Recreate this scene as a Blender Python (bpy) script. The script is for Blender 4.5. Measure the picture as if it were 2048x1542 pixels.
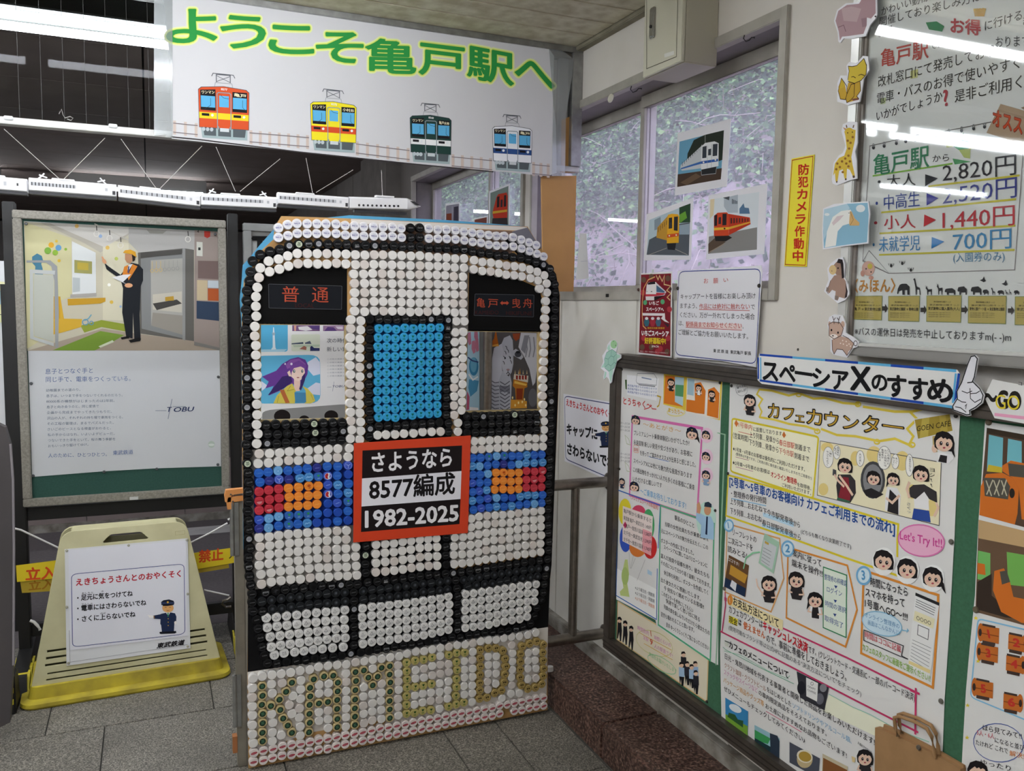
import bpy, bmesh, math, random
from mathutils import Vector, Matrix
from mathutils.geometry import tessellate_polygon
random.seed(11)
sc = bpy.context.scene
for _o in list(bpy.data.objects):
    bpy.data.objects.remove(_o)
COL = sc.collection

# ------------------------------------------------------------------ camera
CAM_Z = 1.493
FOC, PITCH, ROLL, YAW = 1703.9, .092856, .015694, .403065      # focal length in pixels of the 2048 px frame, angles in rad
_f = Vector((math.sin(YAW)*math.cos(PITCH), math.cos(YAW)*math.cos(PITCH), -math.sin(PITCH)))
_r = Vector((math.cos(YAW), -math.sin(YAW), 0)); _u = _r.cross(_f)
CR = _r*math.cos(ROLL) + _u*math.sin(ROLL); CU = -_r*math.sin(ROLL) + _u*math.cos(ROLL); CF = _f
CO = Vector((0, 0, CAM_Z))
cam = bpy.data.objects.new('camera', bpy.data.cameras.new('camera')); COL.objects.link(cam)
cam.matrix_world = Matrix(((CR.x, CU.x, -CF.x, 0), (CR.y, CU.y, -CF.y, 0), (CR.z, CU.z, -CF.z, CAM_Z), (0, 0, 0, 1)))
cam.data.sensor_width = 36; cam.data.sensor_fit = 'HORIZONTAL'; cam.data.lens = FOC/2048*36
cam.data.clip_start = .02; cam.data.clip_end = 200
sc.camera = cam

# ------------------------------------------------------------------ world, exposure
w = bpy.data.worlds.new('world'); sc.world = w; w.use_nodes = True
bgn = w.node_tree.nodes['Background']; bgn.inputs[0].default_value = (.78, .88, 1, 1); bgn.inputs[1].default_value = 2.1
sc.view_settings.view_transform = 'Standard'; sc.view_settings.look = 'None'
sc.view_settings.gamma = 1; sc.view_settings.use_curve_mapping = False
sc.view_settings.exposure = 1.88
TUBE = 15.0          # strength of the fluorescent tubes
sc.cycles.use_denoising = True
sc.cycles.max_bounces = 8; sc.cycles.transparent_max_bounces = 24; sc.cycles.caustics_reflective = False; sc.cycles.caustics_refractive = False

# ------------------------------------------------------------------ helpers
def lin(h):
    h = h.lstrip('#'); c = [int(h[i:i+2], 16)/255 for i in (0, 2, 4)]
    return tuple((x/12.92 if x <= .04045 else ((x+.055)/1.055)**2.4) for x in c) + (1,)
_M = {}
def mat(name, col, rough=.6, metal=0, noise=0, nscale=20, col2=None, bump=0, spec=None, emit=0, detail=4, coords='Object'):
    if name in _M: return _M[name]
    m = bpy.data.materials.new(name); m.use_nodes = True; nt = m.node_tree; b = nt.nodes['Principled BSDF']
    b.inputs['Base Color'].default_value = lin(col); b.inputs['Roughness'].default_value = rough; b.inputs['Metallic'].default_value = metal
    if spec is not None: b.inputs['Specular IOR Level'].default_value = spec
    if emit:
        b.inputs['Emission Color'].default_value = lin(col); b.inputs['Emission Strength'].default_value = emit
    if noise or bump:
        tc = nt.nodes.new('ShaderNodeTexCoord'); n = nt.nodes.new('ShaderNodeTexNoise'); n.inputs['Scale'].default_value = nscale; n.inputs['Detail'].default_value = detail
        nt.links.new(tc.outputs[coords], n.inputs['Vector'])
        if noise:
            mx = nt.nodes.new('ShaderNodeMix'); mx.data_type = 'RGBA'; mx.inputs[6].default_value = lin(col); mx.inputs[7].default_value = lin(col2 or col)
            rp = nt.nodes.new('ShaderNodeMapRange'); rp.inputs[1].default_value = .5-noise/2; rp.inputs[2].default_value = .5+noise/2
            nt.links.new(n.outputs[0], rp.inputs[0]); nt.links.new(rp.outputs[0], mx.inputs[0]); nt.links.new(mx.outputs[2], b.inputs['Base Color'])
        if bump:
            bp = nt.nodes.new('ShaderNodeBump'); bp.inputs['Strength'].default_value = bump; bp.inputs['Distance'].default_value = .01
            nt.links.new(n.outputs[0], bp.inputs['Height']); nt.links.new(bp.outputs[0], b.inputs['Normal'])
    _M[name] = m; return m
def ink(h): return mat('ink_'+h, h, .75, spec=.2)
def glass_mat(name, tint, rough=.0, cover=0.0, cov_col='CFC8E0', refl=.05):
    """thin pane: clear where one looks straight through it, mirroring at a slant, with an optional hazy film"""
    if name in _M: return _M[name]
    m = bpy.data.materials.new(name); m.use_nodes = True; nt = m.node_tree; nt.nodes.clear()
    o = nt.nodes.new('ShaderNodeOutputMaterial'); t = nt.nodes.new('ShaderNodeBsdfTransparent'); g = nt.nodes.new('ShaderNodeBsdfGlossy')
    # Schlick reflectance from the angle of view, the same from both faces of the pane
    lw = nt.nodes.new('ShaderNodeLayerWeight'); lw.inputs[0].default_value = .5; pw = nt.nodes.new('ShaderNodeMath'); pw.operation = 'POWER'; pw.inputs[1].default_value = 5
    fr = nt.nodes.new('ShaderNodeMath'); fr.operation = 'MULTIPLY_ADD'; fr.inputs[1].default_value = 1-refl; fr.inputs[2].default_value = refl; mx = nt.nodes.new('ShaderNodeMixShader')
    nt.links.new(lw.outputs['Facing'], pw.inputs[0]); nt.links.new(pw.outputs[0], fr.inputs[0])
    t.inputs[0].default_value = lin(tint); g.inputs['Roughness'].default_value = rough
    nt.links.new(fr.outputs[0], mx.inputs[0]); nt.links.new(g.outputs[0], mx.inputs[2]); src = t.outputs[0]
    if cover:
        d = nt.nodes.new('ShaderNodeBsdfTranslucent'); d.inputs[0].default_value = lin(cov_col); d2 = nt.nodes.new('ShaderNodeBsdfDiffuse'); d2.inputs[0].default_value = lin(cov_col)
        a = nt.nodes.new('ShaderNodeMixShader'); a.inputs[0].default_value = .5; nt.links.new(d.outputs[0], a.inputs[1]); nt.links.new(d2.outputs[0], a.inputs[2])
        c = nt.nodes.new('ShaderNodeMixShader'); c.inputs[0].default_value = cover; nt.links.new(src, c.inputs[1]); nt.links.new(a.outputs[0], c.inputs[2]); src = c.outputs[0]
    nt.links.new(src, mx.inputs[1]); nt.links.new(mx.outputs[0], o.inputs[0]); _M[name] = m; return m

def ray(u, v): return CR*((u-1024)/FOC) - CU*((v-771)/FOC) + CF
def PX(u, v, x): d = ray(u, v); return CO + d*(x/d.x)
def PY(u, v, y): d = ray(u, v); return CO + d*(y/d.y)
def PZ(u, v, z): d = ray(u, v); return CO + d*((z-CAM_Z)/d.z)

def props(o, label=None, cat=None, group=None, kind=None):
    if label: o['label'] = label
    if cat: o['category'] = cat
    if group: o['group'] = group
    if kind: o['kind'] = kind
    return o
def empty(name, loc=(0, 0, 0), label=None, cat=None, group=None, kind=None):
    o = bpy.data.objects.new(name, None); o.location = loc; o.empty_display_size = .05; COL.objects.link(o); return props(o, label, cat, group, kind)
def attach(o, parent):
    if parent is not None:
        o.parent = parent; o.matrix_parent_inverse = world_of(parent).inverted()
    return o
def world_of(o):
    m = o.matrix_basis.copy()
    if o.parent: m = world_of(o.parent) @ o.matrix_parent_inverse @ m
    return m
class MB:
    """collects shapes in world coordinates and links them as one mesh object whose origin is the centre of its base"""
    def __init__(s): s.v = []; s.f = []; s.m = []; s.mats = []; s.sm = []
    def mi(s, m):
        if m not in s.mats: s.mats.append(m)
        return s.mats.index(m)
    def add(s, vs, fs, m, smooth=False):
        b = len(s.v); k = s.mi(m); s.v += [tuple(x) for x in vs]
        for f in fs: s.f.append([b+i for i in f]); s.m.append(k); s.sm.append(smooth)
    def box(s, a, b, m, bevel=0):
        x0, y0, z0 = (min(a[i], b[i]) for i in range(3)); x1, y1, z1 = (max(a[i], b[i]) for i in range(3))
        s.add([(x0,y0,z0),(x1,y0,z0),(x1,y1,z0),(x0,y1,z0),(x0,y0,z1),(x1,y0,z1),(x1,y1,z1),(x0,y1,z1)],
              [(0,3,2,1),(4,5,6,7),(0,1,5,4),(1,2,6,5),(2,3,7,6),(3,0,4,7)], m); return s
    def hull(s, c, m):          # eight corners, bottom ring then top ring
        s.add(c, [(0,3,2,1),(4,5,6,7),(0,1,5,4),(1,2,6,5),(2,3,7,6),(3,0,4,7)], m); return s
    def prism(s, pts, d, m, m2=None):   # planar outline pushed back by the vector d
        n = len(pts); pts = [Vector(p) for p in pts]; d = Vector(d); t = tessellate_polygon([pts])
        s.add(pts, t, m); s.add([p+d for p in pts], [tuple(reversed(x)) for x in t], m2 or m)
        s.add(pts+[p+d for p in pts], [(i, (i+1) % n, n+(i+1) % n, n+i) for i in range(n)], m2 or m); return s
    def tube(s, pts, r, m, n=10, caps=True, r2=None):
        pts = [Vector(p) for p in pts]; vs = []; L = len(pts)
        for i, p in enumerate(pts):
            d = (pts[min(i+1, L-1)]-pts[max(i-1, 0)]).normalized()
            a = d.cross(Vector((0, 0, 1))) if abs(d.z) < .9 else d.cross(Vector((0, 1, 0)))
            a.normalize(); b = d.cross(a); rr = r if r2 is None else r+(r2-r)*i/(L-1)
            vs += [p+(a*math.cos(2*math.pi*k/n)+b*math.sin(2*math.pi*k/n))*rr for k in range(n)]
        fs = [(i*n+k, i*n+(k+1) % n, (i+1)*n+(k+1) % n, (i+1)*n+k) for i in range(L-1) for k in range(n)]
        s.add(vs, fs, m, True)
        if caps: s.add(vs[:n], [tuple(range(n-1, -1, -1))], m); s.add(vs[-n:], [tuple(range(n))], m)
        return s
    def lathe(s, c, ax, prof, m, n=20, smooth=True):   # profile of (radius, height) about the axis ax through c
        c = Vector(c); ax = Vector(ax).normalized(); a = ax.orthogonal().normalized(); b = ax.cross(a); vs = []
        for (r, h) in prof: vs += [c+ax*h+(a*math.cos(2*math.pi*k/n)+b*math.sin(2*math.pi*k/n))*r for k in range(n)]
        s.add(vs, [(i*n+k, i*n+(k+1) % n, (i+1)*n+(k+1) % n, (i+1)*n+k) for i in range(len(prof)-1) for k in range(n)], m, smooth)
        s.add(vs[-n:], [tuple(range(n))], m); s.add(vs[:n], [tuple(range(n-1, -1, -1))], m); return s
    def build(s, name, parent=None, label=None, cat=None, group=None, kind=None, bevel=0, origin=None):
        if origin is None:
            xs = [v[0] for v in s.v]; ys = [v[1] for v in s.v]; zs = [v[2] for v in s.v]
            origin = ((min(xs)+max(xs))/2, (min(ys)+max(ys))/2, min(zs))
        ox, oy, oz = origin
        me = bpy.data.meshes.new(name); me.from_pydata([(a-ox, b-oy, c-oz) for a, b, c in s.v], [], s.f)
        for m in s.mats: me.materials.append(m)
        me.polygons.foreach_set('material_index', s.m); me.polygons.foreach_set('use_smooth', s.sm); me.update()
        o = bpy.data.objects.new(name, me); o.location = (ox, oy, oz); COL.objects.link(o); attach(o, parent)
        if bevel:
            bm = bmesh.new(); bm.from_mesh(me); bmesh.ops.remove_doubles(bm, verts=bm.verts, dist=1e-5)
            bmesh.ops.bevel(bm, geom=[e for e in bm.edges if len(e.link_faces) == 2 and e.calc_face_angle(0) > .5], offset=bevel, segments=2, affect='EDGES'); bm.to_mesh(me); bm.free()
        return props(o, label, cat, group, kind)
def box(name, a, b, m, parent=None, bevel=0, **k):
    return MB().box(a, b, m).build(name, parent, bevel=bevel, **k)

_TC = {}
def glyphs(t, bold=0):
    key = t
    if key not in _TC:
        c = bpy.data.curves.new('t', 'FONT'); c.body = t; c.resolution_u = 4 if len(t) < 4 else 2
        o = bpy.data.objects.new('t', c); m = o.to_mesh()
        vs = [(v.co.x, v.co.y) for v in m.vertices]; fs = [tuple(p.vertices) for p in m.polygons]
        o.to_mesh_clear(); bpy.data.objects.remove(o); bpy.data.curves.remove(c); _TC[key] = (vs, fs)
    return _TC[key]
class Art:
    """flat print on a sheet: shapes are placed on the sheet's own plane (point p0, normal n towards the viewer)"""
    LAYER = .00012
    def __init__(s, p0, n): s.p0 = Vector(p0); s.n = Vector(n).normalized(); s.mb = MB(); s.o = (0, 0, 1); s.b = 0; s.k = 0
    def crop(s, ox, oy, k): s.o = (ox, oy, k); return s
    def at(s, x, y, l=0):
        d = ray(s.o[0]+x/s.o[2], s.o[1]+y/s.o[2]); t = (s.p0-CO).dot(s.n)/d.dot(s.n)
        return CO+d*t+s.n*(l*s.LAYER+s.k*2.5e-6)
    def poly(s, c, pts, l=1):
        s.k += 1; P = [s.at(x, y, l+s.b) for x, y in pts]
        s.mb.add(P, tessellate_polygon([P]), ink(c)); return s
    def line(s, c, pts, w=.002, l=2, closed=False):
        s.k += 1; P = [s.at(x, y, l+s.b) for x, y in pts]
        P = [p for i, p in enumerate(P) if i == 0 or (p-P[i-1]).length > 1e-5]; n = len(P); V = []
        if n < 2: return s
        for i in range(n):      # mitred ribbon
            a = P[i-1] if (closed or i > 0) else None; b = P[(i+1) % n] if (closed or i < n-1) else None
            d1 = (P[i]-a).normalized() if a is not None else None; d2 = (b-P[i]).normalized() if b is not None else None
            d1 = d1 or d2; d2 = d2 or d1; t = (d1+d2)
            t = t.normalized() if t.length > .3 else d1
            q = t.cross(s.n)*(w/2/max(.55, t.dot(d1))); V += [P[i]-q, P[i]+q]
        m = n if closed else n-1
        s.mb.add(V, [(2*i, 2*i+1, (2*i+3) % (2*n), (2*i+2) % (2*n)) for i in range(m)], ink(c))
        return s
    def ell(s, c, x, y, rx, ry, l=1, n=20, rot=0):
        ca, sa = math.cos(rot), math.sin(rot)
        return s.poly(c, [(x+rx*math.cos(a)*ca-ry*math.sin(a)*sa, y+rx*math.cos(a)*sa+ry*math.sin(a)*ca) for a in (2*math.pi*k/n for k in range(n))], l)
    def ring(s, c, x, y, rx, ry, w=.002, l=2, n=24, rot=0):
        ca, sa = math.cos(rot), math.sin(rot)
        return s.line(c, [(x+rx*math.cos(a)*ca-ry*math.sin(a)*sa, y+rx*math.cos(a)*sa+ry*math.sin(a)*ca) for a in (2*math.pi*k/n for k in range(n))], w, l, True)
    def rrect(s, c, q, r=.12, w=None, l=1):
        """rounded quadrilateral given by its four corners; filled, or an outline of width w"""
        P = []
        for i in range(4):
            a, b, d = q[i], q[i-1], q[(i+1) % 4]
            for k in range(5):
                t = k/4; p1 = [b[j]+(a[j]-b[j])*(1-r) for j in (0, 1)]; p2 = [a[j]+(d[j]-a[j])*r for j in (0, 1)]
                P.append(tuple((1-t)**2*p1[j]+2*t*(1-t)*a[j]+t*t*p2[j] for j in (0, 1)))
        return s.line(c, P, w, l, True) if w else s.poly(c, P, l)
    def text(s, t, a, b, h, c='222222', bold=0, l=4, up=None, slant=0):
        """one line of lettering from the baseline point a to the baseline point b, em height h"""
        vs, fs = glyphs(t); s.k += 1
        if not vs: return s
        x0 = min(v[0] for v in vs); x1 = max(v[0] for v in vs)
        A = s.at(a[0], a[1], l+s.b); B = s.at(b[0], b[1], l+s.b); ex = (B-A)/max(x1-x0, .01)
        if x1-x0 < .42 and t not in 'ー-': ex = (B-A)/.55; A = A+ex*((.55-(x1-x0))/2)
        ux, uy = up or (0, -h); ey = s.at(a[0]+ux, a[1]+uy, l+s.b)-A
        shifts = [(0, 0)] if bold < .004 else [(bold*.7, 0), (-bold*.7, 0), (0, 0)] if bold < .012 else [(q*math.cos(i*math.pi/3), q*math.sin(i*math.pi/3)) for i in range(6) for q in (bold*.95,)]
        for i, (dx, dy) in enumerate(shifts): s.mb.add([A+ex*(x-x0+slant*y+dx)+ey*(y*.93+.11+dy)+s.n*(i*1.5e-6) for x, y in vs], fs, ink(c))
        return s
    def build(s, name, parent, **k): return s.mb.build(name, parent, **k)
def sheet(art, pts, th, m, name, label, cat, group=None, parent=None):
    """a sheet of paper or board of thickness th cut to the outline pts, its face on the art's plane"""
    P = [art.at(x, y, 0) for x, y in pts]
    return MB().prism(P, -art.n*th, m).build(name, parent, label=label, cat=cat, group=group)
def tacks(art, pts, parent, c='2A2622', r=.0045):
    for x, y in pts:
        m = MB(); p = art.at(x, y, 2); m.lathe(p, art.n, [(r, 0), (r, .002), (r*.7, .004)], mat('tack_'+c, c, .35, spec=.6), 12); m.build('thumbtack', parent)

# ------------------------------------------------------------------ surfaces
def speckle(name, base, dark, light, scale, rough=.5, big='000000', bigamt=.25, bump=.15):
    if name in _M: return _M[name]
    m = bpy.data.materials.new(name); m.use_nodes = True; nt = m.node_tree; b = nt.nodes['Principled BSDF']; N = nt.nodes.new; Lk = nt.links.new
    tc = N('ShaderNodeTexCoord'); n1 = N('ShaderNodeTexNoise'); n1.inputs['Scale'].default_value = scale; n1.inputs['Detail'].default_value = 3
    n2 = N('ShaderNodeTexVoronoi'); n2.inputs['Scale'].default_value = scale*1.2
    n3 = N('ShaderNodeTexNoise'); n3.inputs['Scale'].default_value = 3.5; n3.inputs['Detail'].default_value = 6
    for n in (n1, n2, n3): Lk(tc.outputs['Object'], n.inputs['Vector'])
    cr = N('ShaderNodeValToRGB'); e = cr.color_ramp.elements
    e[0].position = .34; e[0].color = lin(dark); e[1].position = .68; e[1].color = lin(light); q = e.new(.48); q.color = lin(base)
    Lk(n1.outputs[0], cr.inputs[0])
    hs = N('ShaderNodeMix'); hs.data_type = 'RGBA'; hs.blend_type = 'OVERLAY'; hs.inputs[0].default_value = .45
    Lk(cr.outputs[0], hs.inputs[6]); bw = N('ShaderNodeRGBToBW'); Lk(n2.outputs['Color'], bw.inputs[0]); Lk(bw.outputs[0], hs.inputs[7])
    rp = N('ShaderNodeMapRange'); rp.inputs[1].default_value = .42; rp.inputs[2].default_value = .72; rp.inputs[4].default_value = bigamt; Lk(n3.outputs[0], rp.inputs[0])
    mx = N('ShaderNodeMix'); mx.data_type = 'RGBA'; Lk(rp.outputs[0], mx.inputs[0]); Lk(hs.outputs[2], mx.inputs[6]); mx.inputs[7].default_value = lin(big)
    Lk(mx.outputs[2], b.inputs['Base Color']); b.inputs['Roughness'].default_value = rough
    bp = N('ShaderNodeBump'); bp.inputs['Strength'].default_value = bump; bp.inputs['Distance'].default_value = .003; Lk(n1.outputs[0], bp.inputs['Height']); Lk(bp.outputs[0], b.inputs['Normal'])
    _M[name] = m; return m
M_tile = speckle('granite_tile', '6C6860', '403E39', '9C978C', 210, .55, '3A3833', .35)
M_grout = mat('grout', '3B3A36', .9, noise=.4, nscale=30, col2='2A2926')
M_curb = speckle('red_granite', '533B33', '2E211D', '80665B', 120, .45, '2A1D1A', .4)
M_conc = mat('stained_concrete', '9C9890', .9, noise=.35, nscale=14, col2='5E564C', bump=.2, detail=8)
M_wall = mat('painted_wall', 'E3DED7', .75, noise=.6, nscale=3.2, col2='D6D0C7', bump=.03)
M_panel = mat('white_wall_panel', 'DDDAD3', .5, noise=.5, nscale=5, col2='CDC9C0', bump=.02)
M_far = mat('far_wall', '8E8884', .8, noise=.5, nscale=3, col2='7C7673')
M_ceil = mat('ceiling_board', 'D6D1BC', .85, noise=.3, nscale=16, col2='B5AC92', bump=.05, detail=7)
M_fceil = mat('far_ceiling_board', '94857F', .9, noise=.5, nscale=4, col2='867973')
M_alu = mat('aluminium', 'A7A7A5', .38, .85, noise=.4, nscale=30, col2='8F8F8D')
M_alud = mat('bronze_aluminium', '6A625B', .42, .7, noise=.4, nscale=24, col2='5A534D')
M_alup = mat('grey_aluminium', 'B9B5AC', .5, .25, noise=.5, nscale=14, col2='A49F95')
M_steel = mat('brushed_steel', '8E877F', .32, .9, noise=.5, nscale=40, col2='776F67')
M_black = mat('black_steel', '0B0A09', .5, noise=.4, nscale=30, col2='100E0D')
M_paper = mat('white_paper', 'E6E5E3', .7)
M_paper2 = mat('laminated_paper', 'E9E8EE', .35)
M_green = mat('green_pinboard', '3E6E52', .9, noise=.4, nscale=160, col2='376549')
M_green2 = mat('dark_green_pinboard', '264C42', .9, noise=.4, nscale=160, col2='21443B')
M_asph = mat('asphalt', '6B6566', .9, noise=.5, nscale=60, col2='5A5556')
M_dark = mat('dark_filling', '2B2625', .9)

# ------------------------------------------------------------------ room shell
XW = 1.6
def struct(o): o['kind'] = 'structure'; return o
fl = struct(box('floor', (-4, -3.2, -.1), (2.2, 14, -.006), M_grout))
fmesh = {}
for j, y0 in enumerate([3.635, 3.195, 2.755, 2.315, 1.875]):
    xs = [-.911, -.36, .19, .741, XW] if j < 2 else [-.911, -.72, -.174, .374, .92, 1.117]
    for x0, x1 in zip(xs, xs[1:]):
        if x1 > 1.345: x1 = 1.345
        if x1-x0 < .05: continue
        t = box('floor_tile', (x0+.002, y0+.002, -.03), (x1-.002, y0+.438, random.uniform(-.0006, .0006)), M_tile, fl, bevel=.0012)
for y0 in (2.755, 2.315, 1.875): box('floor_tile', (1.119, y0+.002, -.03), (1.345, y0+.438, 0), M_tile, fl, bevel=.0012)
struct(box('floor_far', (-4, 4.077, -.05), (1.6, 14, .0), M_asph)); struct(box('floor_near', (-4, -3.2, -.05), (1.347, 1.873, 0), M_tile))
struct(box('floor_left', (-4, 1.873, -.05), (-.913, 4.075, 0), M_tile))
# step of red granite along the right wall, stone by stone
step = empty('granite_step', (1.46, 1.5, 0), 'dark red granite step running along the wall below the green pinboard', 'step')
ys = [-.6, .15, .9, 1.62, 2.36, 3.1, 3.8]
for a, b in zip(ys, ys[1:]):
    box('step_stone', (1.349, a+.0015, -.03), (1.59, b-.0015, .123), M_curb, step, bevel=.008)
box('joint_strip', (1.3455, -.6, -.02), (1.3495, 3.8, .004), mat('joint_mortar', '4A4842', .9), step)
# right wall with two window openings
W1 = (1.916, 3.56, 1.55, 2.28); W2 = (3.66, 5.46, 1.55, 2.293)
wr = MB(); T = .2
def wseg(y0, y1, z0, z1, m=M_wall): wr.box((XW, y0, z0), (XW+T, y1, z1), m)
wseg(-3.2, W1[0], 0, 2.6); wseg(W1[0], W1[1], 0, W1[2]); wseg(W1[0], W1[1], W1[3], 2.6)
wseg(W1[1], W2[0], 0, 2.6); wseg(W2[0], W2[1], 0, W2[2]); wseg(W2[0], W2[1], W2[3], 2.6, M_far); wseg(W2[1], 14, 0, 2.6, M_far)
wall_r = struct(wr.build('wall_right'))
for a, b in ((2.02, 2.62), (2.622, 3.222), (3.224, 3.824), (3.826, 4.43)):
    box('wall_panel', (XW-.006, a, .172), (XW+.001, b-.004, 1.545), M_panel, wall_r, bevel=.0015)
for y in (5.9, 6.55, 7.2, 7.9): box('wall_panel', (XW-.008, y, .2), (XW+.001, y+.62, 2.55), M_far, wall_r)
struct(box('baseboard_right', (1.567, -3.2, .1), (XW+.01, 3.8, .172), M_conc, bevel=.004))
struct(box('wall_pillar', (1.5, 5.75, 0), (XW+.01, 6.5, 2.57), mat('pillar', '857F7A', .85, noise=.5, nscale=9, col2='6F6965')))
struct(box('wall_left', (-4.1, -3.2, 0), (-4, 14, 2.6), M_wall)); struct(box('wall_back', (-4, -3.3, 0), (1.9, -3.2, 2.6), M_wall))
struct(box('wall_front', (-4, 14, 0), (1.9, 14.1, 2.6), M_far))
# ceiling: boards near the partition laid one by one, the rest one slab
ce = struct(box('ceiling', (-4, -3.2, 2.522), (1.9, 3.12, 2.6), M_dark))
yb = [3.09, 2.935, 2.785, 2.635, 2.485, 2.335, 2.185]
for a, b in zip(yb, yb[1:]):
    box('ceiling_plank', (-2.2, b+.003, 2.51), (1.565, a-.003, 2.523), M_ceil, ce, bevel=.002)
box('ceiling_plank', (-4, -3.2, 2.51), (1.565, 2.18, 2.523), M_ceil, ce)
struct(box('trim_1', (1.567, -3.2, 2.496), (1.602, 3.09, 2.521), mat('ceiling_trim', '97927F', .8, noise=.4, nscale=12, col2='7E7867'), bevel=.003))
cf = struct(box('ceiling_far', (-4, 3.12, 2.575), (1.9, 14, 2.62), M_dark))
yf = [3.14]+[4.08+.78*k for k in range(-1, 13)]
yf = [3.14, 4.08-.0]+[4.08+.78*k for k in range(1, 13)]
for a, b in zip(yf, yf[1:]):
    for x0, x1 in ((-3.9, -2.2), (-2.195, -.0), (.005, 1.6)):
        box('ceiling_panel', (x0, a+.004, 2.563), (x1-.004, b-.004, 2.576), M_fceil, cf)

# ------------------------------------------------------------------ partition: beam, channel, wired glass, plywood
part = empty('partition', (0, 3.12, 0), kind='structure')
box('beam', (-2.4, 3.1, 2.031), (1.6, 3.15, 2.052), mat('beam_aluminium', 'C4C3C0', .4, .3, noise=.4, nscale=20, col2='AFAEAB'), part, bevel=.002)
box('head_channel', (-2.4, 3.085, 2.488), (1.6, 3.16, 2.51), M_alu, part, bevel=.002)
box('head_channel', (-2.4, 3.1, 2.468), (1.6, 3.145, 2.487), M_alud, part, bevel=.001)
box('jamb', (1.555, 3.085, 2.052), (1.6, 3.15, 2.488), M_alu, part, bevel=.002); box('jamb', (1.51, 3.11, 2.052), (1.548, 3.14, 2.468), mat('jamb_dull', '8D8B88', .45, .5), part, bevel=.002)
gl = box('glass_pane', (-2.35, 3.127, 2.052), (1.51, 3.131, 2.468), glass_mat('wired_glass', 'E4E6E6', refl=.004), part)
wm = MB()
for k in range(40): wm.box((-2.3+k*.0626, 3.1285, 2.053), (-2.2992+k*.0626, 3.1295, 2.467), mat('wire', '6E6A68', .5, .3))
wm.build('glass_wires', gl, kind='stuff')
M_ply = mat('varnished_plywood', 'B98A4E', .5, noise=.5, nscale=7, col2='A87B43', bump=.03)
pb = MB(); pts = [PY(1083, 352, 3.108), PY(1160, 352, 3.108), PY(1161, 395, 3.108), PY(1160, 450, 3.108), PY(1156, 520, 3.108), PY(1147, 583, 3.108), PY(1087, 583, 3.108), PY(1085, 470, 3.108)]
pts = [Vector((min(p.x, 1.592), p.y, p.z)) for p in pts]
pb.prism(pts, (0, .009, 0), M_ply).build('plywood_board', None, 'tall bare plywood board filling the gap beside the window under the beam', 'board')
pb = MB(); pts = [PY(1123, 240, 3.109), PY(1157, 226, 3.109), PY(1157, 345, 3.109), PY(1122, 345, 3.109)]
pb.prism(pts, (0, .009, 0), M_ply).build('plywood_board', None, 'short plywood piece above the beam at the right end of the welcome banner', 'board')

# ------------------------------------------------------------------ windows in the right wall
M_hazy = glass_mat('filmed_glass', 'E0DBE6', .02, .24, 'C8C2CC', refl=.03)
def window(n, W, xg, mid, mname):
    y0, y1, z0, z1 = W; r = empty('window_%d' % n, (xg, (y0+y1)/2, z0), kind='structure')
    fw = .028
    for a, b in (((XW-.012, y0-.001, z0-.03), (XW+.02, y1, z0+.004)), ((XW-.012, y0-.001, z1-.004), (XW+.02, y1, z1+.028)), ((XW-.012, y0-.028, z0-.03), (XW+.02, y0+.004, z1+.028)), ((XW-.01, y1-.02, z0), (XW+.02, y1, z1))):
        box('window_frame', a, b, M_alup, r, bevel=.002)
    for a, b in (((XW+.02, y0, z0-.002), (xg+.05, y1, z0+.003)), ((XW+.02, y0, z1-.003), (xg+.05, y1, z1+.002)), ((XW+.02, y0-.002, z0), (xg+.05, y0+.003, z1)), ((XW+.02, y1-.003, z0), (xg+.05, y1+.002, z1))):
        box('reveal', a, b, mat('window_reveal', '857E7C', .55, .1, noise=.4, nscale=9, col2='767070'), r)
    def sash(x, ya, yb, nm):
        s = MB(); ft = .026
        for a, b in (((x-.012, ya, z0+.003), (x+.012, yb, z0+.03)), ((x-.012, ya, z1-.048), (x+.012, yb, z1-.004)), ((x-.012, ya, z0+.03), (x+.012, ya+ft, z1-.048)), ((x-.012, yb-ft, z0+.03), (x+.012, yb, z1-.048))): s.box(a, b, M_alup)
        so = s.build('sash', r, bevel=.0015)
        box('glass_pane', (x-.002, ya+ft, z0+.03), (x+.002, yb-ft, z1-.048), M_hazy, so)
    sash(xg, y0+.004, mid+.012, 'a'); sash(xg+.03, mid-.012, y1-.004, 'b')
    return r
w1 = window(1, W1, 1.715, 2.80, 'a'); w2 = window(2, W2, 1.715, 4.35, 'b')

# ------------------------------------------------------------------ outside: embankment with creepers and bare twigs
bk = bmesh.new(); nx, ny = 46, 90; V = []
rr = random.Random(3)
for i in range(nx):
    for j in range(ny):
        X = 2.15+i*.16; Y = -1+j*.2; k = max(0, X-2.5); z = .9+k*1.05+rr.uniform(-.05, .05)*(1+k*.4)+.12*math.sin(Y*1.7)*min(1, k)
        V.append(bk.verts.new((X, Y, z)))
for i in range(nx-1):
    for j in range(ny-1): bk.faces.new((V[i*ny+j], V[(i+1)*ny+j], V[(i+1)*ny+j+1], V[i*ny+j+1]))
me = bpy.data.meshes.new('embankment'); bk.to_mesh(me); bk.free()
me.materials.append(mat('embankment_soil', 'A39594', .95, noise=.5, nscale=7, col2='6A645C', bump=.5, detail=9))
for p in me.polygons: p.use_smooth = True
o = bpy.data.objects.new('embankment', me); COL.objects.link(o); o['kind'] = 'structure'
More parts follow.
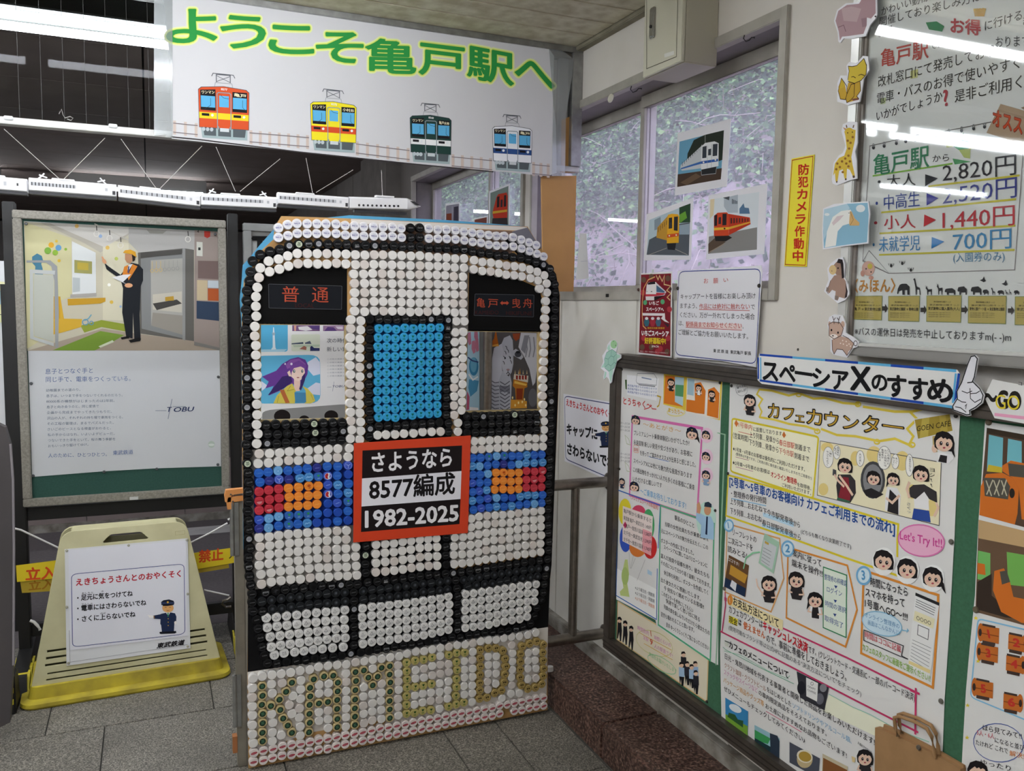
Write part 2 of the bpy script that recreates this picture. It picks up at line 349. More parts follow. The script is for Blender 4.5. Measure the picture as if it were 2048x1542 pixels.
def leafmat():
    m = bpy.data.materials.new('creeper_leaf'); m.use_nodes = True; nt = m.node_tree; b = nt.nodes['Principled BSDF']; g = nt.nodes.new('ShaderNodeNewGeometry'); cr = nt.nodes.new('ShaderNodeValToRGB')
    e = cr.color_ramp.elements; e[0].position = 0; e[0].color = lin('1C2E26'); e[1].position = 1; e[1].color = lin('8DB070')
    for p, c in ((.35, '30483A'), (.62, '425F42'), (.85, '64855A')): q = e.new(p); q.color = lin(c)
    nt.links.new(g.outputs['Random Per Island'], cr.inputs[0]); nt.links.new(cr.outputs[0], b.inputs['Base Color']); b.inputs['Roughness'].default_value = .8; b.inputs['Specular IOR Level'].default_value = .2; return m
lv, lf = [], []
for k in range(120000):
    X = 2.9+rr.random()**1.3*4.2; Y = rr.uniform(.85*X, 3.3*X); kk = X-2.5
    d = .5+.5*math.sin(X*3.1+Y*1.3)*math.sin(Y*2.1-X)
    if X < 3.75 and rr.random() > (X-2.9)*.9*d: continue
    z = .9+kk*1.05+rr.uniform(.0, .32); s = rr.uniform(.008, .026)*(1+kk*.12)
    c = Vector((X, Y, z)); a = Vector((rr.uniform(-1, 1), rr.uniform(-1, 1), rr.uniform(-.6, .6))).normalized(); n = Vector((rr.uniform(-1, 0), rr.uniform(-1, .2), rr.uniform(-.1, 1))).normalized(); b = n.cross(a).normalized(); a = b.cross(n)
    i0 = len(lv); lv += [tuple(c-a*s), tuple(c-a*s*.1+b*s*.75), tuple(c+a*s*1.1), tuple(c-a*s*.1-b*s*.75)]; lf.append((i0, i0+1, i0+2, i0+3))
me = bpy.data.meshes.new('creeper_leaves'); me.from_pydata(lv, [], lf); me.materials.append(leafmat())
o = bpy.data.objects.new('creeper_leaves', me); COL.objects.link(o); props(o, 'green creeper leaves covering the embankment outside the windows', 'foliage', kind='stuff')
tw = MB()
for k in range(220):
    X = rr.uniform(2.9, 5); Y = rr.uniform(1.2, 8.5); z = .9+(X-2.5)*1.05+.05; d = Vector((rr.uniform(-.4, .4), rr.uniform(-1, 1), rr.uniform(-.1, .7))); p = Vector((X, Y, z)); L = [p]
    for q in range(6): d += Vector((rr.uniform(-.3, .3), rr.uniform(-.3, .3), rr.uniform(-.45, .1))); p = p+d.normalized()*.12; L.append(p)
    tw.tube(L, .004, mat('dry_twig', 'B8A9A4', .8), 4, False, .002)
tw.build('bare_twigs', None, 'pale bare creeper twigs on the embankment outside the windows', 'twigs', kind='stuff')

# ------------------------------------------------------------------ lights: fluorescent fixtures, tubes along X
M_tube = mat('lit_tube', 'F4F8FF', .5, emit=TUBE); M_body = mat('fixture_body', '9A9C9A', .5); M_hood = mat('dark_hood', '4A4C4A', .8, spec=.1)  # hood grey set dark to offset the strong light of its own tubes
def fixture(x0, y, z, n, label, L=1.2, gap=.14, grp='ceiling tube lights', zc=2.512, hood=False):
    r = empty('fluorescent_light', (x0+L/2, y, z), label, 'ceiling light', grp)
    b = MB(); h = gap/2 if n == 2 else 0
    hw = .028 if n == 1 else .052
    b.hull([(x0, y-hw*.5, z+.012), (x0+L, y-hw*.5, z+.012), (x0+L, y+hw*.5, z+.012), (x0, y+hw*.5, z+.012), (x0, y-hw, zc), (x0+L, y-hw, zc), (x0+L, y+hw, zc), (x0, y+hw, zc)], M_hood if hood else M_body)
    if n == 2 and not hood:
        for xx in (x0, x0+L-.03): b.box((xx, y-h-.012, z+.014), (xx+.03, y+h+.012, z+.034), M_body)
    b.build('housing', r)
    if hood: MB().hull([(x0-.01, y-h-.03, z+.022), (x0+L+.01, y-h-.03, z+.022), (x0+L+.01, y+h+.17, z+.03), (x0-.01, y+h+.17, z+.03), (x0-.01, y-h-.02, z+.032), (x0+L+.01, y-h-.02, z+.032), (x0+L+.01, y+h+.17, z+.04), (x0-.01, y+h+.17, z+.04)], M_hood).build('hood', r)
    for k in range(n):
        yy = y-h+k*gap
        MB().tube([(x0+.03, yy, z), (x0+L-.03, yy, z)], .0155, M_tube, 12).build('tube', r)
        for xx in (x0+.005, x0+L-.03): box('lamp_holder', (xx, yy-.014, z-.018), (xx+.025, yy+.014, z+.03), M_body, r)
    return r
fixture(-.38, 2.26, 2.44, 1, 'single tube light above the cap artwork, mirrored large on the whiteboard', L=1.24)
fixture(-1.62, 2.26, 2.44, 1, 'single tube light at the ceiling left of the one above the cap artwork', L=1.22)  # added out of view for more light from the left
fixture(-.55, 3.49, 2.45, 2, 'twin tube light behind the wired glass left of the banner', zc=2.565, hood=True)
fixture(-1.79, 3.49, 2.45, 2, 'twin tube light behind the wired glass, further left of the banner end', zc=2.565, hood=True)
fixture(-3.2, 4.97, 2.45, 1, 'lit tube over the dark concourse, mirrored small on the whiteboard', zc=2.565)
for x, nm in ((-.6, 'nearest the right wall'), (-2.2, 'in the middle of its row'), (-3.4, 'farthest to the left')): fixture(x, 8.25, 2.45, 1, 'small far tube light in the dark concourse, ' + nm, L=.7 if x < -3 else 1.1, zc=2.565)
fixture(-2.86, 2.26, 2.44, 1, 'single tube light at the far left end of the row above the artwork', L=1.22)  # another out-of-view tube, added to strengthen the light from the left
for y, ny in ((1.3, 'near'), (-.9, 'far')):
    for x, nx_ in ((-2.9, 'left'), (-1.1, 'right')): fixture(x, y, 2.3 if y > 0 else 2.1, 2, 'tube light behind the camera, %s row, %s of two' % (ny, nx_))  # rows added out of view to brighten the right wall and ceiling

# ------------------------------------------------------------------ bottle-cap artwork
YB = 2.727; YT = YB-.017
crops = dict(A=(480,425,7.708), B=(690,425,7.708), C=(900,425,7.708), D=(480,620,5.932), E=(680,620,5.932), F=(880,620,5.932), G=(480,820,6.168), H=(900,820,6.17),
             I=(480,1050,5.317), J=(690,1050,5.317), K=(880,1050,5.317), L=(480,1300,6.37), M=(690,1290,7.343), N=(880,1240,6.704))
def capmat(n, c, r=.42): return mat('cap_'+n, c, r, spec=.22 if n in ('black', 'dark_grey') else .5)
_cd = {}
def capmesh(key, col, prints, ring=None, dome=False):
    """a screw cap, axis -Y, ribbed skirt, rounded shoulder, with the print on its top"""
    me = bpy.data.meshes.new('cap'); vs = []; fs = []; mi = []; sm = []; n = 24; mats = [capmat(key.split('|')[0], col)]
    prof = [(.0149, 0, 0), (.0149, .0125, 0), (.0147, .0150, 0), (.0142, .0164, 1), (.0134, .0170, 1)]
    for r, h, s in prof: vs += [((r*(1-(.02 if not s and k % 2 else 0)))*math.cos(2*math.pi*k/n), -h, r*math.sin(2*math.pi*k/n)) for k in range(n)]
    for i in range(len(prof)-1):
        for k in range(n): fs.append((i*n+k, (i+1)*n+k, (i+1)*n+(k+1) % n, i*n+(k+1) % n)); mi.append(0); sm.append(i >= 1)
    fs.append(tuple(range((len(prof)-1)*n, len(prof)*n))[::-1]); mi.append(0); sm.append(False)
    for c, poly, l in prints:
        m = ink(c)
        if m not in mats: mats.append(m)
        P = [Vector((x, -.0170-l*.00006, z)) for x, z in poly[0]]; b = len(vs); vs += [tuple(p) for p in P]
        for f in poly[1]: fs.append(tuple(b+i for i in f)); mi.append(mats.index(m)); sm.append(False)
    me.from_pydata(vs, [], fs)
    for m in mats: me.materials.append(m)
    me.polygons.foreach_set('material_index', mi); me.polygons.foreach_set('use_smooth', sm); me.update(); return me
def pg(pts): return (pts, tessellate_polygon([[Vector((x, 0, z)) for x, z in pts]]))
def el(x, z, rx, rz, n=14): return pg([(x+rx*math.cos(2*math.pi*k/n), z+rz*math.sin(2*math.pi*k/n)) for k in range(n)])
def rc(x, z, w, h, a=0):
    c, s = math.cos(a), math.sin(a); return pg([(x+i*w/2*c-j*h/2*s, z+i*w/2*s+j*h/2*c) for i, j in ((-1, -1), (1, -1), (1, 1), (-1, 1))])
def tx(t, x, z, w, h, bold=0, a=0, slant=0):
    vs, fs = glyphs(t); x0 = min(v[0] for v in vs); x1 = max(v[0] for v in vs); y0 = min(v[1] for v in vs); y1 = max(v[1] for v in vs); c, s = math.cos(a), math.sin(a); P = []
    for p in vs:
        u = ((p[0]-x0)/(x1-x0)-.5)*w+slant*h*((p[1]-y0)/(y1-y0)-.5); q = ((p[1]-y0)/(y1-y0)-.5)*h; P.append((x+u*c-q*s, z+u*s+q*c))
    if bold >= .02:
        n_ = len(P); P = P+[(a_+.00028, b_+.0001) for a_, b_ in P]; fs = list(fs)+[tuple(n_+i for i in f) for f in fs]
    return (P, fs)
def rg(x, z, r, t, n=20, a0=0, a1=2*math.pi):
    P = []; 
    for k in range(n+1):
        a = a0+(a1-a0)*k/n; P += [(x+r*math.cos(a), z+r*math.sin(a)), (x+(r-t)*math.cos(a), z+(r-t)*math.sin(a))]
    return (P, [(2*k, 2*k+2, 2*k+3, 2*k+1) for k in range(n)])
def tri(r, z0=0, x0=0): return [(x0+r*math.cos(math.radians(a)), z0+r*math.sin(math.radians(a))) for a in (90, 210, 330)]
def trio(x, z, r, t):
    o = tri(r, z, x); i = tri(r-2*t, z, x); P = o+i; return (P, [(0, 1, 4, 3), (1, 2, 5, 4), (2, 0, 3, 5)])
def heart(x, z, s): return pg([(x, z-s), (x-.9*s, z+.1*s), (x-.85*s, z+.65*s), (x-.4*s, z+.85*s), (x, z+.5*s), (x+.4*s, z+.85*s), (x+.85*s, z+.65*s), (x+.9*s, z+.1*s)])
K_ = .001
g1, g2 = '7C7C7E', '47484C'
KIND = {
 'W': ('white', 'E2DEDA', []), 'w2': ('white_aged', 'D8CFC9', []),
 'N': ('white_printed', 'E0DEE2', [('2C3190', tx('NAEUX', 0, .0005, .0175, .0056, .03), 1), ('9AA3C8', rc(0, .0055, .012, .0007), 1), ('9AA3C8', rc(0, .0068, .008, .0006), 1), ('9AA3C8', rc(0, -.005, .010, .0008), 1)]),
 'c': ('black', '0C0C0E', [(g1, tx('Coca-Cola', 0, .0005, .017, .0056, .03, .08, .3), 1), (g2, rg(0, 0, .0108, .0008, 14, -2.6, -.5), 1), (g2, rg(0, 0, .0108, .0007, 10, .9, 2.3), 1)]),
 'k': ('black', '0C0C0E', [(g1, tx('KIRIN', 0, 0, .0145, .0036, .02, .12), 1)]),
 'l': ('black', '0C0C0E', [('77777A', rc(0, 0, .0155, .0012), 1), (g2, rg(0, 0, .0115, .0005, 20), 1)]),
 's': ('black', '0C0C0E', [('A0A1A6', el(0, -.0005, .0085, .0085, 18), 1), ('55575E', rc(0, .001, .013, .0012), 2), ('55575E', rc(0, -.002, .011, .0012), 2), ('55575E', rc(0, .004, .009, .001), 2)]),
 't': ('black', '0C0C0E', [('C9D2BB', el(0, 0, .0098, .0098, 18), 1), ('25402C', tx('茶', 0, 0, .0135, .0135, .02), 2)]),
 'b': ('black', '0C0C0E', [('8A8B8E', rc(0, .001, .018, .0048), 1), ('222226', rc(0, .0018, .014, .0007), 2), ('222226', rc(0, .0001, .012, .0007), 2), (g1, rg(0, 0, .0098, .0009, 14, math.pi, 2*math.pi), 1)]),
 'z': ('black', '0C0C0E', [('C9C9CB', tx('ZERO', 0, -.003, .014, .0052, .03), 1), ('9A9A9C', tx('Coca-Cola', .0, .003, .012, .0036, .02, 0, .3), 1)]),
 '-': ('black', '0C0C0E', [('3A3A3E', rg(0, 0, .010, .0005, 18), 1)]),
 'x': ('black', '0C0C0E', [(g2, rc(0, 0, .017, .0014, .3), 1), (g2, rc(0, 0, .0014, .014, -.2), 1), (g2, rc(0, .003, .014, .0012), 1)]),
 'g': ('dark_grey', '1E2023', [('121315', rg(0, 0, .0110, .0022, 20), 1), ('3A3D43', el(0, 0, .0052, .0052, 14), 1), ('55585E', el(.0008, .0008, .0026, .0026, 10), 2)]),
 'h': ('dark_grey', '1E2023', [('141518', rg(0, 0, .0116, .0012, 20), 1), ('6A6D72', rc(0, 0, .018, .0016, .12), 1)]),
 'R': ('white_recycle', 'E2E0DE', [('33333A', trio(-.0022, .0005, .0078, .0010), 1), ('33333A', tx('1', -.0022, -.0003, .0008, .0038, .02), 2), ('77787E', tx('プラ', .0062, -.0005, .0065, .0036, .02), 1), ('6A6B70', rc(-.0022, -.0062, .0055, .0012), 1), ('9A9AA0', rg(.0062, -.0004, .0046, .0005, 14), 1)]),
 'r': ('white_recycle', 'E2E0DE', [('8A8684', trio(-.0022, .0005, .0078, .0010), 1), ('8A8684', tx('1', -.0022, -.0003, .0008, .0038, .02), 2), ('AAA6A4', tx('プラ', .0062, -.0005, .0065, .0036, .02), 1), ('AAA6A4', rc(-.0022, -.0062, .0055, .0012), 1)]),
 'q': ('white_recycle', 'E2E0DE', [('3A3A40', rc(0, 0, .0115, .0108), 1), ('E2E0DE', rc(0, 0, .0093, .0086), 2), ('3A3A40', tx('プラ', .0004, -.0004, .0074, .0046, .03), 3), ('A0A0A4', rg(0, 0, .0112, .0005, 20), 1)]),
 'T': ('turquoise', '2E9BD0', [('0E6B58', heart(0, .0038, .0046), 1), ('3FA36A', pg([(-.002, -.003), (.002, -.003), (0, -.0005)]), 1), ('1D7C86', rc(0, -.0062, .0085, .0042), 1), ('2E9BD0', rc(0, -.0062, .0085, .0006), 2)]),
 'B': ('blue', '2160C2', [('5E93DE', tx('KIRIN', 0, 0, .0155, .0040, .02, .06), 1)]),
 'p': ('plain_blue', '1747AE', []),
 'd': ('navy', '242C84', [('6A72BC', rc(0, 0, .0145, .0024), 1)]),
 'D': ('royal_blue', '2E50BE', [('7F98DE', rc(0, 0, .0135, .003, .2), 1), ('5A78D0', rg(0, 0, .0112, .0007, 18), 1)]),
 'w': ('water_blue', '4A8FD0', [('9CC6EC', pg([(-.0085, -.001), (-.004, .003), (0, .0005), (.004, .0035), (.0085, .001), (.0085, -.0015), (.004, .001), (0, -.0022), (-.004, .0002), (-.0085, -.0035)]), 1), ('2F66AE', rc(.001, -.0045, .011, .0016, .2), 1), ('2F66AE', rc(0, .0055, .011, .0015, -.2), 1)]),
 'L': ('pale_blue', '5FA0DA', [('A6CCEE', rg(0, 0, .0112, .0008, 20), 1), ('A6CCEE', rg(0, 0, .0078, .0006, 18), 1), ('8FBCE8', el(0, 0, .0028, .0028), 1)]),
 'H': ('blue_heart', '2A62B4', [('2F9A4C', heart(.0002, .0034, .0046), 1), ('9AB6DA', rc(0, -.0062, .0085, .0012), 1), ('9AB6DA', rc(0, -.0042, .0075, .0010), 1)]),
 'Y': ('blue_emblem', '3A58C4', [('A9BBEA', rc(-.003, .002, .0085, .0018, -.55), 1), ('A9BBEA', rc(.003, .002, .0085, .0018, .55), 1), ('A9BBEA', rc(0, -.0045, .0018, .0075), 1), ('A9BBEA', rg(0, 0, .0118, .0008, 20), 1)]),
 'P': ('blue_emblem', '3A58C4', [('E6E8EE', el(0, 0, .0108, .0108, 18), 1), ('B5272E', pg([(-.009, -.004), (-.0095, .003), (-.006, .0082), (-.001, .0095), (.001, .004), (-.001, -.002), (.002, -.009), (-.005, -.0085)]), 2), ('2A46B0', pg([(.004, .009), (.0085, .005), (.0095, -.001), (.007, -.007), (.0045, -.003), (.0055, .002)]), 2)]),
 'o': ('orange', 'F08C2E', [('F5A658', rc(0, 0, .016, .0022, .1), 1)]),
 'O': ('orange', 'F08C2E', [('C9541E', el(0, .002, .0055, .0045), 1), ('8A3A16', rc(.002, -.005, .007, .002, .3), 1)]),
 'e': ('red', 'C22A3C', [('DA5560', tx('Coca-Cola', 0, 0, .018, .006, .02, .1, .3), 1), ('DA5560', rg(0, 0, .0115, .0006, 18), 1)]),
 'm': ('red', 'C22A3C', [('D98A90', pg([(-.0085, -.001), (.0085, .001), (.006, -.006), (0, -.0085), (-.006, -.006)]), 1), ('8E1A26', rc(0, .0015, .018, .0022, .12), 1)]),
 'v': ('gold_leaf', 'C2AF80', [('1F2F22', el(0, 0, .0098, .0098, 20), 1), ('55886A', tx('茶', 0, 0, .0125, .0125, -.005, .2), 2)]),
 'V': ('gold_heart', 'B7A968', [('1C4A1E', heart(.0002, .0036, .0046), 1), ('4C8A34', pg([(-.002, -.0025), (.002, -.0025), (0, -.0002)]), 1), ('5C7A34', rc(0, -.0062, .0085, .0036), 1), ('B7A968', rc(0, -.0062, .0085, .0006), 2)]),
 'f': ('gold_face', 'B0975A', [('4E4020', rg(0, 0, .0114, .0007, 20), 1), ('3C3018', el(-.0034, .002, .0030, .0036), 1), ('3C3018', el(.0036, .0024, .0030, .0036), 1), ('5A4A26', rc(0, -.0058, .009, .0022), 1), ('6A5830', rc(0, .0068, .006, .0012), 1)]),
 'E': ('white_red', 'E0D6D2', [('A83A48', pg([(.0103*math.cos(a)*math.cos(.15)-.0042*math.sin(a)*math.sin(.15), .0103*math.cos(a)*math.sin(.15)+.0042*math.sin(a)*math.cos(.15)) for a in (2*math.pi*k/16 for k in range(16))]), 1), ('C88A90', rc(0, .0002, .013, .0012, .15), 2), ('C9A8A6', rc(-.001, .0075, .009, .0006, .15), 1), ('C9A8A6', rc(.001, -.0072, .009, .0006, .15), 1)]),
}
PART = {'white': 'white_cap', 'white_aged': 'white_cap', 'white_printed': 'lettered_white_cap', 'black': 'black_cap', 'dark_grey': 'dark_grey_cap', 'white_recycle': 'recycling_mark_cap', 'turquoise': 'turquoise_cap',
        'blue': 'blue_cap', 'plain_blue': 'blue_cap', 'navy': 'blue_cap', 'royal_blue': 'blue_cap', 'water_blue': 'blue_cap', 'pale_blue': 'blue_cap', 'blue_heart': 'blue_cap', 'blue_emblem': 'blue_cap',
        'orange': 'orange_cap', 'red': 'red_cap', 'gold_leaf': 'gold_cap', 'gold_heart': 'gold_cap', 'gold_face': 'gold_cap', 'white_red': 'red_lettered_cap'}
CAPS = []
def caps(crop, kinds, pts, rot=0):
    ox, oy, k = crops[crop]
    for i, (x, y) in enumerate(pts):
        q = kinds[i] if len(kinds) > 1 else kinds[0]
        if q == 'W' and random.random() < .16: q = 'w2'
        p = PY(ox+x/k, oy+y/k, YT); CAPS.append((q, p.x, p.z, rot if rot else (random.uniform(-.12, .12))))
def cols(xs, ys): return list(zip(xs, ys))
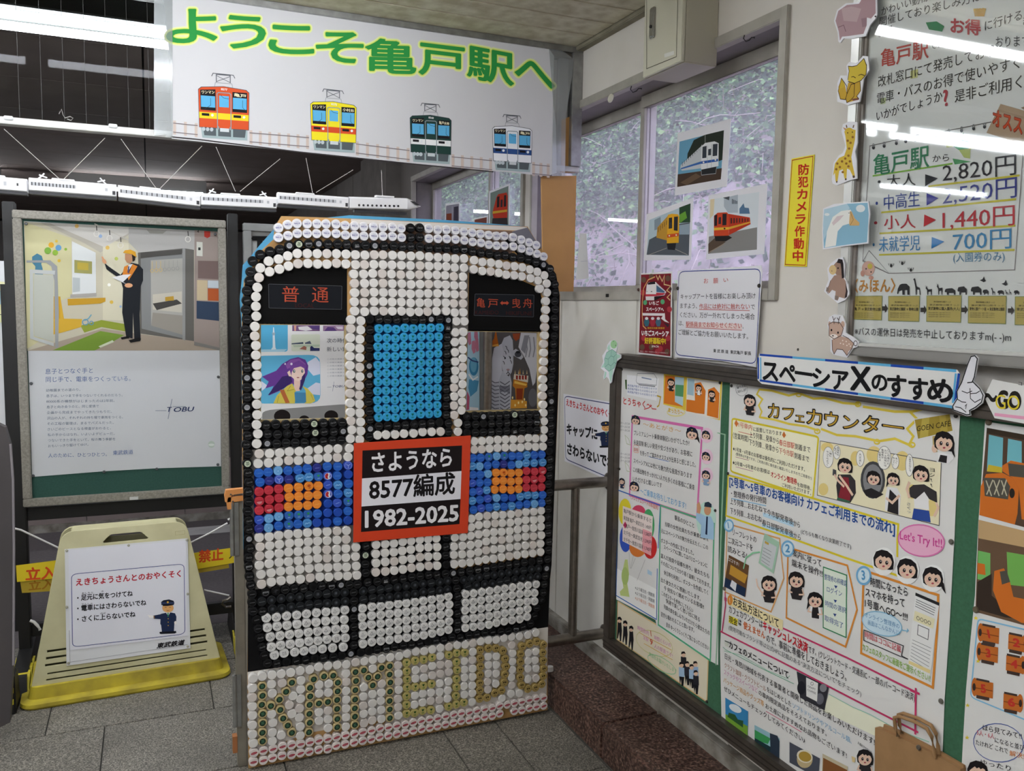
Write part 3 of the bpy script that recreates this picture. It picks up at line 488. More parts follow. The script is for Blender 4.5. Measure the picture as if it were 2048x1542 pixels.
CAPDATA = """
A N | 597,237 738,188 883,168 1038,175 1189,175 1332,178 1483,180 1625,200 1768,209
B N N N N N k c N N N N | 292,218 443,223 590,225 737,230 870,245 1013,238 1155,235 1296,250 1433,268 1568,268 1707,278
C N | 222,295 350,313 475,330 603,348 722,362 842,363 978,382 1103,420 1222,462 1335,502
A N | 597,387 742,358 886,325 1040,325 1186,327 1335,325 1486,328 1630,350 1772,352
B N N N N N c c N N N N | 298,363 448,363 590,367 737,370 877,385 1020,387 1155,383 1300,400 1437,405 1572,408 1710,415
C N | 224,428 355,453 482,470 603,495 724,510 845,512 982,523 1110,557 1230,597 1343,637 1450,678
A k k k c s t b s c l c | 200,745 315,648 465,597 617,567 763,510 908,487 1062,485 1213,483 1362,487 1508,487 1650,492
B z l s c l c c l c c c c | 182,510 320,505 462,510 610,512 755,515 890,525 1020,523 1160,525 1300,543 1440,550 1572,550 1710,565
C b c c l c c c l k c s b l c k l l | 222,567 352,600 482,622 610,632 735,660 855,660 975,690 1095,697 1210,727 1330,768 1440,803 1545,868 1580,990 1623,1110 1628,1240 1613,1370 1622,1497
F l c l c c x c l l c s c c c c | 1357,103 1370,203 1355,310 1347,405 1345,505 1340,605 1335,700 1325,795 1320,885 1315,985 1322,1085 1318,1185 1313,1278 1318,1375 1315,1470
H l - c c c l l c l x c c | 1235,400 1225,510 1235,610 1230,710 1225,810 1215,915 1230,1020 1215,1120 1212,1225 1213,1325 1212,1425 1213,1520
K c l l s c c c x l k l | 1160,180 1155,268 1145,365 1135,462 1118,545 1110,632 1100,720 1083,800 1030,885 1010,970 965,1045
K c b l l k l c l c l | 885,1085 810,1105 730,1130 650,1135 565,1140 480,1145 395,1165 310,1175 218,1200 130,1195
A W | 445,752 597,722 740,672 885,632 1040,635 1192,637 1345,637 1492,637 1638,645 1783,655
B W | 310,657 455,652 592,655 737,660 878,665 1020,672 1160,667 1300,682 1437,690 1570,697 1703,712
C W | 222,710 378,737 505,765 636,775 757,795 878,820 1000,830 1120,847 1235,880 1350,915 1460,970
A W | 458,915 608,873 752,828 898,788 1048,785 1196,795 1345,797 1492,782 1635,795 1783,805
B W | 303,807 447,802 590,805 730,812 873,815 1015,818 1162,820 1300,827 1437,827 1565,833 1695,850
C W | 220,853 372,877 505,903 632,910 757,932 873,960 997,970 1115,985 1247,1015 1362,1050 1393,1175 1498,1095 1502,1235 1488,1368 1488,1503
A W | 313,858 297,1005 270,1155 250,1298 246,1447
D W | 195,75 178,197 178,310 190,423 190,537 200,655 202,775 202,890 202,1005 202,1120 207,1248 200,1362 215,1473
G W | 210,418
A l k l k l | 165,915 148,1055 110,1205 105,1355 95,1500
D l l c l c c s l c s c l c | 85,110 68,238 68,350 78,460 78,575 85,690 85,805 85,920 88,1038 82,1155 85,1268 80,1378 95,1490
G c l t c c c l l c c | 82,425 100,540 95,665 105,775 118,893 108,1010 110,1130 97,1252 115,1368 115,1475
I s c c b c c l l l k l | 97,148 110,250 98,348 98,445 105,550 118,645 132,738 132,825 142,920 180,1010 195,1105
I c c k l | 220,1200 238,1300 262,1388 297,1470
I c - k k - c l - s | 393,1475 497,1460 600,1448 700,1440 795,1420 890,1415 995,1405 1085,1390 1180,1370
J - - l b l l c c - c c | 170,1358 255,1342 345,1327 440,1318 530,1297 620,1285 712,1275 800,1262 885,1240 968,1228 1055,1228
B W | 140,950 290,950 433,942 577,945 720,952 865,963 1010,965 1150,962 1285,965 1418,965 1547,970 1682,987
C W | 205,990 202,1130 212,1268 207,1405 212,1540
B W | 153,1095 305,1093 448,1088 590,1090 735,1097 880,1100 1022,1112 1162,1107 1295,1105 1437,1105 1557,1115 1688,1125
B W | 155,1238 308,1235 452,1232 597,1235 740,1240 883,1243 1015,1258 1153,1252 1287,1250 1432,1250 1563,1252 1695,1265
B W | 150,1378 302,1385 452,1375 592,1377 733,1383 873,1382 1018,1397 1155,1392 1287,1393 1420,1390 1560,1392 1683,1405
B W | 155,1520 308,1530 455,1518 597,1520 735,1525 875,1522 1010,1535 1143,1530 1277,1528 1415,1525 1565,1522 1695,1545
E W | 135,118 133,222 127,330 125,440 125,550 125,660 130,768 125,878 125,990 125,1105 130,1215 133,1318 143,1425 125,1530
E W | 250,130 250,238 240,350 237,458 238,567 237,683 240,793 235,900 233,1012 233,1117 240,1225 248,1332 250,1437 235,1540
G W | 1352,475 1335,582
E W | 1383,135 1370,267 1365,382 1365,503 1370,615 1370,720 1363,823 1357,925 1357,1028 1355,1137 1358,1248
E W | 1480,137 1467,262 1460,368 1460,470 1460,575 1460,678 1458,780 1457,883 1450,988 1452,1090 1443,1193 1405,1340 1403,1445
E - c l c c l c s l s | 355,110 465,110 568,115 673,112 778,110 880,118 982,118 1083,110 1185,112 1287,120
E l - l - s s c l l l c s l | 357,235 353,340 347,452 348,555 347,665 352,772 345,882 345,985 342,1090 350,1200 357,1303 360,1410 350,1505
E l k c c x c c - l l | 463,1380 568,1375 675,1378 778,1368 882,1360 980,1355 1082,1345 1185,1335 1290,1345 1290,1445
E z c c c l c l c c l c | 1283,215 1278,325 1272,425 1270,523 1270,628 1275,733 1262,835 1260,940 1262,1042 1260,1140 1262,1245
E W | 447,1487 550,1482 657,1477 763,1470 875,1465 983,1450 1092,1448 1197,1445
G c l c c l t c c l | 327,188 443,180 570,182 683,180 803,172 915,170 1032,165 1150,160 1263,155
G c l x l k t c c s | 343,298 465,305 585,293 705,290 820,288 928,282 1040,270 1160,270 1272,262
G s l l l l c c c l | 337,415 455,415 570,408 683,405 800,405 917,395 1033,390 1143,375 1253,373
H x l s c c c t c l c | 215,80 318,75 415,78 512,75 610,72 703,65 798,60 888,65 980,58 1070,60
H c l - c l c l l l b | 215,182 318,178 415,172 515,170 612,163 708,160 803,155 895,153 983,150 1075,150
H - l l c l l z l - l | 212,280 315,278 415,275 510,272 607,265 703,258 800,265 893,255 985,250 1073,252
G W | 240,543 368,540 490,530 610,515 730,513 845,502 968,490 1092,482 1208,480
G W | 228,663 355,655 475,640 603,628 723,625 845,615 967,600 1083,590 1203,588
G B B L B B B d B B Y | 233,782 350,768 472,752 595,750 717,742 832,725 952,715 1080,700 1208,700 1335,685
G B d Y d w w H P B p | 247,893 363,875 483,860 605,855 743,845 853,830 968,825 1085,815 1203,812 1340,797
G e e e o o O o D w B | 238,1010 357,990 478,978 600,968 727,957 850,940 967,940 1088,925 1212,928 1345,912
G m e e o o o o P B w | 240,1128 365,1108 485,1090 610,1078 727,1070 845,1062 958,1053 1090,1040 1212,1037 1340,1025
G e m e o o o o p D H | 240,1243 360,1222 482,1207 603,1197 720,1187 838,1180 950,1165 1088,1155 1205,1150 1335,1135
G D L L H H H B p p B | 237,1358 358,1343 482,1317 605,1307 725,1300 840,1288 958,1282 1085,1270 1210,1265 1335,1250
G d L B H B w p p B p | 237,1463 355,1455 480,1432 605,1417 717,1408 832,1400 952,1393 1077,1390 1208,1375 1332,1363
H W | 302,388 397,385 495,378 595,370 690,367 785,363 880,360 972,345 1060,353 1158,350
H W | 300,490 395,487 490,478 590,470 685,465 783,465 875,465 968,450 1058,457 1152,453
F W | 1253,103 1253,205 1250,303 1240,405 1240,508 1240,613 1235,715 1230,823 1232,922 1225,1020 1232,1125 1235,1222 1240,1322 1240,1423
H B B H L H B B w B B | 285,595 383,592 483,583 580,573 673,570 770,572 860,573 953,558 1043,558 1137,553
H w L B B d B L w w w | 280,695 370,697 468,687 568,673 665,670 760,682 853,672 943,655 1042,655 1147,648
H B B L o O o o e e m | 285,802 375,800 472,790 572,775 665,775 757,782 855,775 948,755 1048,762 1147,752
H D B B o o o o e m e | 278,905 370,900 468,895 570,882 662,877 757,885 852,878 950,862 1043,863 1137,850
H B D w o o o o e e e | 283,1015 365,1005 457,992 557,985 660,980 757,988 850,978 945,960 1040,963 1133,955
H w B D L B p w w w B | 278,1122 372,1110 470,1097 578,1085 673,1083 773,1085 870,1072 960,1055 1052,1055 1147,1050
H B D B w B w B B L B | 292,1235 387,1213 487,1207 578,1195 670,1197 765,1190 858,1175 952,1165 1045,1160 1137,1150
I W | 207,135 312,128 413,113 518,100 618,93 720,85 822,78 930,73 1035,68 1133,62
I W | 217,235 318,222 423,208 528,195 628,190 728,180 828,172 928,168 1033,163 1132,155
I W | 210,332 315,318 417,305 520,290 622,285 720,273 820,267 925,267 1030,260 1130,253 1235,240
I W | 207,430 312,413 417,400 518,392 622,382 728,370 828,357 930,355 1033,352 1130,350 1230,340
I W | 225,527 332,512 433,493 535,485 638,475 740,463 842,457 938,457 1040,450 1135,450 1238,440
I W | 230,633 335,610 438,595 543,583 645,580 750,565 852,555 948,557 1048,545 1145,545 1245,538
J W | 333,213 430,205 523,198 617,182 707,172 798,158 887,150 975,145
J W | 330,312 428,300 522,292 613,278 705,265 798,247 890,240 983,237
J W | 335,408 432,395 527,390 620,373 710,362 802,345 890,340 983,337
J W | 330,507 433,498 527,488 620,475 710,460 803,450 895,440 983,437
J c t l l l c l - | 225,227 218,322 217,418 222,512 1078,135 1075,235 1073,325 1078,425
H W | 267,1345 362,1318 463,1308 560,1303 655,1297 755,1290 847,1275 940,1262 1037,1257 1130,1245
H W | 265,1450 360,1425 460,1412 560,1402 650,1398 748,1393 845,1378 937,1362 1037,1360 1128,1350
K W | 160,135 248,130 330,117 415,103 497,88 577,78 660,75 745,68 830,50 913,38 997,33 1078,20
K W | 152,233 243,225 328,217 412,202 495,178 577,163 660,160 745,150 830,135 913,125 997,122 1082,112
K W | 150,320 240,315 328,310 410,290 495,273 575,262 658,255 745,240 828,232 912,222 992,217 1073,203
K W | 155,420 240,410 323,400 410,385 490,370 572,360 658,345 742,335 823,323 907,312 990,303 1073,290
I b x l c c - c b s l l | 275,720 383,703 483,690 580,680 680,678 780,660 873,650 975,650 1075,637 1165,640 1250,635
J c l z k c l l c c l s | 245,612 345,603 435,597 527,587 620,575 712,558 800,548 893,535 980,533 1070,520 1152,512
K c l b b l l c c l - c | 228,505 320,492 405,477 495,463 575,450 655,438 735,427 818,415 900,400 980,390 1062,382
I h g g g g h g h g g l | 235,818 337,800 438,785 538,772 635,768 735,750 827,737 925,735 1020,727 1115,718 1210,718
J g h h h g g g g h g g l | 195,705 287,690 378,688 468,673 560,665 652,650 743,640 830,627 920,620 1008,610 1093,595 1178,590
K g g g h g g g g h g g | 253,585 337,572 417,558 498,540 578,533 655,520 735,507 815,495 893,485 973,472 1050,465
I c g g g h h h g g g l | 240,920 345,895 445,888 545,872 640,865 737,850 832,840 928,835 1022,828 1118,812 1215,810
J h h g g g g g g h g g l | 200,795 297,780 387,778 475,768 565,757 655,745 745,733 833,712 922,708 1010,698 1092,685 1190,675
K h g g g h h g g g g | 298,653 387,640 475,628 560,622 640,605 715,592 800,580 880,570 960,560 1038,548
I R R R R R R r r R | 283,993 390,983 497,970 605,962 710,948 815,937 917,927 1018,920 1117,908
I R R r r R r r R r | 295,1095 398,1080 503,1070 608,1060 710,1045 812,1038 915,1027 1013,1015 1112,1008
I R R R r R R R R R | 323,1193 427,1182 530,1168 628,1157 728,1145 827,1135 922,1125 1020,1112 1117,1105
I R R R r R R R q q | 335,1303 435,1282 537,1270 637,1257 735,1240 833,1235 928,1220 1027,1207 1123,1203
I q q q R q q q q | 368,1387 473,1367 585,1355 682,1343 782,1328 880,1320 988,1312 1102,1302
I s l l c c | 1213,895 1210,993 1215,1085 1218,1180 1215,1280
J r R R R R r R R R R R | 190,890 290,873 383,868 475,853 568,843 657,835 747,823 837,810 927,795 1017,782 1102,762
J R r R R r r R R R R r | 185,985 287,968 382,960 475,948 567,940 657,928 747,915 837,903 925,888 1022,868 1113,850
J R R R R R R R R R r R | 193,1078 287,1062 382,1053 475,1042 567,1030 657,1018 747,1003 838,993 932,975 1022,958 1110,938
J r R R R r r R R R R R | 195,1173 290,1157 384,1145 477,1133 568,1120 660,1107 755,1093 845,1083 935,1067 1023,1048 1110,1028
J r R R R r R R r R r R | 193,1267 288,1247 384,1237 477,1225 570,1213 662,1200 753,1190 842,1175 930,1157 1018,1138 1103,1117
K c l c c b | 190,760 190,848 190,945 190,1040 188,1115
K R R R r R R r R R R | 275,738 360,730 447,715 530,703 612,690 692,675 773,665 858,650 940,643 1025,633
K R | 275,828 358,818 440,805 530,790 610,778 690,760 770,750 853,735 935,728 1010,727
K R R R r R R R R R R | 270,912 355,902 440,892 525,880 605,867 690,850 770,840 852,825 933,817 1008,813
K R r R R R R R R R | 275,1003 360,993 440,985 525,972 612,957 693,940 770,930 852,915 935,897
K r R R r q r R R R | 273,1097 358,1085 440,1075 525,1063 605,1045 688,1027 770,1015 852,1005 930,978
L W | 170,365 287,340 410,322 528,308 650,292 768,268 890,255 1003,220 1123,205 1240,192 1355,188
M W | 158,258 287,243 413,220 542,207 667,185 797,170 915,130 1043,100 1165,93 1285,70 1405,45 1530,30
N W | 235,340 340,333 443,315 548,290 653,273 757,270 860,247 962,230 1068,222 1180,203 1290,177
L W | 160,488 158,608 160,722 163,838 160,962 163,1080 172,1195
L v | 283,463 285,583 277,697 290,813 287,932 285,1053 287,1165 663,417 588,530 503,633 395,713 515,763 550,873 608,963 660,1053
L W | 403,440 540,425 413,555 677,590 630,705 405,820 663,817 420,930 413,1055 527,1090 413,1165 780,392 775,507 775,625 762,748 757,862 770,980 770,1093
L v | 940,373 1070,337 1187,325 1248,417 1245,527 1237,637 1238,750 1240,880 1238,982 893,483 895,592 887,700 883,813 888,927 880,1048 1007,680 1122,660
L W | 1010,447 1132,432 1010,557 1128,545 1008,797 1125,775 1010,905 1125,887 1125,997 1353,303 1357,408 1353,525 1355,637 1353,747 1353,860 1350,982
M v | 155,398 160,530 153,663 147,800 143,930 145,1053 147,1173 277,373 343,480 407,593 480,465 537,335 660,310 658,433 665,550 660,685 657,820 660,943 660,1073
M W | 412,350 280,625 542,573 273,760 407,727 538,703 270,895 405,860 530,825 277,1015 405,980 535,957 283,1155 403,1110 537,1090 782,302 787,420 788,540 792,662 780,795 783,913 787,1040
M V | 908,268 910,392 915,510 915,630 907,757 907,885 908,1013 1033,235 1160,220 1283,188 1035,620 1152,605 1275,580 1027,1000 1143,970 1265,963
M W | 1402,165 1040,375 1163,350 1285,312 1403,292 1523,285 1038,497 1163,482 1285,450 1403,425 1530,402 1395,567 1523,540 1030,747 1147,717 1267,703 1393,693 1513,672 1023,880 1142,848 1263,825 1390,810 1508,790 1393,940
N V | 122,475 227,448 335,442 225,568 235,675 225,795 225,905 217,1020 120,1165 223,1135 325,1110
N W | 330,555 330,667 332,775 325,890 330,1003 443,430 438,540 440,655 440,767 435,883 437,985 433,1105
N f | 543,410 543,520 545,632 540,742 537,850 537,950 535,1060 652,383 755,383 848,420 875,523 888,632 873,735 865,842 830,947 737,985 635,1045
N W | 650,495 757,490 652,607 757,607 650,720 755,720 640,830 750,857 645,935 835,1053 968,340 977,450 975,560 973,670 962,772 965,877 955,990 1067,985
N f | 1108,360 1085,463 1083,567 1080,672 1080,775 1098,878 1208,322 1302,293 1390,337 1383,440 1388,550 1393,658 1388,757 1370,863 1183,928 1282,912
N W | 1187,445 1288,427 1183,552 1280,545 1183,655 1290,652 1182,797 1290,785
L E | 180,1315 300,1285 423,1265 543,1232 660,1217 777,1200 893,1180 1007,1157 1122,1137 1233,1113 1345,1092 1460,1075
M E | 265,1285 392,1262 517,1232 643,1215 765,1190 887,1172 1007,1140 1128,1120 1245,1100 1365,1080 1483,1050 1600,1027
N E | 290,1255 397,1245 500,1220 603,1200 705,1185 803,1153 903,1140 1002,1120 1100,1105 1200,1077 1297,1060 1393,1050
L E | 175,1430 300,1410 418,1380 537,1350 660,1340 773,1315 885,1297 1005,1273 1120,1267 1230,1223 1343,1205 1455,1182
M E | 262,1410 388,1388 513,1357 638,1335 765,1312 887,1293 1008,1260 1128,1238 1247,1220 1363,1197 1480,1168 1597,1147
N E | 288,1358 396,1345 496,1325 600,1305 703,1293 803,1260 1001,1227 1101,1213 1200,1183 1296,1167 1393,1152
"""
for _l in CAPDATA.strip().split('\n'):
    _h, _p = _l.split(' | '); _c, *_k = _h.split(' ')
    caps(_c, _k, [tuple(map(int, q.split(','))) for q in _p.split(' ')])
_c0x = [465,455,452,452,450,453,452,447,447,455,460]; _c7x = [1185,1173,1168,1168,1170,1163,1162,1160,1157,1158,1160]
_c0y = [222,332,438,545,655,753,858,963,1070,1173,1277]; _c7y = [215,322,425,525,630,728,830,932,1033,1133,1232]; _dy = [0,0,12,-8,4,-6,-2,-4]
for _i in range(11): caps('E', ['T'], [(_c0x[_i]+(_c7x[_i]-_c0x[_i])*k/7, _c0y[_i]+(_c7y[_i]-_c0y[_i])*k/7+_dy[k]+random.uniform(-3, 3)) for k in range(8)])

mos = empty('bottle_cap_artwork', (.79, YB+.02, 0), 'tall train front made of hundreds of plastic bottle caps with KAMEIDO lettering', 'artwork')
art = Art((0, YB, 0), (0, -1, 0))
OUT = [(497,1537),(495,1345),(497,1200),(496,1150),(488,1120),(485,900),(484,640),(488,560),(504,535),(524,500),(548,478),(549,455),(563,432),(702,437),(1055,453),(1070,478),(1083,497),(1095,520),(1112,545),(1120,590),(1118,760),(1108,1000),(1103,1130),(1100,1160),(1096,1254),(1095,1420)]
WL = [(522,650),(689,650),(692,836),(522,840)]; WR = [(935,663),(1076,665),(1077,818),(931,822)]
def board2(outline, holes, y0, th, m, name, parent):
    c = bpy.data.curves.new(name, 'CURVE'); c.dimensions = '2D'; c.fill_mode = 'BOTH'; c.extrude = th/2
    for q in [outline]+holes:
        P = [PY(x, y, YB) for x, y in q]; s = c.splines.new('POLY'); s.points.add(len(P)-1); s.use_cyclic_u = True
        for i, p in enumerate(P): s.points[i].co = (p.x, p.z, 0, 1)
    o = bpy.data.objects.new(name, c); me = bpy.data.meshes.new_from_object(o); bpy.data.objects.remove(o)
    for v in me.vertices: v.co = (v.co.x, y0+th/2-v.co.z, v.co.y)
    me.flip_normals(); me.materials.clear(); me.materials.append(m); o = bpy.data.objects.new(name, me); COL.objects.link(o); return attach(o, parent)
M_card = mat('cardboard', 'BE9660', .85, noise=.4, nscale=9, col2='AD8450')
bd = board2(OUT, [WL, WR], YB, .008, M_card, 'backing_board', mos)
M_bs = mat('blue_sheet', '4F9BC4', .7)
for pts in ([(487,1100),(483,640),(480,600),(484,560),(486,530),(500,515),(520,490),(545,462),(556,445),(560,560),(508,600),(508,1100)], [(556,445),(700,430),(900,440),(1050,452),(1046,470),(900,462),(702,452),(560,470)]):
    MB().prism([PY(x, y, YB)+Vector((0, .0085, 0)) for x, y in pts], (0, .002, 0), M_bs).build('blue_backing_sheet', mos)
# coloured sheets glued on the board between the caps
def hs(name, col, pts, l): a = Art((0, YB, 0), (0, -1, 0)); a.poly(col, pts, l).build(name, mos)
hs('white_sheet', 'CFC9C2', [(702,438),(1054,454),(1054,462),(702,447)], 2)
hs('brown_sheet', '7C6354', [(702,447),(1024,462),(1024,520),(935,510),(702,500)], 2)
hs('slate_sheet', '6E6C74', [(1024,463),(1055,455),(1070,479),(1082,497),(1072,500),(1040,482),(1024,476)], 3)
hs('grey_sheet', '8C8883', [(702,500),(935,512),(935,530),(1000,545),(1075,575),(1080,575),(1082,600),(1058,580),(950,545),(936,545),(936,660),(932,820),(895,825),(888,868),(745,880),(742,640),(888,636),(888,632),(702,640)], 3)
hs('grey_sheet', '8C8883', [(692,640),(722,640),(725,880),(722,1160),(500,1185),(496,896),(695,880)], 3)
hs('black_sheet', '0B0A0C', [(504,540),(530,508),(560,495),(702,497),(702,505),(560,520),(520,545),(514,650),(518,852),(695,838),(695,884),(520,898),(500,900),(496,1180),(487,1120),(485,640),(490,560)], 4)
hs('black_sheet', '0B0A0C', [(1000,470),(1055,490),(1090,520),(1112,548),(1119,590),(1117,760),(1108,1000),(1103,1130),(1099,1165),(1085,1120),(1092,900),(1096,700),(1096,600),(1080,545),(1040,515)], 4)
hs('black_sheet', '0B0A0C', [(918,822),(1078,817),(1080,868),(922,876)], 4)
hs('black_sheet', '0E0D0F', [(732,632),(905,628),(902,880),(738,884)], 4)
hs('navy_sheet', '14406E', [(748,648),(888,646),(882,836),(750,842)], 5)
hs('navy_sheet', '17307A', [(508,945),(708,925),(708,1050),(508,1068)], 4); hs('dark_red_sheet', '6E1E22', [(511,985),(568,975),(568,1022),(511,1032)], 5)
hs('dark_red_sheet', '6E1E22', [(1048,938),(1092,935),(1090,982),(1047,985)], 5)
hs('navy_sheet', '17307A', [(936,912),(1092,902),(1090,1012),(938,1025)], 4)
hs('grey_sheet', '8C8883', [(936,880),(1094,872),(1092,902),(936,912)], 3); hs('grey_sheet', '85807A', [(936,1025),(1090,1010),(1086,1100),(903,1135),(905,1062)], 3)
hs('black_sheet', '0A090B', [(718,1060),(908,1045),(906,1140),(1090,1112),(1100,1160),(1096,1254),(495,1344),(496,1180),(722,1160)], 5)
hs('white_sheet', 'D6D0CA', [(495,1344),(1096,1254),(1093,1392),(790,1448),(760,1440),(620,1465),(520,1500),(500,1493)], 5)
# black display panels above the two windows and the lit-destination prints on them
def led(pts, inner, name):
    P = [art.at(x, y, 0)+Vector((0, -.001, 0)) for x, y in pts]; return MB().prism(P, (0, .0008, 0), mat('display_black', '050404', .6, spec=.15)).build(name, mos)
d1 = led([(512,545),(556,530),(600,528),(694,534),(694,650),(512,648)], None, 'destination_panel')
d2 = led([(938,545),(1000,548),(1040,560),(1078,576),(1084,600),(1082,664),(936,662)], None, 'destination_panel')
def ledart(q, parent, texts, arrow=None):
    a = Art((0, YB-.0024, 0), (0, -1, 0)); a.rrect('12141A', q, .02, None, 1); a.rrect('6C6E74', q, .02, .0008, 2)
    for t, p0, p1, h, c in texts: a.text(t, p0, p1, h, c, .0, 3)
    if arrow:
        x, y = arrow; a.poly('B04A32', [(x-9,y),(x-4,y-4.5),(x-4,y-2),(x+4,y-2),(x+4,y-4.5),(x+9,y),(x+4,y+4.5),(x+4,y+2),(x-4,y+2),(x-4,y+4.5)], 3)
    a.build('display_print', parent)
ledart([(537,568),(684,572),(683,619),(538,616)], d1, [('普', (564,605), (598,606), 37, 'B04A32'), ('通', (624,606), (657,607), 37, 'B04A32'), ('LOCAL', (590,616), (628,617), 13, '3E1614')])
ledart([(950,588),(1068,590),(1067,634),(948,631)], d2, [('亀', (953,615), (970,616), 22, 'B04A32'), ('戸', (976,616), (996,617), 22, 'B04A32'), ('曳', (1024,616), (1041,617), 22, 'B04A32'), ('舟', (1046,616), (1065,617), 22, 'B04A32'),
    ('KAMEIDO', (950,630), (997,630), 12, '3E1614'), ('HIKIFUNE', (1012,631), (1064,632), 12, '3E1614')], (1009, 606))
# rims of the windows
for q, nm in ((WL, 'a'), (WR, 'b')):
    a = MB(); P = [PY(x, y, YB-.001) for x, y in q]; c = sum(P, Vector())/4
    for i in range(4):
        p, r_ = P[i], P[(i+1) % 4]; p2, r2 = p+(p-c).normalized()*.008, r_+(r_-c).normalized()*.008
        a.hull([p, r_, r_+Vector((0, .012, 0)), p+Vector((0, .012, 0)), p2, r2, r2+Vector((0, .012, 0)), p2+Vector((0, .012, 0))], mat('window_rim', 'A89468', .6))
    a.build('window_rim', mos)
# farewell sign
sg = [(708,886.5),(941.6,871),(935.8,1065.8),(706.7,1085)]
sa = Art((0, YT-.0035, 0), (0, -1, 0)); sign = sheet(sa, sg, .002, mat('red_orange_board', 'D8401C', .45), 'farewell_sign', 'square orange-red sign with black and white farewell lettering on the cap artwork', 'sign')
sa.poly('1A1214', [(725,901),(924,891),(923,942),(724,957)], 1).poly('E9E7EE', [(724,957),(923,942),(921,998),(723,1013)], 1).poly('1A1214', [(723,1013),(921,998),(919,1048),(722,1064)], 1)
sa.text('さようなら', (744,947), (903,935), 47, 'EFECEF', .025, 2).text('8577編成', (739,1003), (909,989), 52, '161214', .025, 2).text('1982-2025', (731,1060), (916,1046), 50, 'EFECEF', .03, 2)
sa.build('sign_print', sign)
# the caps themselves
meshes = {k: capmesh(v[0]+'|'+k, v[1], v[2]) for k, v in KIND.items()}
bypart = {}
for q, x, z, r in CAPS: bypart.setdefault(PART[KIND[q][0]], []).append((q, x, z, r))
for pn, lst in bypart.items():
    lst.sort(key=lambda t: (t[1]**2+(t[2]-1.2)**2)); head, rest = lst[:300], lst[300:]
    for q, x, z, r in head:
        o = bpy.data.objects.new(pn, meshes[q]); o.location = (x, YB-.0004+random.uniform(-.0006, 0), z); o.rotation_euler = (random.uniform(-.03, .03), r, random.uniform(-.03, .03)); COL.objects.link(o); attach(o, mos)
    if rest:
        vs, fs, mi, mats = [], [], [], []
        for q, x, z, r in rest:
            me = meshes[q]; b = len(vs); M4 = Matrix.Rotation(r, 4, 'Y')
            vs += [tuple(M4 @ v.co+Vector((x, YB-.0004, z))) for v in me.vertices]
            for p in me.polygons:
                m = me.materials[p.material_index]
                if m not in mats: mats.append(m)
                fs.append([b+i for i in p.vertices]); mi.append(mats.index(m))
        me = bpy.data.meshes.new(pn+'s'); me.from_pydata(vs, [], fs)
        for m in mats: me.materials.append(m)
        me.polygons.foreach_set('material_index', mi); o = bpy.data.objects.new(pn+'s_right_side', me); COL.objects.link(o); attach(o, mos); o['kind'] = 'stuff'; o.name = 'white_caps'
print('caps', len(CAPS), {k: len(v) for k, v in bypart.items()})
o = bpy.data.objects.new('loose_cap', meshes['W']); p = PZ(1102, 1345, .123); o.location = (p.x, p.y+.012, .1255); o.rotation_euler = (math.radians(-96), 0, .3); o.location.z = .1245
COL.objects.link(o); props(o, 'single white bottle cap lying loose on the red granite step', 'bottle cap')
# metal door panel that carries the artwork, with hinges and two wooden clips
fp = empty('folding_panel', (.25, 2.77, 0), 'narrow aluminium panel edge with hinges standing behind the left side of the cap artwork', 'panel')
box('panel_edge', (.232, 2.745, .0), (.262, 2.775, .893), mat('worn_aluminium', '9B9588', .5, .4, noise=.5, nscale=9, col2='6E675C'), fp, bevel=.002)
box('panel_sheet', (.262, 2.742, .0), (1.30, 2.768, .893), mat('panel_back', '7F7A70', .7), fp)
for z in (.70, .14):
    MB().tube([(.226, 2.742, z), (.226, 2.742, z+.17)], .0075, M_alu, 10).build('hinge_pin', fp)
    box('hinge_leaf', (.226, 2.738, z), (.245, 2.7445, z+.17), M_alu, fp)
box('foot_block', (.218, 2.745, .05), (.232, 2.77, .105), mat('clip_wood', 'A2683C', .7), fp)
for k, (x, z) in enumerate(((.234, .893), (.24, .87))):
    c = empty('wooden_clip', (x, 2.75, z), ['upper', 'lower'][k]+' orange wooden clip gripping the edge beside the blue caps', 'clip', 'wooden clips on the panel edge')
    MB().prism([(x-.03, 2.735, z+.0), (x-.026, 2.735, z+.018), (x+.03, 2.735, z+.02), (x+.034, 2.735, z+.006), (x-.01, 2.735, z+.002), (x-.012, 2.735, z-.02), (x-.028, 2.735, z-.02)], (0, .022, 0), mat('clip_orange', 'D08A4A', .6)).build('clip_jaw', c)
    MB().tube([(x-.012, 2.734, z+.004), (x-.012, 2.76, z+.004)], .003, M_steel, 8).build('spring', c)

# ------------------------------------------------------------------ welcome banner
NB = (0, -1, 0)
ban = Art((0, 3.092, 0), NB)
top = [(312, -30)]+[(312+k*(1100-312)/12, -30+k*7.2+(0 if k < 9 else (k-8)**2*1.0)) for k in range(1, 13)]
top = [(322, -40), (500, -22), (640, 0), (760, 22), (880, 45), (960, 58), (1010, 66), (1060, 78), (1095, 93), (1108, 112)]
outl = top+[(1106, 200), (1112, 250), (1113, 346), (1095, 352), (700, 315), (343, 277), (341, 130)]
MP = mat('banner_paper', 'CFCED0', .65)
bs = sheet(ban, outl, .001, MP, 'welcome_banner', 'long white paper banner with green welcome lettering and four drawn trains above the beam', 'banner')
ban.crop(300, 0, 2.327)
for t, p0, p1, h in (('ようこそ', (75, 208), (985, 305), 205), ('亀戸駅へ', (1005, 345), (1885, 412), 185)):
    pass
GL = [('よ', 78, 212, 310, 210, 200), ('う', 330, 236, 535, 236, 195), ('こ', 555, 262, 760, 268, 190), ('そ', 775, 300, 990, 305, 185), ('亀', 1003, 345, 1235, 350, 185), ('戸', 1253, 350, 1460, 372, 180), ('駅', 1478, 368, 1690, 405, 182), ('へ', 1700, 405, 1880, 440, 190)]
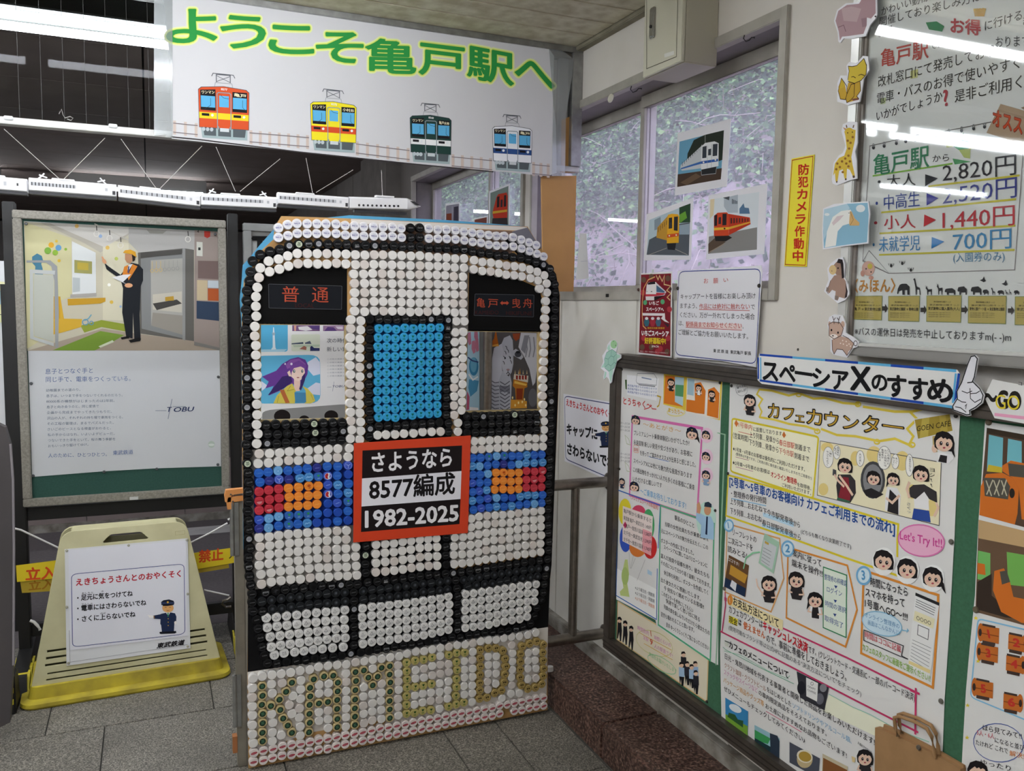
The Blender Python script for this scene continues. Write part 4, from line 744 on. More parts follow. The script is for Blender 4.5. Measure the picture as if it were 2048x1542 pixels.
for k_ in range(16):
    dx, dy = 15*math.cos(k_*math.pi/8), 15*math.sin(k_*math.pi/8)
    for g, x0, y0, x1, y1, h in GL: ban.text(g, (x0+dx, y0+dy), (x1+dx, y1+dy), h, 'E4ECA6', 0, 2+k_*.02)
for k_ in range(12):
    dx, dy = 9*math.cos(k_*math.pi/6), 9*math.sin(k_*math.pi/6)
    for g, x0, y0, x1, y1, h in GL: ban.text(g, (x0+dx, y0+dy), (x1+dx, y1+dy), h, 'D6E46A', 0, 3+k_*.02)
for k_, (dx, dy) in enumerate(((-4.5, 0), (4.5, 0), (0, -3.5), (0, 3.5), (0, 0), (-3, -2.5), (3, 2.5), (-3, 2.5), (3, -2.5))):
    for g, x0, y0, x1, y1, h in GL: ban.text(g, (x0+dx, y0+dy), (x1+dx, y1+dy), h, '2E9445', .0, 4+k_*.02)
def train_front(a, q, body, stripe, low, num, dest, txt='F1E6C0', panel='1C1A1E'):
    """front view of an electric train in the quadrilateral q (top left, top right, bottom right, bottom left)"""
    def P(x, y):
        t = [q[0][i]+(q[1][i]-q[0][i])*x for i in (0, 1)]; b = [q[3][i]+(q[2][i]-q[3][i])*x for i in (0, 1)]; return (t[0]+(b[0]-t[0])*y, t[1]+(b[1]-t[1])*y)
    def pp(c, pts, l): a.poly(c, [P(*p) for p in pts], l)
    pp('9FB0B2', [(.03,.76),(.97,.76),(.97,1),(.06,1)], 2); pp('565E62', [(.08,.8),(.34,.8),(.34,.95),(.1,.95)], 3); pp('565E62', [(.38,.8),(.64,.8),(.64,.95),(.38,.95)], 3); pp('565E62', [(.68,.8),(.94,.8),(.92,.95),(.68,.95)], 3)
    pp('4A4E52', [(0,.06),(.06,.01),(.5,-.03),(.94,.01),(1,.06),(1,.8),(0,.8)], 3); pp(body, [(.01,.065),(.07,.02),(.5,-.02),(.93,.02),(.99,.065),(.99,.79),(.01,.79)], 4)
    pp(stripe, [(.01,.5),(.99,.5),(.99,.62),(.01,.62)], 5)
    if low: pp(low, [(.01,.62),(.99,.62),(.99,.79),(.01,.79)], 5)
    for x0, x1 in ((.04, .34), (.67, .96)):
        pp(panel, [(x0,.07),(x1,.045 if x0 < .5 else .07),(x1,.46),(x0,.46)], 6); pp('5FB0DC', [(x0+.01,.18),(x1-.01,.18),(x1-.01,.40),(x0+.01,.40)], 7)
        pp(panel, [(x0+.02,.52),(x0+.17,.52),(x0+.17,.57),(x0+.02,.57)], 7); a.ell('E4E8EA', *P(x0+.23, .55), 6, 6, 7)
        a.line('30343A', [P(x0+.2, .22), P(x0+.2, .36), P(x0+.08 if x0 < .5 else x0+.28, .44)], .0012, 8)
    a.line('8E979C', [P(.37,.8), P(.37,.12), P(.4,.1), P(.61,.1), P(.64,.12), P(.64,.8)], .003, 7); pp('5FB0DC', [(.41,.16),(.6,.16),(.6,.38),(.41,.38)], 7)
    a.line('30343A', [P(.44,.15), P(.5,.2), P(.6,.21)], .0012, 8)
    for x in (.09, .17, .25): a.ell('B9C2C6', *P(x, .83), 8, 9, 5)
    pp('C9CFD2', [(.42,.79),(.6,.79),(.6,.86),(.42,.86)], 6); pp('8E979C', [(.36,.76),(.4,.76),(.4,.82),(.36,.82)], 7); pp('8E979C', [(.61,.76),(.65,.76),(.65,.82),(.61,.82)], 7)
    h = (q[3][1]-q[0][1]); a.text('ワンマン', P(.07,.15), P(.32,.135), h*.075, txt, .02, 9); a.text(dest, P(.7,.155), P(.94,.17), h*.075, txt, .02, 9); a.text(num, P(.45,.055), P(.57,.06), h*.06, 'F0F0EC', .02, 9)
    # roof gear and pantograph
    a.line('8C9094', [P(.32,0), P(.34,-.09), P(.66,-.09), P(.68,0)], .0015, 2); a.line('5C6066', [P(.36,-.1), P(.36,-.25), P(.63,-.25), P(.63,-.1)], .0025, 2); a.line('5C6066', [P(.36,-.23), P(.63,-.11)], .0018, 2); a.line('5C6066', [P(.63,-.23), P(.36,-.11)], .0018, 2)
    a.line('4C5056', [P(.27,-.21), P(.3,-.27), P(.69,-.26), P(.72,-.2)], .0022, 2)
train_front(ban, [(223,400),(462,418),(460,655),(230,640)], 'D2542C', 'F2D22A', 'D2542C', '8577', '亀戸')
train_front(ban, [(745,470),(962,488),(958,712),(752,698)], 'EFDE2A', 'D8502A', 'EFDE2A', '8575', '小村井')
train_front(ban, [(1208,535),(1403,548),(1400,765),(1214,752)], '23403A', 'EDEDED', '23403A', '8568', '亀戸水神')
train_front(ban, [(1592,585),(1778,597),(1774,802),(1598,790)], 'E9EAEE', '2E4E86', 'E9EAEE', '8670', '亀戸')
for segs in ([(108,565),(222,577)], [(463,610),(740,633)], [(958,662),(1208,693)], [(1403,722),(1592,740)], [(1778,758),(1860,766)]):
    (xa, ya), (xb, yb_) = segs; n = max(2, int((xb-xa)/46))
    for k in range(n+1):
        x = xa+(xb-xa-14)*k/n; y = ya+(yb_-ya)*k/n; ban.poly('C9B8AE', [(x,y-4),(x+13,y-3),(x+13,y+62),(x,y+60)], 1)
    ban.line('7E7476', [(xa,ya+8),(xb,yb_+8)], .0028, 2); ban.line('7E7476', [(xa,ya+50),(xb,yb_+50)], .0028, 2)
ban.line('3A3436', [(97,637),(232,650),(700,708),(1214,762),(1598,800)], .004, 1)
ban.build('banner_print', bs)
M_clear = glass_mat('clear_plastic', 'F2F4F4', .12, .28, 'E6E8E8')
pl = Art((0, 3.089, 0), NB)
for pts, nm in (([(308,-40),(345,-40),(345,276),(332,275),(332,270),(308,270)], 'left'), ([(1098,95),(1128,103),(1150,120),(1143,160),(1132,230),(1130,352),(1104,352),(1106,200)], 'right')):
    sheet(pl, pts, .0006, M_clear, 'plastic_cover_edge', 'clear plastic strip taped over the %s end of the white banner' % nm, 'plastic strip', 'clear strips holding the banner')

# ------------------------------------------------------------------ model train hanging under the beam
mt = empty('model_train', (.2, 3.05, 1.84), 'white model express train of several cars hung on threads below the beam', 'model train')
M_trw = mat('model_white', 'E3E2E4', .4); M_trd = mat('model_dark', '2B2A2E', .5); M_trg = mat('model_grey', 'B2B3B8', .45)
cars = [(-40, 53, 352, 360, False), (57, 232, 357, 371, False), (236, 400, 372, 391, False), (402, 553, 388, 396, False), (556, 697, 386, 396, False)]
def carbody(mb, a, b, h, dp, m):
    """rounded box between the end points a and b (top front edges)"""
    a, b = Vector(a), Vector(b); prof = [(0.0, -h*.08), (.004, 0), (dp*.25, .004), (dp*.75, .004), (dp-.004, 0), (dp, -h*.08), (dp, -h*.92), (dp-.004, -h), (.004, -h), (0, -h*.92)]
    vs = [p+Vector((0, y, z)) for p in (a, b) for y, z in prof]; n = len(prof)
    mb.add(vs, [(i, (i+1) % n, n+(i+1) % n, n+i) for i in range(n)], m); mb.add(vs[:n], [tuple(range(n))[::-1]], m); mb.add(vs[n:], [tuple(range(n))], m)
for i, (u0, u1, v0, v1, _) in enumerate(cars):
    a, b = PY(u0, v0, 3.03), PY(u1, v1, 3.03); hh = .036; mb = MB(); carbody(mb, a, b, hh, .042, M_trw); car = mb.build('train_car', mt)
    d = b-a; n = d.normalized(); L = d.length
    def at(s, z, y=-.0006): p = a+n*(L*s); return Vector((p.x, p.y+y, p.z+z))
    def strip(nm, s0, s1, z0, z1, m, parent=car, y=-.0006, th=.001): MB().prism([at(s0, z0, y), at(s1, z0, y), at(s1, z1, y), at(s0, z1, y)], (0, th, 0), m).build(nm, parent)
    if i == 0: strip('car_window', .78, .82, -.012, -.02, M_trd); strip('car_emblem', .5, .56, -.01, -.022, M_trg)
    else:
        w0, w1 = (.02, .53) if i == 1 else (.02, .82)
        strip('window_band', w0, w1, -.0095, -.0195, M_trg); k = 13
        for q in range(k): s = w0+.01+(w1-w0)*q/k; strip('window_pillar', s, s+.012, -.0095, -.0195, M_trd, y=-.001)
        strip('car_door', .87, .9, -.011, -.02, M_trg); strip('end_logo', .955, .99, -.018, -.03, M_trd)
    strip('skirt', .0, 1., -hh, -hh-.009, M_trd, y=.006, th=.03)
    MB().hull([at(.25,.004,.008), at(.52,.004,.008), at(.52,.004,.034), at(.25,.004,.034), at(.26,.009,.01), at(.51,.009,.01), at(.51,.009,.032), at(.26,.009,.032)], M_trw).build('roof_unit', car)
    if i in (1, 3):
        for s, f in ((.14, 1), (.84, -1)) :
            MB().tube([at(s-.04*f, .004, .02), at(s, .013, .02), at(s+.03*f, .022, .02)], .0025, M_trw, 6).tube([at(s-.03*f, .016, .02), at(s+.06*f, .009, .02)], .0025, M_trw, 6).build('pantograph', car)
# nose car
a, b = PY(699, 395, 3.03), PY(815, 398, 3.03); mb = MB(); carbody(mb, a, b, .038, .042, M_trw)
tip = PY(842, 413, 3.045); n0 = len(mb.v)
e = [Vector(v) for v in mb.v[10:20]]; vs = e[:]
for k in range(1, 5):
    t = k/4; vs += [v.lerp(tip, t**1.5)*1+Vector((.018*math.sin(t*math.pi/2)*(1-t), 0, 0)) for v in e]
mb.add(vs, [(j*10+i, j*10+(i+1) % 10, (j+1)*10+(i+1) % 10, (j+1)*10+i) for j in range(4) for i in range(10)], M_trw, True)
nose = mb.build('nose_car', mt); d = b-a
for q in range(10): p = a+d*(.16+q*.075)+Vector((0, -.001, -.026)); MB().lathe(p, (0, -1, 0), [(.0042, 0), (.0042, .0008)], M_trd, 6, False).build('nose_window', nose)
MB().prism([PY(820, 402, 3.029), PY(829, 403, 3.029), PY(840, 411, 3.035), PY(832, 410, 3.031)], (0, .002, 0), M_trd).build('cab_window', nose)
box('roof_unit', PY(752, 395, 3.036)+Vector((0, 0, .003)), PY(785, 399, 3.06)+Vector((0, 0, .009)), M_trw, nose)
box('skirt', (a.x+.02, 3.04, a.z-.048), (b.x, 3.065, a.z-.038), M_trd, nose)
M_thr = mat('thread', 'B9B4B0', .6)
for k, (u0, v0, u1, v1) in enumerate(((8, 258, 118, 357), (210, 276, 128, 358), (242, 278, 312, 376), (404, 292, 321, 376), (432, 294, 471, 383), (560, 318, 480, 383), (612, 316, 625, 385), (706, 340, 632, 385), (763, 340, 765, 392))):
    MB().tube([PY(u0, v0, 3.098), PY(u1, v1, 3.045)], .0011, M_thr, 5).build('thread', mt)
for u, v in ((17, 236), (226, 252)):
    p = PY(u, v, 3.1); MB().box((p.x-.013, 3.094, p.z-.006), (p.x+.013, 3.1, p.z+.006), mat('clear_hook', 'D5D6D6', .3)).build('adhesive_hook', None, 'small %s hook stuck to the wired glass' % ('clear double-lobed' if u < 100 else 'white rectangular'), 'hook', 'hooks on the wired glass', bevel=.002)
p = [PY(x, y, 3.09) for x, y in ((118, 228), (123, 218), (126, 230), (130, 236), (140, 233), (146, 236), (142, 241), (134, 238))]
MB().tube(p, .001, M_thr, 5).build('string_scrap', None, 'little knotted scrap of white string dangling by the wired glass', 'string')

# ------------------------------------------------------------------ green poster board on its black stand
YBD = 3.8
st = empty('poster_stand', (-.09, YBD, 0), 'black steel stand carrying the dark green poster board left of the artwork', 'stand')
for x0, x1 in ((-.505, -.462), (.312, .352)): box('stand_post', (x0, YBD-.02, .02), (x1, YBD+.03, 1.86), M_black, st, bevel=.003)
box('cross_bar', (-.462, YBD-.005, .615), (.312, YBD+.03, .668), M_black, st, bevel=.003); box('cross_bar', (-.462, YBD-.005, .14), (.312, YBD+.03, .19), M_black, st, bevel=.003)
for x0 in (-.51, .305):
    ft = MB().hull([(x0, 3.52, 0), (x0+.06, 3.52, 0), (x0+.06, 4.05, 0), (x0, 4.05, 0), (x0+.005, 3.56, .07), (x0+.055, 3.56, .07), (x0+.055, 4.0, .13), (x0+.005, 4.0, .13)], M_black).build('stand_foot', st)
    for k in range(3): MB().prism([(x0-.002+.0, 3.53+k*.07, .004), (x0-.002, 3.565+k*.07, .004), (x0-.002, 3.62+k*.07, .075), (x0-.002, 3.585+k*.07, .075)], (.066, 0, 0), mat('hazard_yellow', 'C9B92C', .6)).build('hazard_stripe', ft)
bA = Art((0, YBD-.03, 0), NB)
gb = empty('green_poster_board', (-.09, YBD, .67), 'dark green pin board in a speckled metal frame standing left of the cap artwork', 'pin board')
def zq(u, v): return PY(u, v, YBD-.03)
fr = [zq(25,418), zq(453,442), zq(457,984), zq(44,1015)]; x0, x1, z0, z1 = -.469, .302, .679, 1.828
M_fr = mat('speckled_frame', '6F6A60', .55, .2, noise=.6, nscale=150, col2='98948A')
t_ = .032
for q in (((x0, z1-t_), (x1, z1)), ((x0, z0), (x1, z0+t_)), ((x0, z0+t_), (x0+t_, z1-t_)), ((x1-t_, z0+t_), (x1, z1-t_))): box('frame_side', (q[0][0], YBD-.045, q[0][1]), (q[1][0], YBD, q[1][1]), M_fr, gb, bevel=.003)
box('board_panel', (x0+t_-.003, YBD-.03, z0+t_-.003), (x1-t_+.003, YBD-.005, z1-t_+.003), M_green2, gb)
p = zq(268, 995); box('number_label', (p.x-.016, YBD-.047, p.z-.006), (p.x+.016, YBD-.0445, p.z+.006), mat('tiny_label', 'C2C2BE', .5), gb)
po = Art((0, YBD-.032, 0), NB).crop(0, 400, 2.488)
ps = sheet(po, [(118,105),(1088,158),(1100,1325),(780,1335),(515,1350),(160,1378),(140,760)], .0015, mat('poster_paper', 'B9BBBD', .6), 'railway_poster', 'tall poster of a uniformed man pointing inside a pale train cabin above blue text', 'poster')
_dim = {}
def dimmed(c):      # weaker light on this board is put into the inks by darkening them
    return ''.join('%02X' % int(int(c[i:i+2], 16)*.86) for i in (0, 2, 4))
def P_(c, pts, l): return po.poly(dimmed(c), pts, l)
P_('D2CBB4', [(120,108),(1088,158),(1092,748),(137,750)], 1); P_('BFB9AC', [(120,108),(640,137),(640,175),(500,262),(420,215),(200,112)], 2); P_('D8D4CC', [(250,116),(640,137),(640,165),(520,235)], 3)
P_('B9B7B2', [(640,138),(970,152),(970,250),(690,262),(640,210)], 2); P_('9A9890', [(730,148),(830,152),(810,168),(745,166)], 3)
P_('B4A493', [(137,750),(1092,748),(960,700),(700,668),(510,640)], 2); P_('7FA03A', [(262,748),(500,652),(618,672),(545,715),(470,749)], 3); P_('DDE6C4', [(490,728),(560,697),(568,706),(500,735)], 4)
P_('D9D3A4', [(120,108),(355,190),(358,480),(300,500),(300,640),(135,740)], 2); P_('97A43A', [(400,625),(505,597),(625,618),(628,655),(505,632),(420,660)], 3)
P_('E2DCC0', [(512,195),(640,215),(640,600),(512,596)], 2); P_('E4E8E6', [(358,205),(476,262),(478,470),(360,476)], 3); P_('BFC6C6', [(362,385),(398,388),(398,455),(362,460)], 4); P_('A9A664', [(370,298),(458,306),(458,368),(370,362)], 5); P_('C9B24A', [(385,310),(440,314),(440,350),(385,346)], 6); P_('B5B0A8', [(350,470),(480,462),(480,480),(350,486)], 5)
for x, y, r, c in ((255,224,14,'C9982E'), (238,252,17,'6F9A3C'), (291,238,15,'5A8AB0'), (275,262,14,'7FA03A'), (327,245,7,'7FA03A'), (281,205,7,'C9A83C'), (294,302,8,'C9A83C'), (535,237,10,'CBA85A'), (579,292,9,'A9B45A'), (500,180,9,'8AA0C0'), (543,422,8,'E0E0D8'), (555,508,9,'C9A84A'), (600,530,6,'8AA0C0'), (382,130,10,'C9A25A')): po.ell(c, x, y, r, r, 5)
P_('4E86A0', [(160,282),(185,266),(208,278),(214,300),(205,318),(212,340),(216,400),(205,430),(204,478),(190,478),(184,420),(172,400),(176,330),(160,312)], 4)
P_('D6A62A', [(180,478),(300,480),(318,590),(180,610)], 4); P_('E0B43A', [(300,478),(316,590),(408,592),(404,632),(300,662),(210,680),(180,660),(205,600),(300,590)], 5); P_('D0A02E', [(336,492),(525,486),(525,505),(500,515),(338,525)], 5)
P_('A3A6A6', [(132,300),(250,300),(285,330),(293,560),(290,735),(275,735),(270,400),(255,330),(230,312),(132,312)], 6); P_('C9CCCA', [(148,345),(275,352),(272,372),(165,365),(168,680),(268,712),(268,728),(150,690)], 7); P_('C6C8BC', [(168,368),(268,374),(266,706),(170,676)], 5)
po.line('5E93A8', [(420,600),(440,590),(455,570)], .004, 6); po.ring('4E86A0', 425,608,14,14, .003, 6); po.ring('4E86A0', 455,612,9,9, .003, 6)
P_('6A6862', [(686,262),(915,240),(965,248),(965,702),(700,665)], 3); P_('8F908E', [(700,292),(915,262),(915,690),(705,640)], 4); P_('B6B4AC', [(750,300),(908,290),(912,672),(752,625)], 5); P_('CFC8B8', [(760,470),(905,455),(905,560),(760,545)], 6); P_('4A4844', [(760,515),(880,495),(905,515),(780,548)], 7); P_('C09A3A', [(822,483),(864,478),(866,500),(822,503)], 8); P_('A09A90', [(760,560),(912,575),(912,672),(752,625)], 6)
for k in range(7): po.line('C8A860' if k < 3 else '8A8A86', [(757+k*21,305-k*1), (757+k*21,340-k*2)], .0016, 8); po.ring('C8A860' if k < 3 else '8A8A86', 757+k*21, 352-k*2, 8, 9, .0018, 8, 8)
P_('9C9C9A', [(908,240),(922,240),(922,700),(908,694)], 8); P_('52504C', [(700,262),(905,246),(905,270),(700,288)], 8)
P_('A2948C', [(968,150),(1088,158),(1092,748),(965,712)], 5); P_('7E6A66', [(985,302),(1087,304),(1088,395),(985,390)], 6); P_('CDBB98', [(980,398),(1032,400),(1032,500),(980,498)], 6); P_('C9D2D8', [(1034,400),(1088,402),(1088,438),(1034,436)], 6); P_('B85A2C', [(1034,440),(1088,442),(1088,502),(1034,500)], 6); P_('32435A', [(978,502),(1090,508),(1092,602),(978,590)], 6); P_('B83A2E', [(1016,154),(1046,156),(1046,182),(1031,190),(1016,182)], 7); P_('D8D8CC', [(978,208),(1008,210),(1008,280),(978,278)], 6); P_('2C3030', [(986,236),(998,236),(998,250),(986,250)], 7); po.text('4', (980,164), (990,164), 18, '222222', .02, 7); P_('8A8680', [(968,705),(1092,735),(1092,748),(965,722)], 7)
for x, y in ((545,150), (600,185), (935,155), (480,128)): po.line('2A2826', [(x,y),(x+2,y+26)], .003, 7); po.ring('C9C6BE', x, y+40, 13, 14, .003, 7, 10)
po.line('B2AEA4', [(470,118),(640,200)], .004, 6)
# the uniformed man in the poster photograph
P_('1D2026', [(622,345),(600,372),(540,330),(520,312),(530,345),(600,395),(612,440),(608,560),(628,680),(660,690),(662,560),(668,690),(700,690),(695,570),(700,430),(712,400),(712,345),(690,320),(655,312)], 9)
P_('E38A2E', [(618,332),(648,318),(640,370),(618,400),(606,385)], 10); P_('E38A2E', [(658,318),(684,330),(640,400),(636,385)], 10); P_('E8E8E8', [(640,322),(660,318),(640,352),(634,345)], 10); P_('3A4A7A', [(638,330),(644,330),(640,365),(634,360)], 11)
P_('C9946E', [(622,268),(658,270),(664,295),(650,315),(632,312),(622,296)], 10); P_('231C18', [(655,268),(675,275),(672,300),(660,308),(658,285)], 11); P_('E0A52E', [(612,262),(622,250),(650,247),(674,258),(680,286),(656,270),(628,266)], 12)
po.ell('C9946E', 519, 305, 9, 14, 11, rot=-.6); po.ell('C9946E', 640, 425, 20, 11, 11); po.line('C9946E', [(518,300),(508,282)], .006, 11); P_('EDEDED', [(556,386),(612,372),(652,370),(612,408)], 12); P_('D8DADC', [(572,392),(606,408),(632,420),(600,400)], 13)
P_('141414', [(600,684),(640,676),(644,688),(606,694)], 10); P_('141414', [(640,698),(690,684),(702,690),(698,702),(650,710)], 10)
tb = '5A6C96'; td = '6E7686'
po.text('息子とつなぐ手と', (225,868), (462,862), 32, tb, -.004, 4).text('同じ手で、電車をつくっている。', (228,908), (650,902), 32, tb, -.004, 4)
for k, (s, x1) in enumerate((('幼稚園までの道のり。', 400), ('息子は、いつまで手をつないでくれるのだろう。', 610), ('80000系の構想がはじまったのは2年前。', 570), ('息子と向き合うのと、同じ愛情で', 492), ('企画から完成までやってきたつもりだ。', 556), ('沢山の人が、それぞれの持ち場で車両をつくる。', 612), ('その工程の管理は、まるでパズルだった。', 566), ('さいごのピースとなる検査がおわると、', 552), ('私の手からはなれ、いよいよデビューだ。', 570), ('つないできた手をといて、桜の舞う季節を', 574), ('おもいっきり駆けてゆけ。', 440))):
    po.text(s, (229+k*1.0, 955+k*27.7), (x1, 951+k*27.3), 17, td, 0, 4)
po.text('人のために、ひとつひとつ。', (240,1284), (532,1276), 26, tb, 0, 4).text('東武鉄道', (562,1270), (662,1265), 26, tb, .01, 4)
po.text('T', (828,1058), (850,1057), 36, '1E2A50', .015, 4, slant=.2).text('OBU', (862,1058), (960,1054), 34, '1E2A50', .015, 4, slant=.2); po.line('5A6478', [(773,1048),(828,1048)], .0018, 4).line('5A6478', [(856,990),(836,1090)], .0018, 4).line('5A6478', [(860,1028),(925,1028)], .0018, 4); po.ell('A8B4A8', 1052, 1216, 17, 17, 3); po.ell('C6CEC6', 1052, 1218, 15, 6, 4)
po.build('poster_print', ps); tacks(po, [(130,118),(1070,170),(155,913),(1086,880),(165,1372),(518,1352),(780,1338),(1084,1316)], ps, '45484A', .006)

# second board behind the artwork and the posters seen through the two openings
b2 = empty('grey_framed_board', (.9, YBD, .5), 'grey metal framed notice board with black lettering behind the cap artwork', 'notice board')
X0, X1 = .372, 1.95; a0 = zq(487, 447)
for q in (((X0, 1.79), (X1, 1.822)), ((X0, .5), (X0+.032, 1.79)), ((X0, .5), (X1, .53)), ((X1-.03, .53), (X1, 1.79))): box('frame_side', (q[0][0], YBD-.045, q[0][1]), (q[1][0] if q[1][0] < 1.57 else 1.57, YBD, q[1][1]), mat('dull_aluminium', '8E8F8D', .5, .3, noise=.5, nscale=16, col2='7C7D7B'), b2, bevel=.002) if q[0][0] < 1.5 else None
box('board_face', (X0+.03, YBD-.03, .52), (1.56, YBD-.005, 1.8), mat('board_face', 'A3A5A2', .6), b2)
la = Art((0, YBD-.033, 0), NB); la.text('T', (506,509), (533,509), 46, '141414', .07, 2).text('OBU', (545,509), (640,511), 46, '141414', .07, 2); la.build('board_lettering', b2)
box('board_leg', (.45, YBD-.02, 0), (.49, YBD+.01, .5), M_black, b2); box('board_leg', (1.5, YBD-.02, .124), (1.54, YBD+.01, .5), M_black, b2)
qa = Art((0, YBD-.034, 0), NB).crop(480, 620, 5.932)
s2 = sheet(qa, [(200,100),(1330,120),(1340,1400),(210,1420)], .001, M_paper, 'girl_poster', 'poster with a drawn long-haired purple girl seen through the left train window', 'poster')
Q = qa.poly
qa.rrect('58AFD6', [(140,120),(567,120),(567,495),(140,498)], .09); Q('A9D2E2', [(140,470),(560,465),(520,496),(140,498)], 2); Q('D8E4EA', [(393,205),(402,205),(410,270),(420,445),(430,465),(368,470),(388,440),(388,290)], 3); Q('9FB6C6', [(380,268),(418,268),(414,300),(386,300)], 4)
Q('7A5A80', [(620,180),(948,180),(946,250),(620,250)], 1); Q('D7A08A', [(640,185),(668,185),(662,248),(645,248)], 2); Q('E4E0E2', [(690,200),(800,190),(860,235),(780,248),(700,235)], 2); Q('56407A', [(820,190),(940,188),(940,235),(860,225)], 3); Q('9A7A98', [(985,185),(1235,180),(1235,248),(985,250)], 1); Q('5A3E78', [(1040,200),(1110,205),(1150,248),(1000,248)], 2); Q('D8CCD8', [(1130,195),(1220,195),(1220,230),(1160,225)], 2)
qa.rrect('D6DCC8', [(608,290),(950,288),(948,486),(610,490)], .08); Q('4E5A6A', [(612,395),(750,380),(752,402),(612,408)], 3); Q('5A6474', [(770,388),(830,366),(848,402),(772,402)], 3); Q('A0685A', [(705,462),(760,425),(790,440),(785,475)], 3); Q('2E3460', [(832,440),(850,425),(880,450),(944,452),(944,485),(832,486)], 3); Q('B9C9B0', [(625,415),(945,410),(945,435),(640,440)], 2)
qa.rrect('62B4D8', [(150,545),(950,530),(955,1105),(150,1112)], .17); 
for q in ([(800,620),(900,560),(948,620),(950,760),(870,780),(800,700)], [(250,840),(330,900),(260,960)], [(800,930),(900,860),(950,870),(950,1010),(860,1000)]): Q('D9DCEC', q, 2)
# the drawn girl: hair, face, jacket
Q('6A3E92', [(690,558),(775,590),(810,660),(800,760),(770,820),(720,950),(690,870),(560,900),(470,960),(340,1015),(400,900),(300,930),(340,850),(262,790),(430,720),(500,640),(600,580)], 4); Q('3C2A66', [(500,790),(600,770),(620,850),(520,930),(330,1012),(390,930)], 5); Q('8E5AA8', [(600,590),(700,575),(780,640),(760,690),(640,660),(560,700),(540,650)], 5)
Q('F2D6C6', [(615,690),(640,655),(760,680),(770,740),(745,810),(700,845),(650,830),(610,790)], 6); Q('F0D2C2', [(560,740),(590,715),(612,790),(580,785)], 6); Q('EBC8B8', [(640,820),(715,840),(710,960),(640,965)], 5); Q('7A4A9A', [(600,640),(700,600),(790,660),(775,700),(720,670),(640,690),(612,740),(590,700)], 7)
qa.ell('5A6A6A', 642, 725, 15, 20, 7); qa.ell('5A6A6A', 738, 725, 13, 19, 7); qa.ell('F4F0EE', 646, 722, 5, 7, 8); qa.ell('F4F0EE', 741, 722, 4, 6, 8); qa.ell('A8605A', 688, 802, 16, 6, 8); qa.ell('E9E2EE', 535, 640, 8, 12, 8); qa.ell('E9E2EE', 610, 640, 13, 15, 8)
Q('3A2C66', [(735,790),(775,740),(770,830),(725,950),(700,940),(720,870)], 8)
Q('D8C858', [(395,1108),(440,1010),(560,900),(620,870),(660,960),(650,1108)], 7); Q('D8C858', [(770,1108),(780,960),(740,900),(800,930),(870,1010),(892,1080),(840,1108)], 7); Q('4A8AB2', [(645,975),(780,980),(785,1095),(655,1100)], 8); Q('B8683A', [(470,950),(520,940),(590,1100),(540,1105)], 9); qa.line('7A6A2C', [(600,900),(560,960),(640,940)], .0015, 9); qa.line('7A6A2C', [(440,1100),(460,1020)], .0012, 9); qa.line('7A6A2C', [(840,1000),(870,1070)], .0012, 9)
qa.text('次の時代へ', (1030,392), (1330,390), 64, '3A4454', 0, 3).text('新しい鉄道', (1030,495), (1330,492), 64, '3A4454', 0, 3)
for k in range(6): qa.text('この街の風景とともに', (1035, 592+k*40), (1330, 588+k*40), 20, '8A8E98', 0, 3)
qa.text('TOBU', (1090,925), (1235,920), 40, '3A4668', .01, 3, slant=.2); qa.line('8A90A0', [(1035,915),(1085,914)], .0015, 3).line('8A90A0', [(1115,850),(1098,965)], .0015, 3)
qa.rrect('8E8D8B', [(265,1190),(1340,1110),(1345,1500),(262,1500)], .14, None, 2)
for x, y, r in ((500, 1260, 98), (762, 1300, 62), (1082, 1255, 82)): qa.ell('1B1514', x, y, r, r*.8, 3); qa.ell('D2B6A6', x, y+62, r*.55, r*.55, 4); qa.ell('1B1514', x-r*.1, y+20, r*.75, r*.4, 5)
for x, y in ((478,1290), (530,1296), (1052,1290), (1108,1288)): qa.ell('2A201C', x, y, 12, 4, 6)
qa.build('poster_print', s2)
tb_ = empty('notice_stand', (1.22, 3.41, 0), 'thin grey upright panel hidden behind the cap artwork carrying the tiger poster', 'stand')
box('panel_face', (PY(926, 700, 3.40).x, 3.40, .2), (1.585, 3.41, PY(1077, 655, 3.40).z), mat('dull_aluminium', '8E8F8D', .5, .3, noise=.5, nscale=16, col2='7C7D7B'), tb_)
for x in (1.19, 1.30): box('panel_leg', (x, 3.40, .0), (x+.02, 3.42, .2), M_black, tb_)
qb = Art((0, 3.396, 0), NB).crop(880, 620, 5.932)
s3 = sheet(qb, [(285,190),(468,190),(468,1300),(285,1300)], .001, mat('pale_poster', 'A9CDE0', .6), 'blue_poster', 'pale blue and pink poster strip seen at the left of the right train window', 'poster')
B = qb.poly
for x, y in ((350,340), (430,300), (400,440), (440,420)): B('C07A92', [(x-22,y-70),(x+14,y-80),(x+22,y+60),(x-4,y+80),(x-26,y+20)], 2)
qb.ell('3E86B0', 400, 670, 56, 110, 2); qb.ell('68A8C8', 398, 650, 38, 90, 3); B('4E94BC', [(345,820),(460,840),(440,960),(360,1030),(335,920)], 2); qb.line('3A4A7A', [(330,560),(380,600),(455,620)], .006, 4); qb.line('EFEFF2', [(340,760),(390,830),(450,790)], .006, 4); B('B85A78', [(322,960),(350,1030),(345,1180),(312,1190)], 3); B('F0EEF0', [(350,1150),(455,1160),(455,1210),(350,1200)], 4)
qb.build('poster_print', s3); qb = Art((0, 3.396, 0), NB).crop(880, 620, 5.932); B = qb.poly
MB().tube([Vector((PY(976, 700, 3.36).x, 3.36, 0)), PY(976, 655, 3.36)], .019, M_steel, 12).build('steel_pole', None, 'thin steel pole seen through the right train window', 'pole')
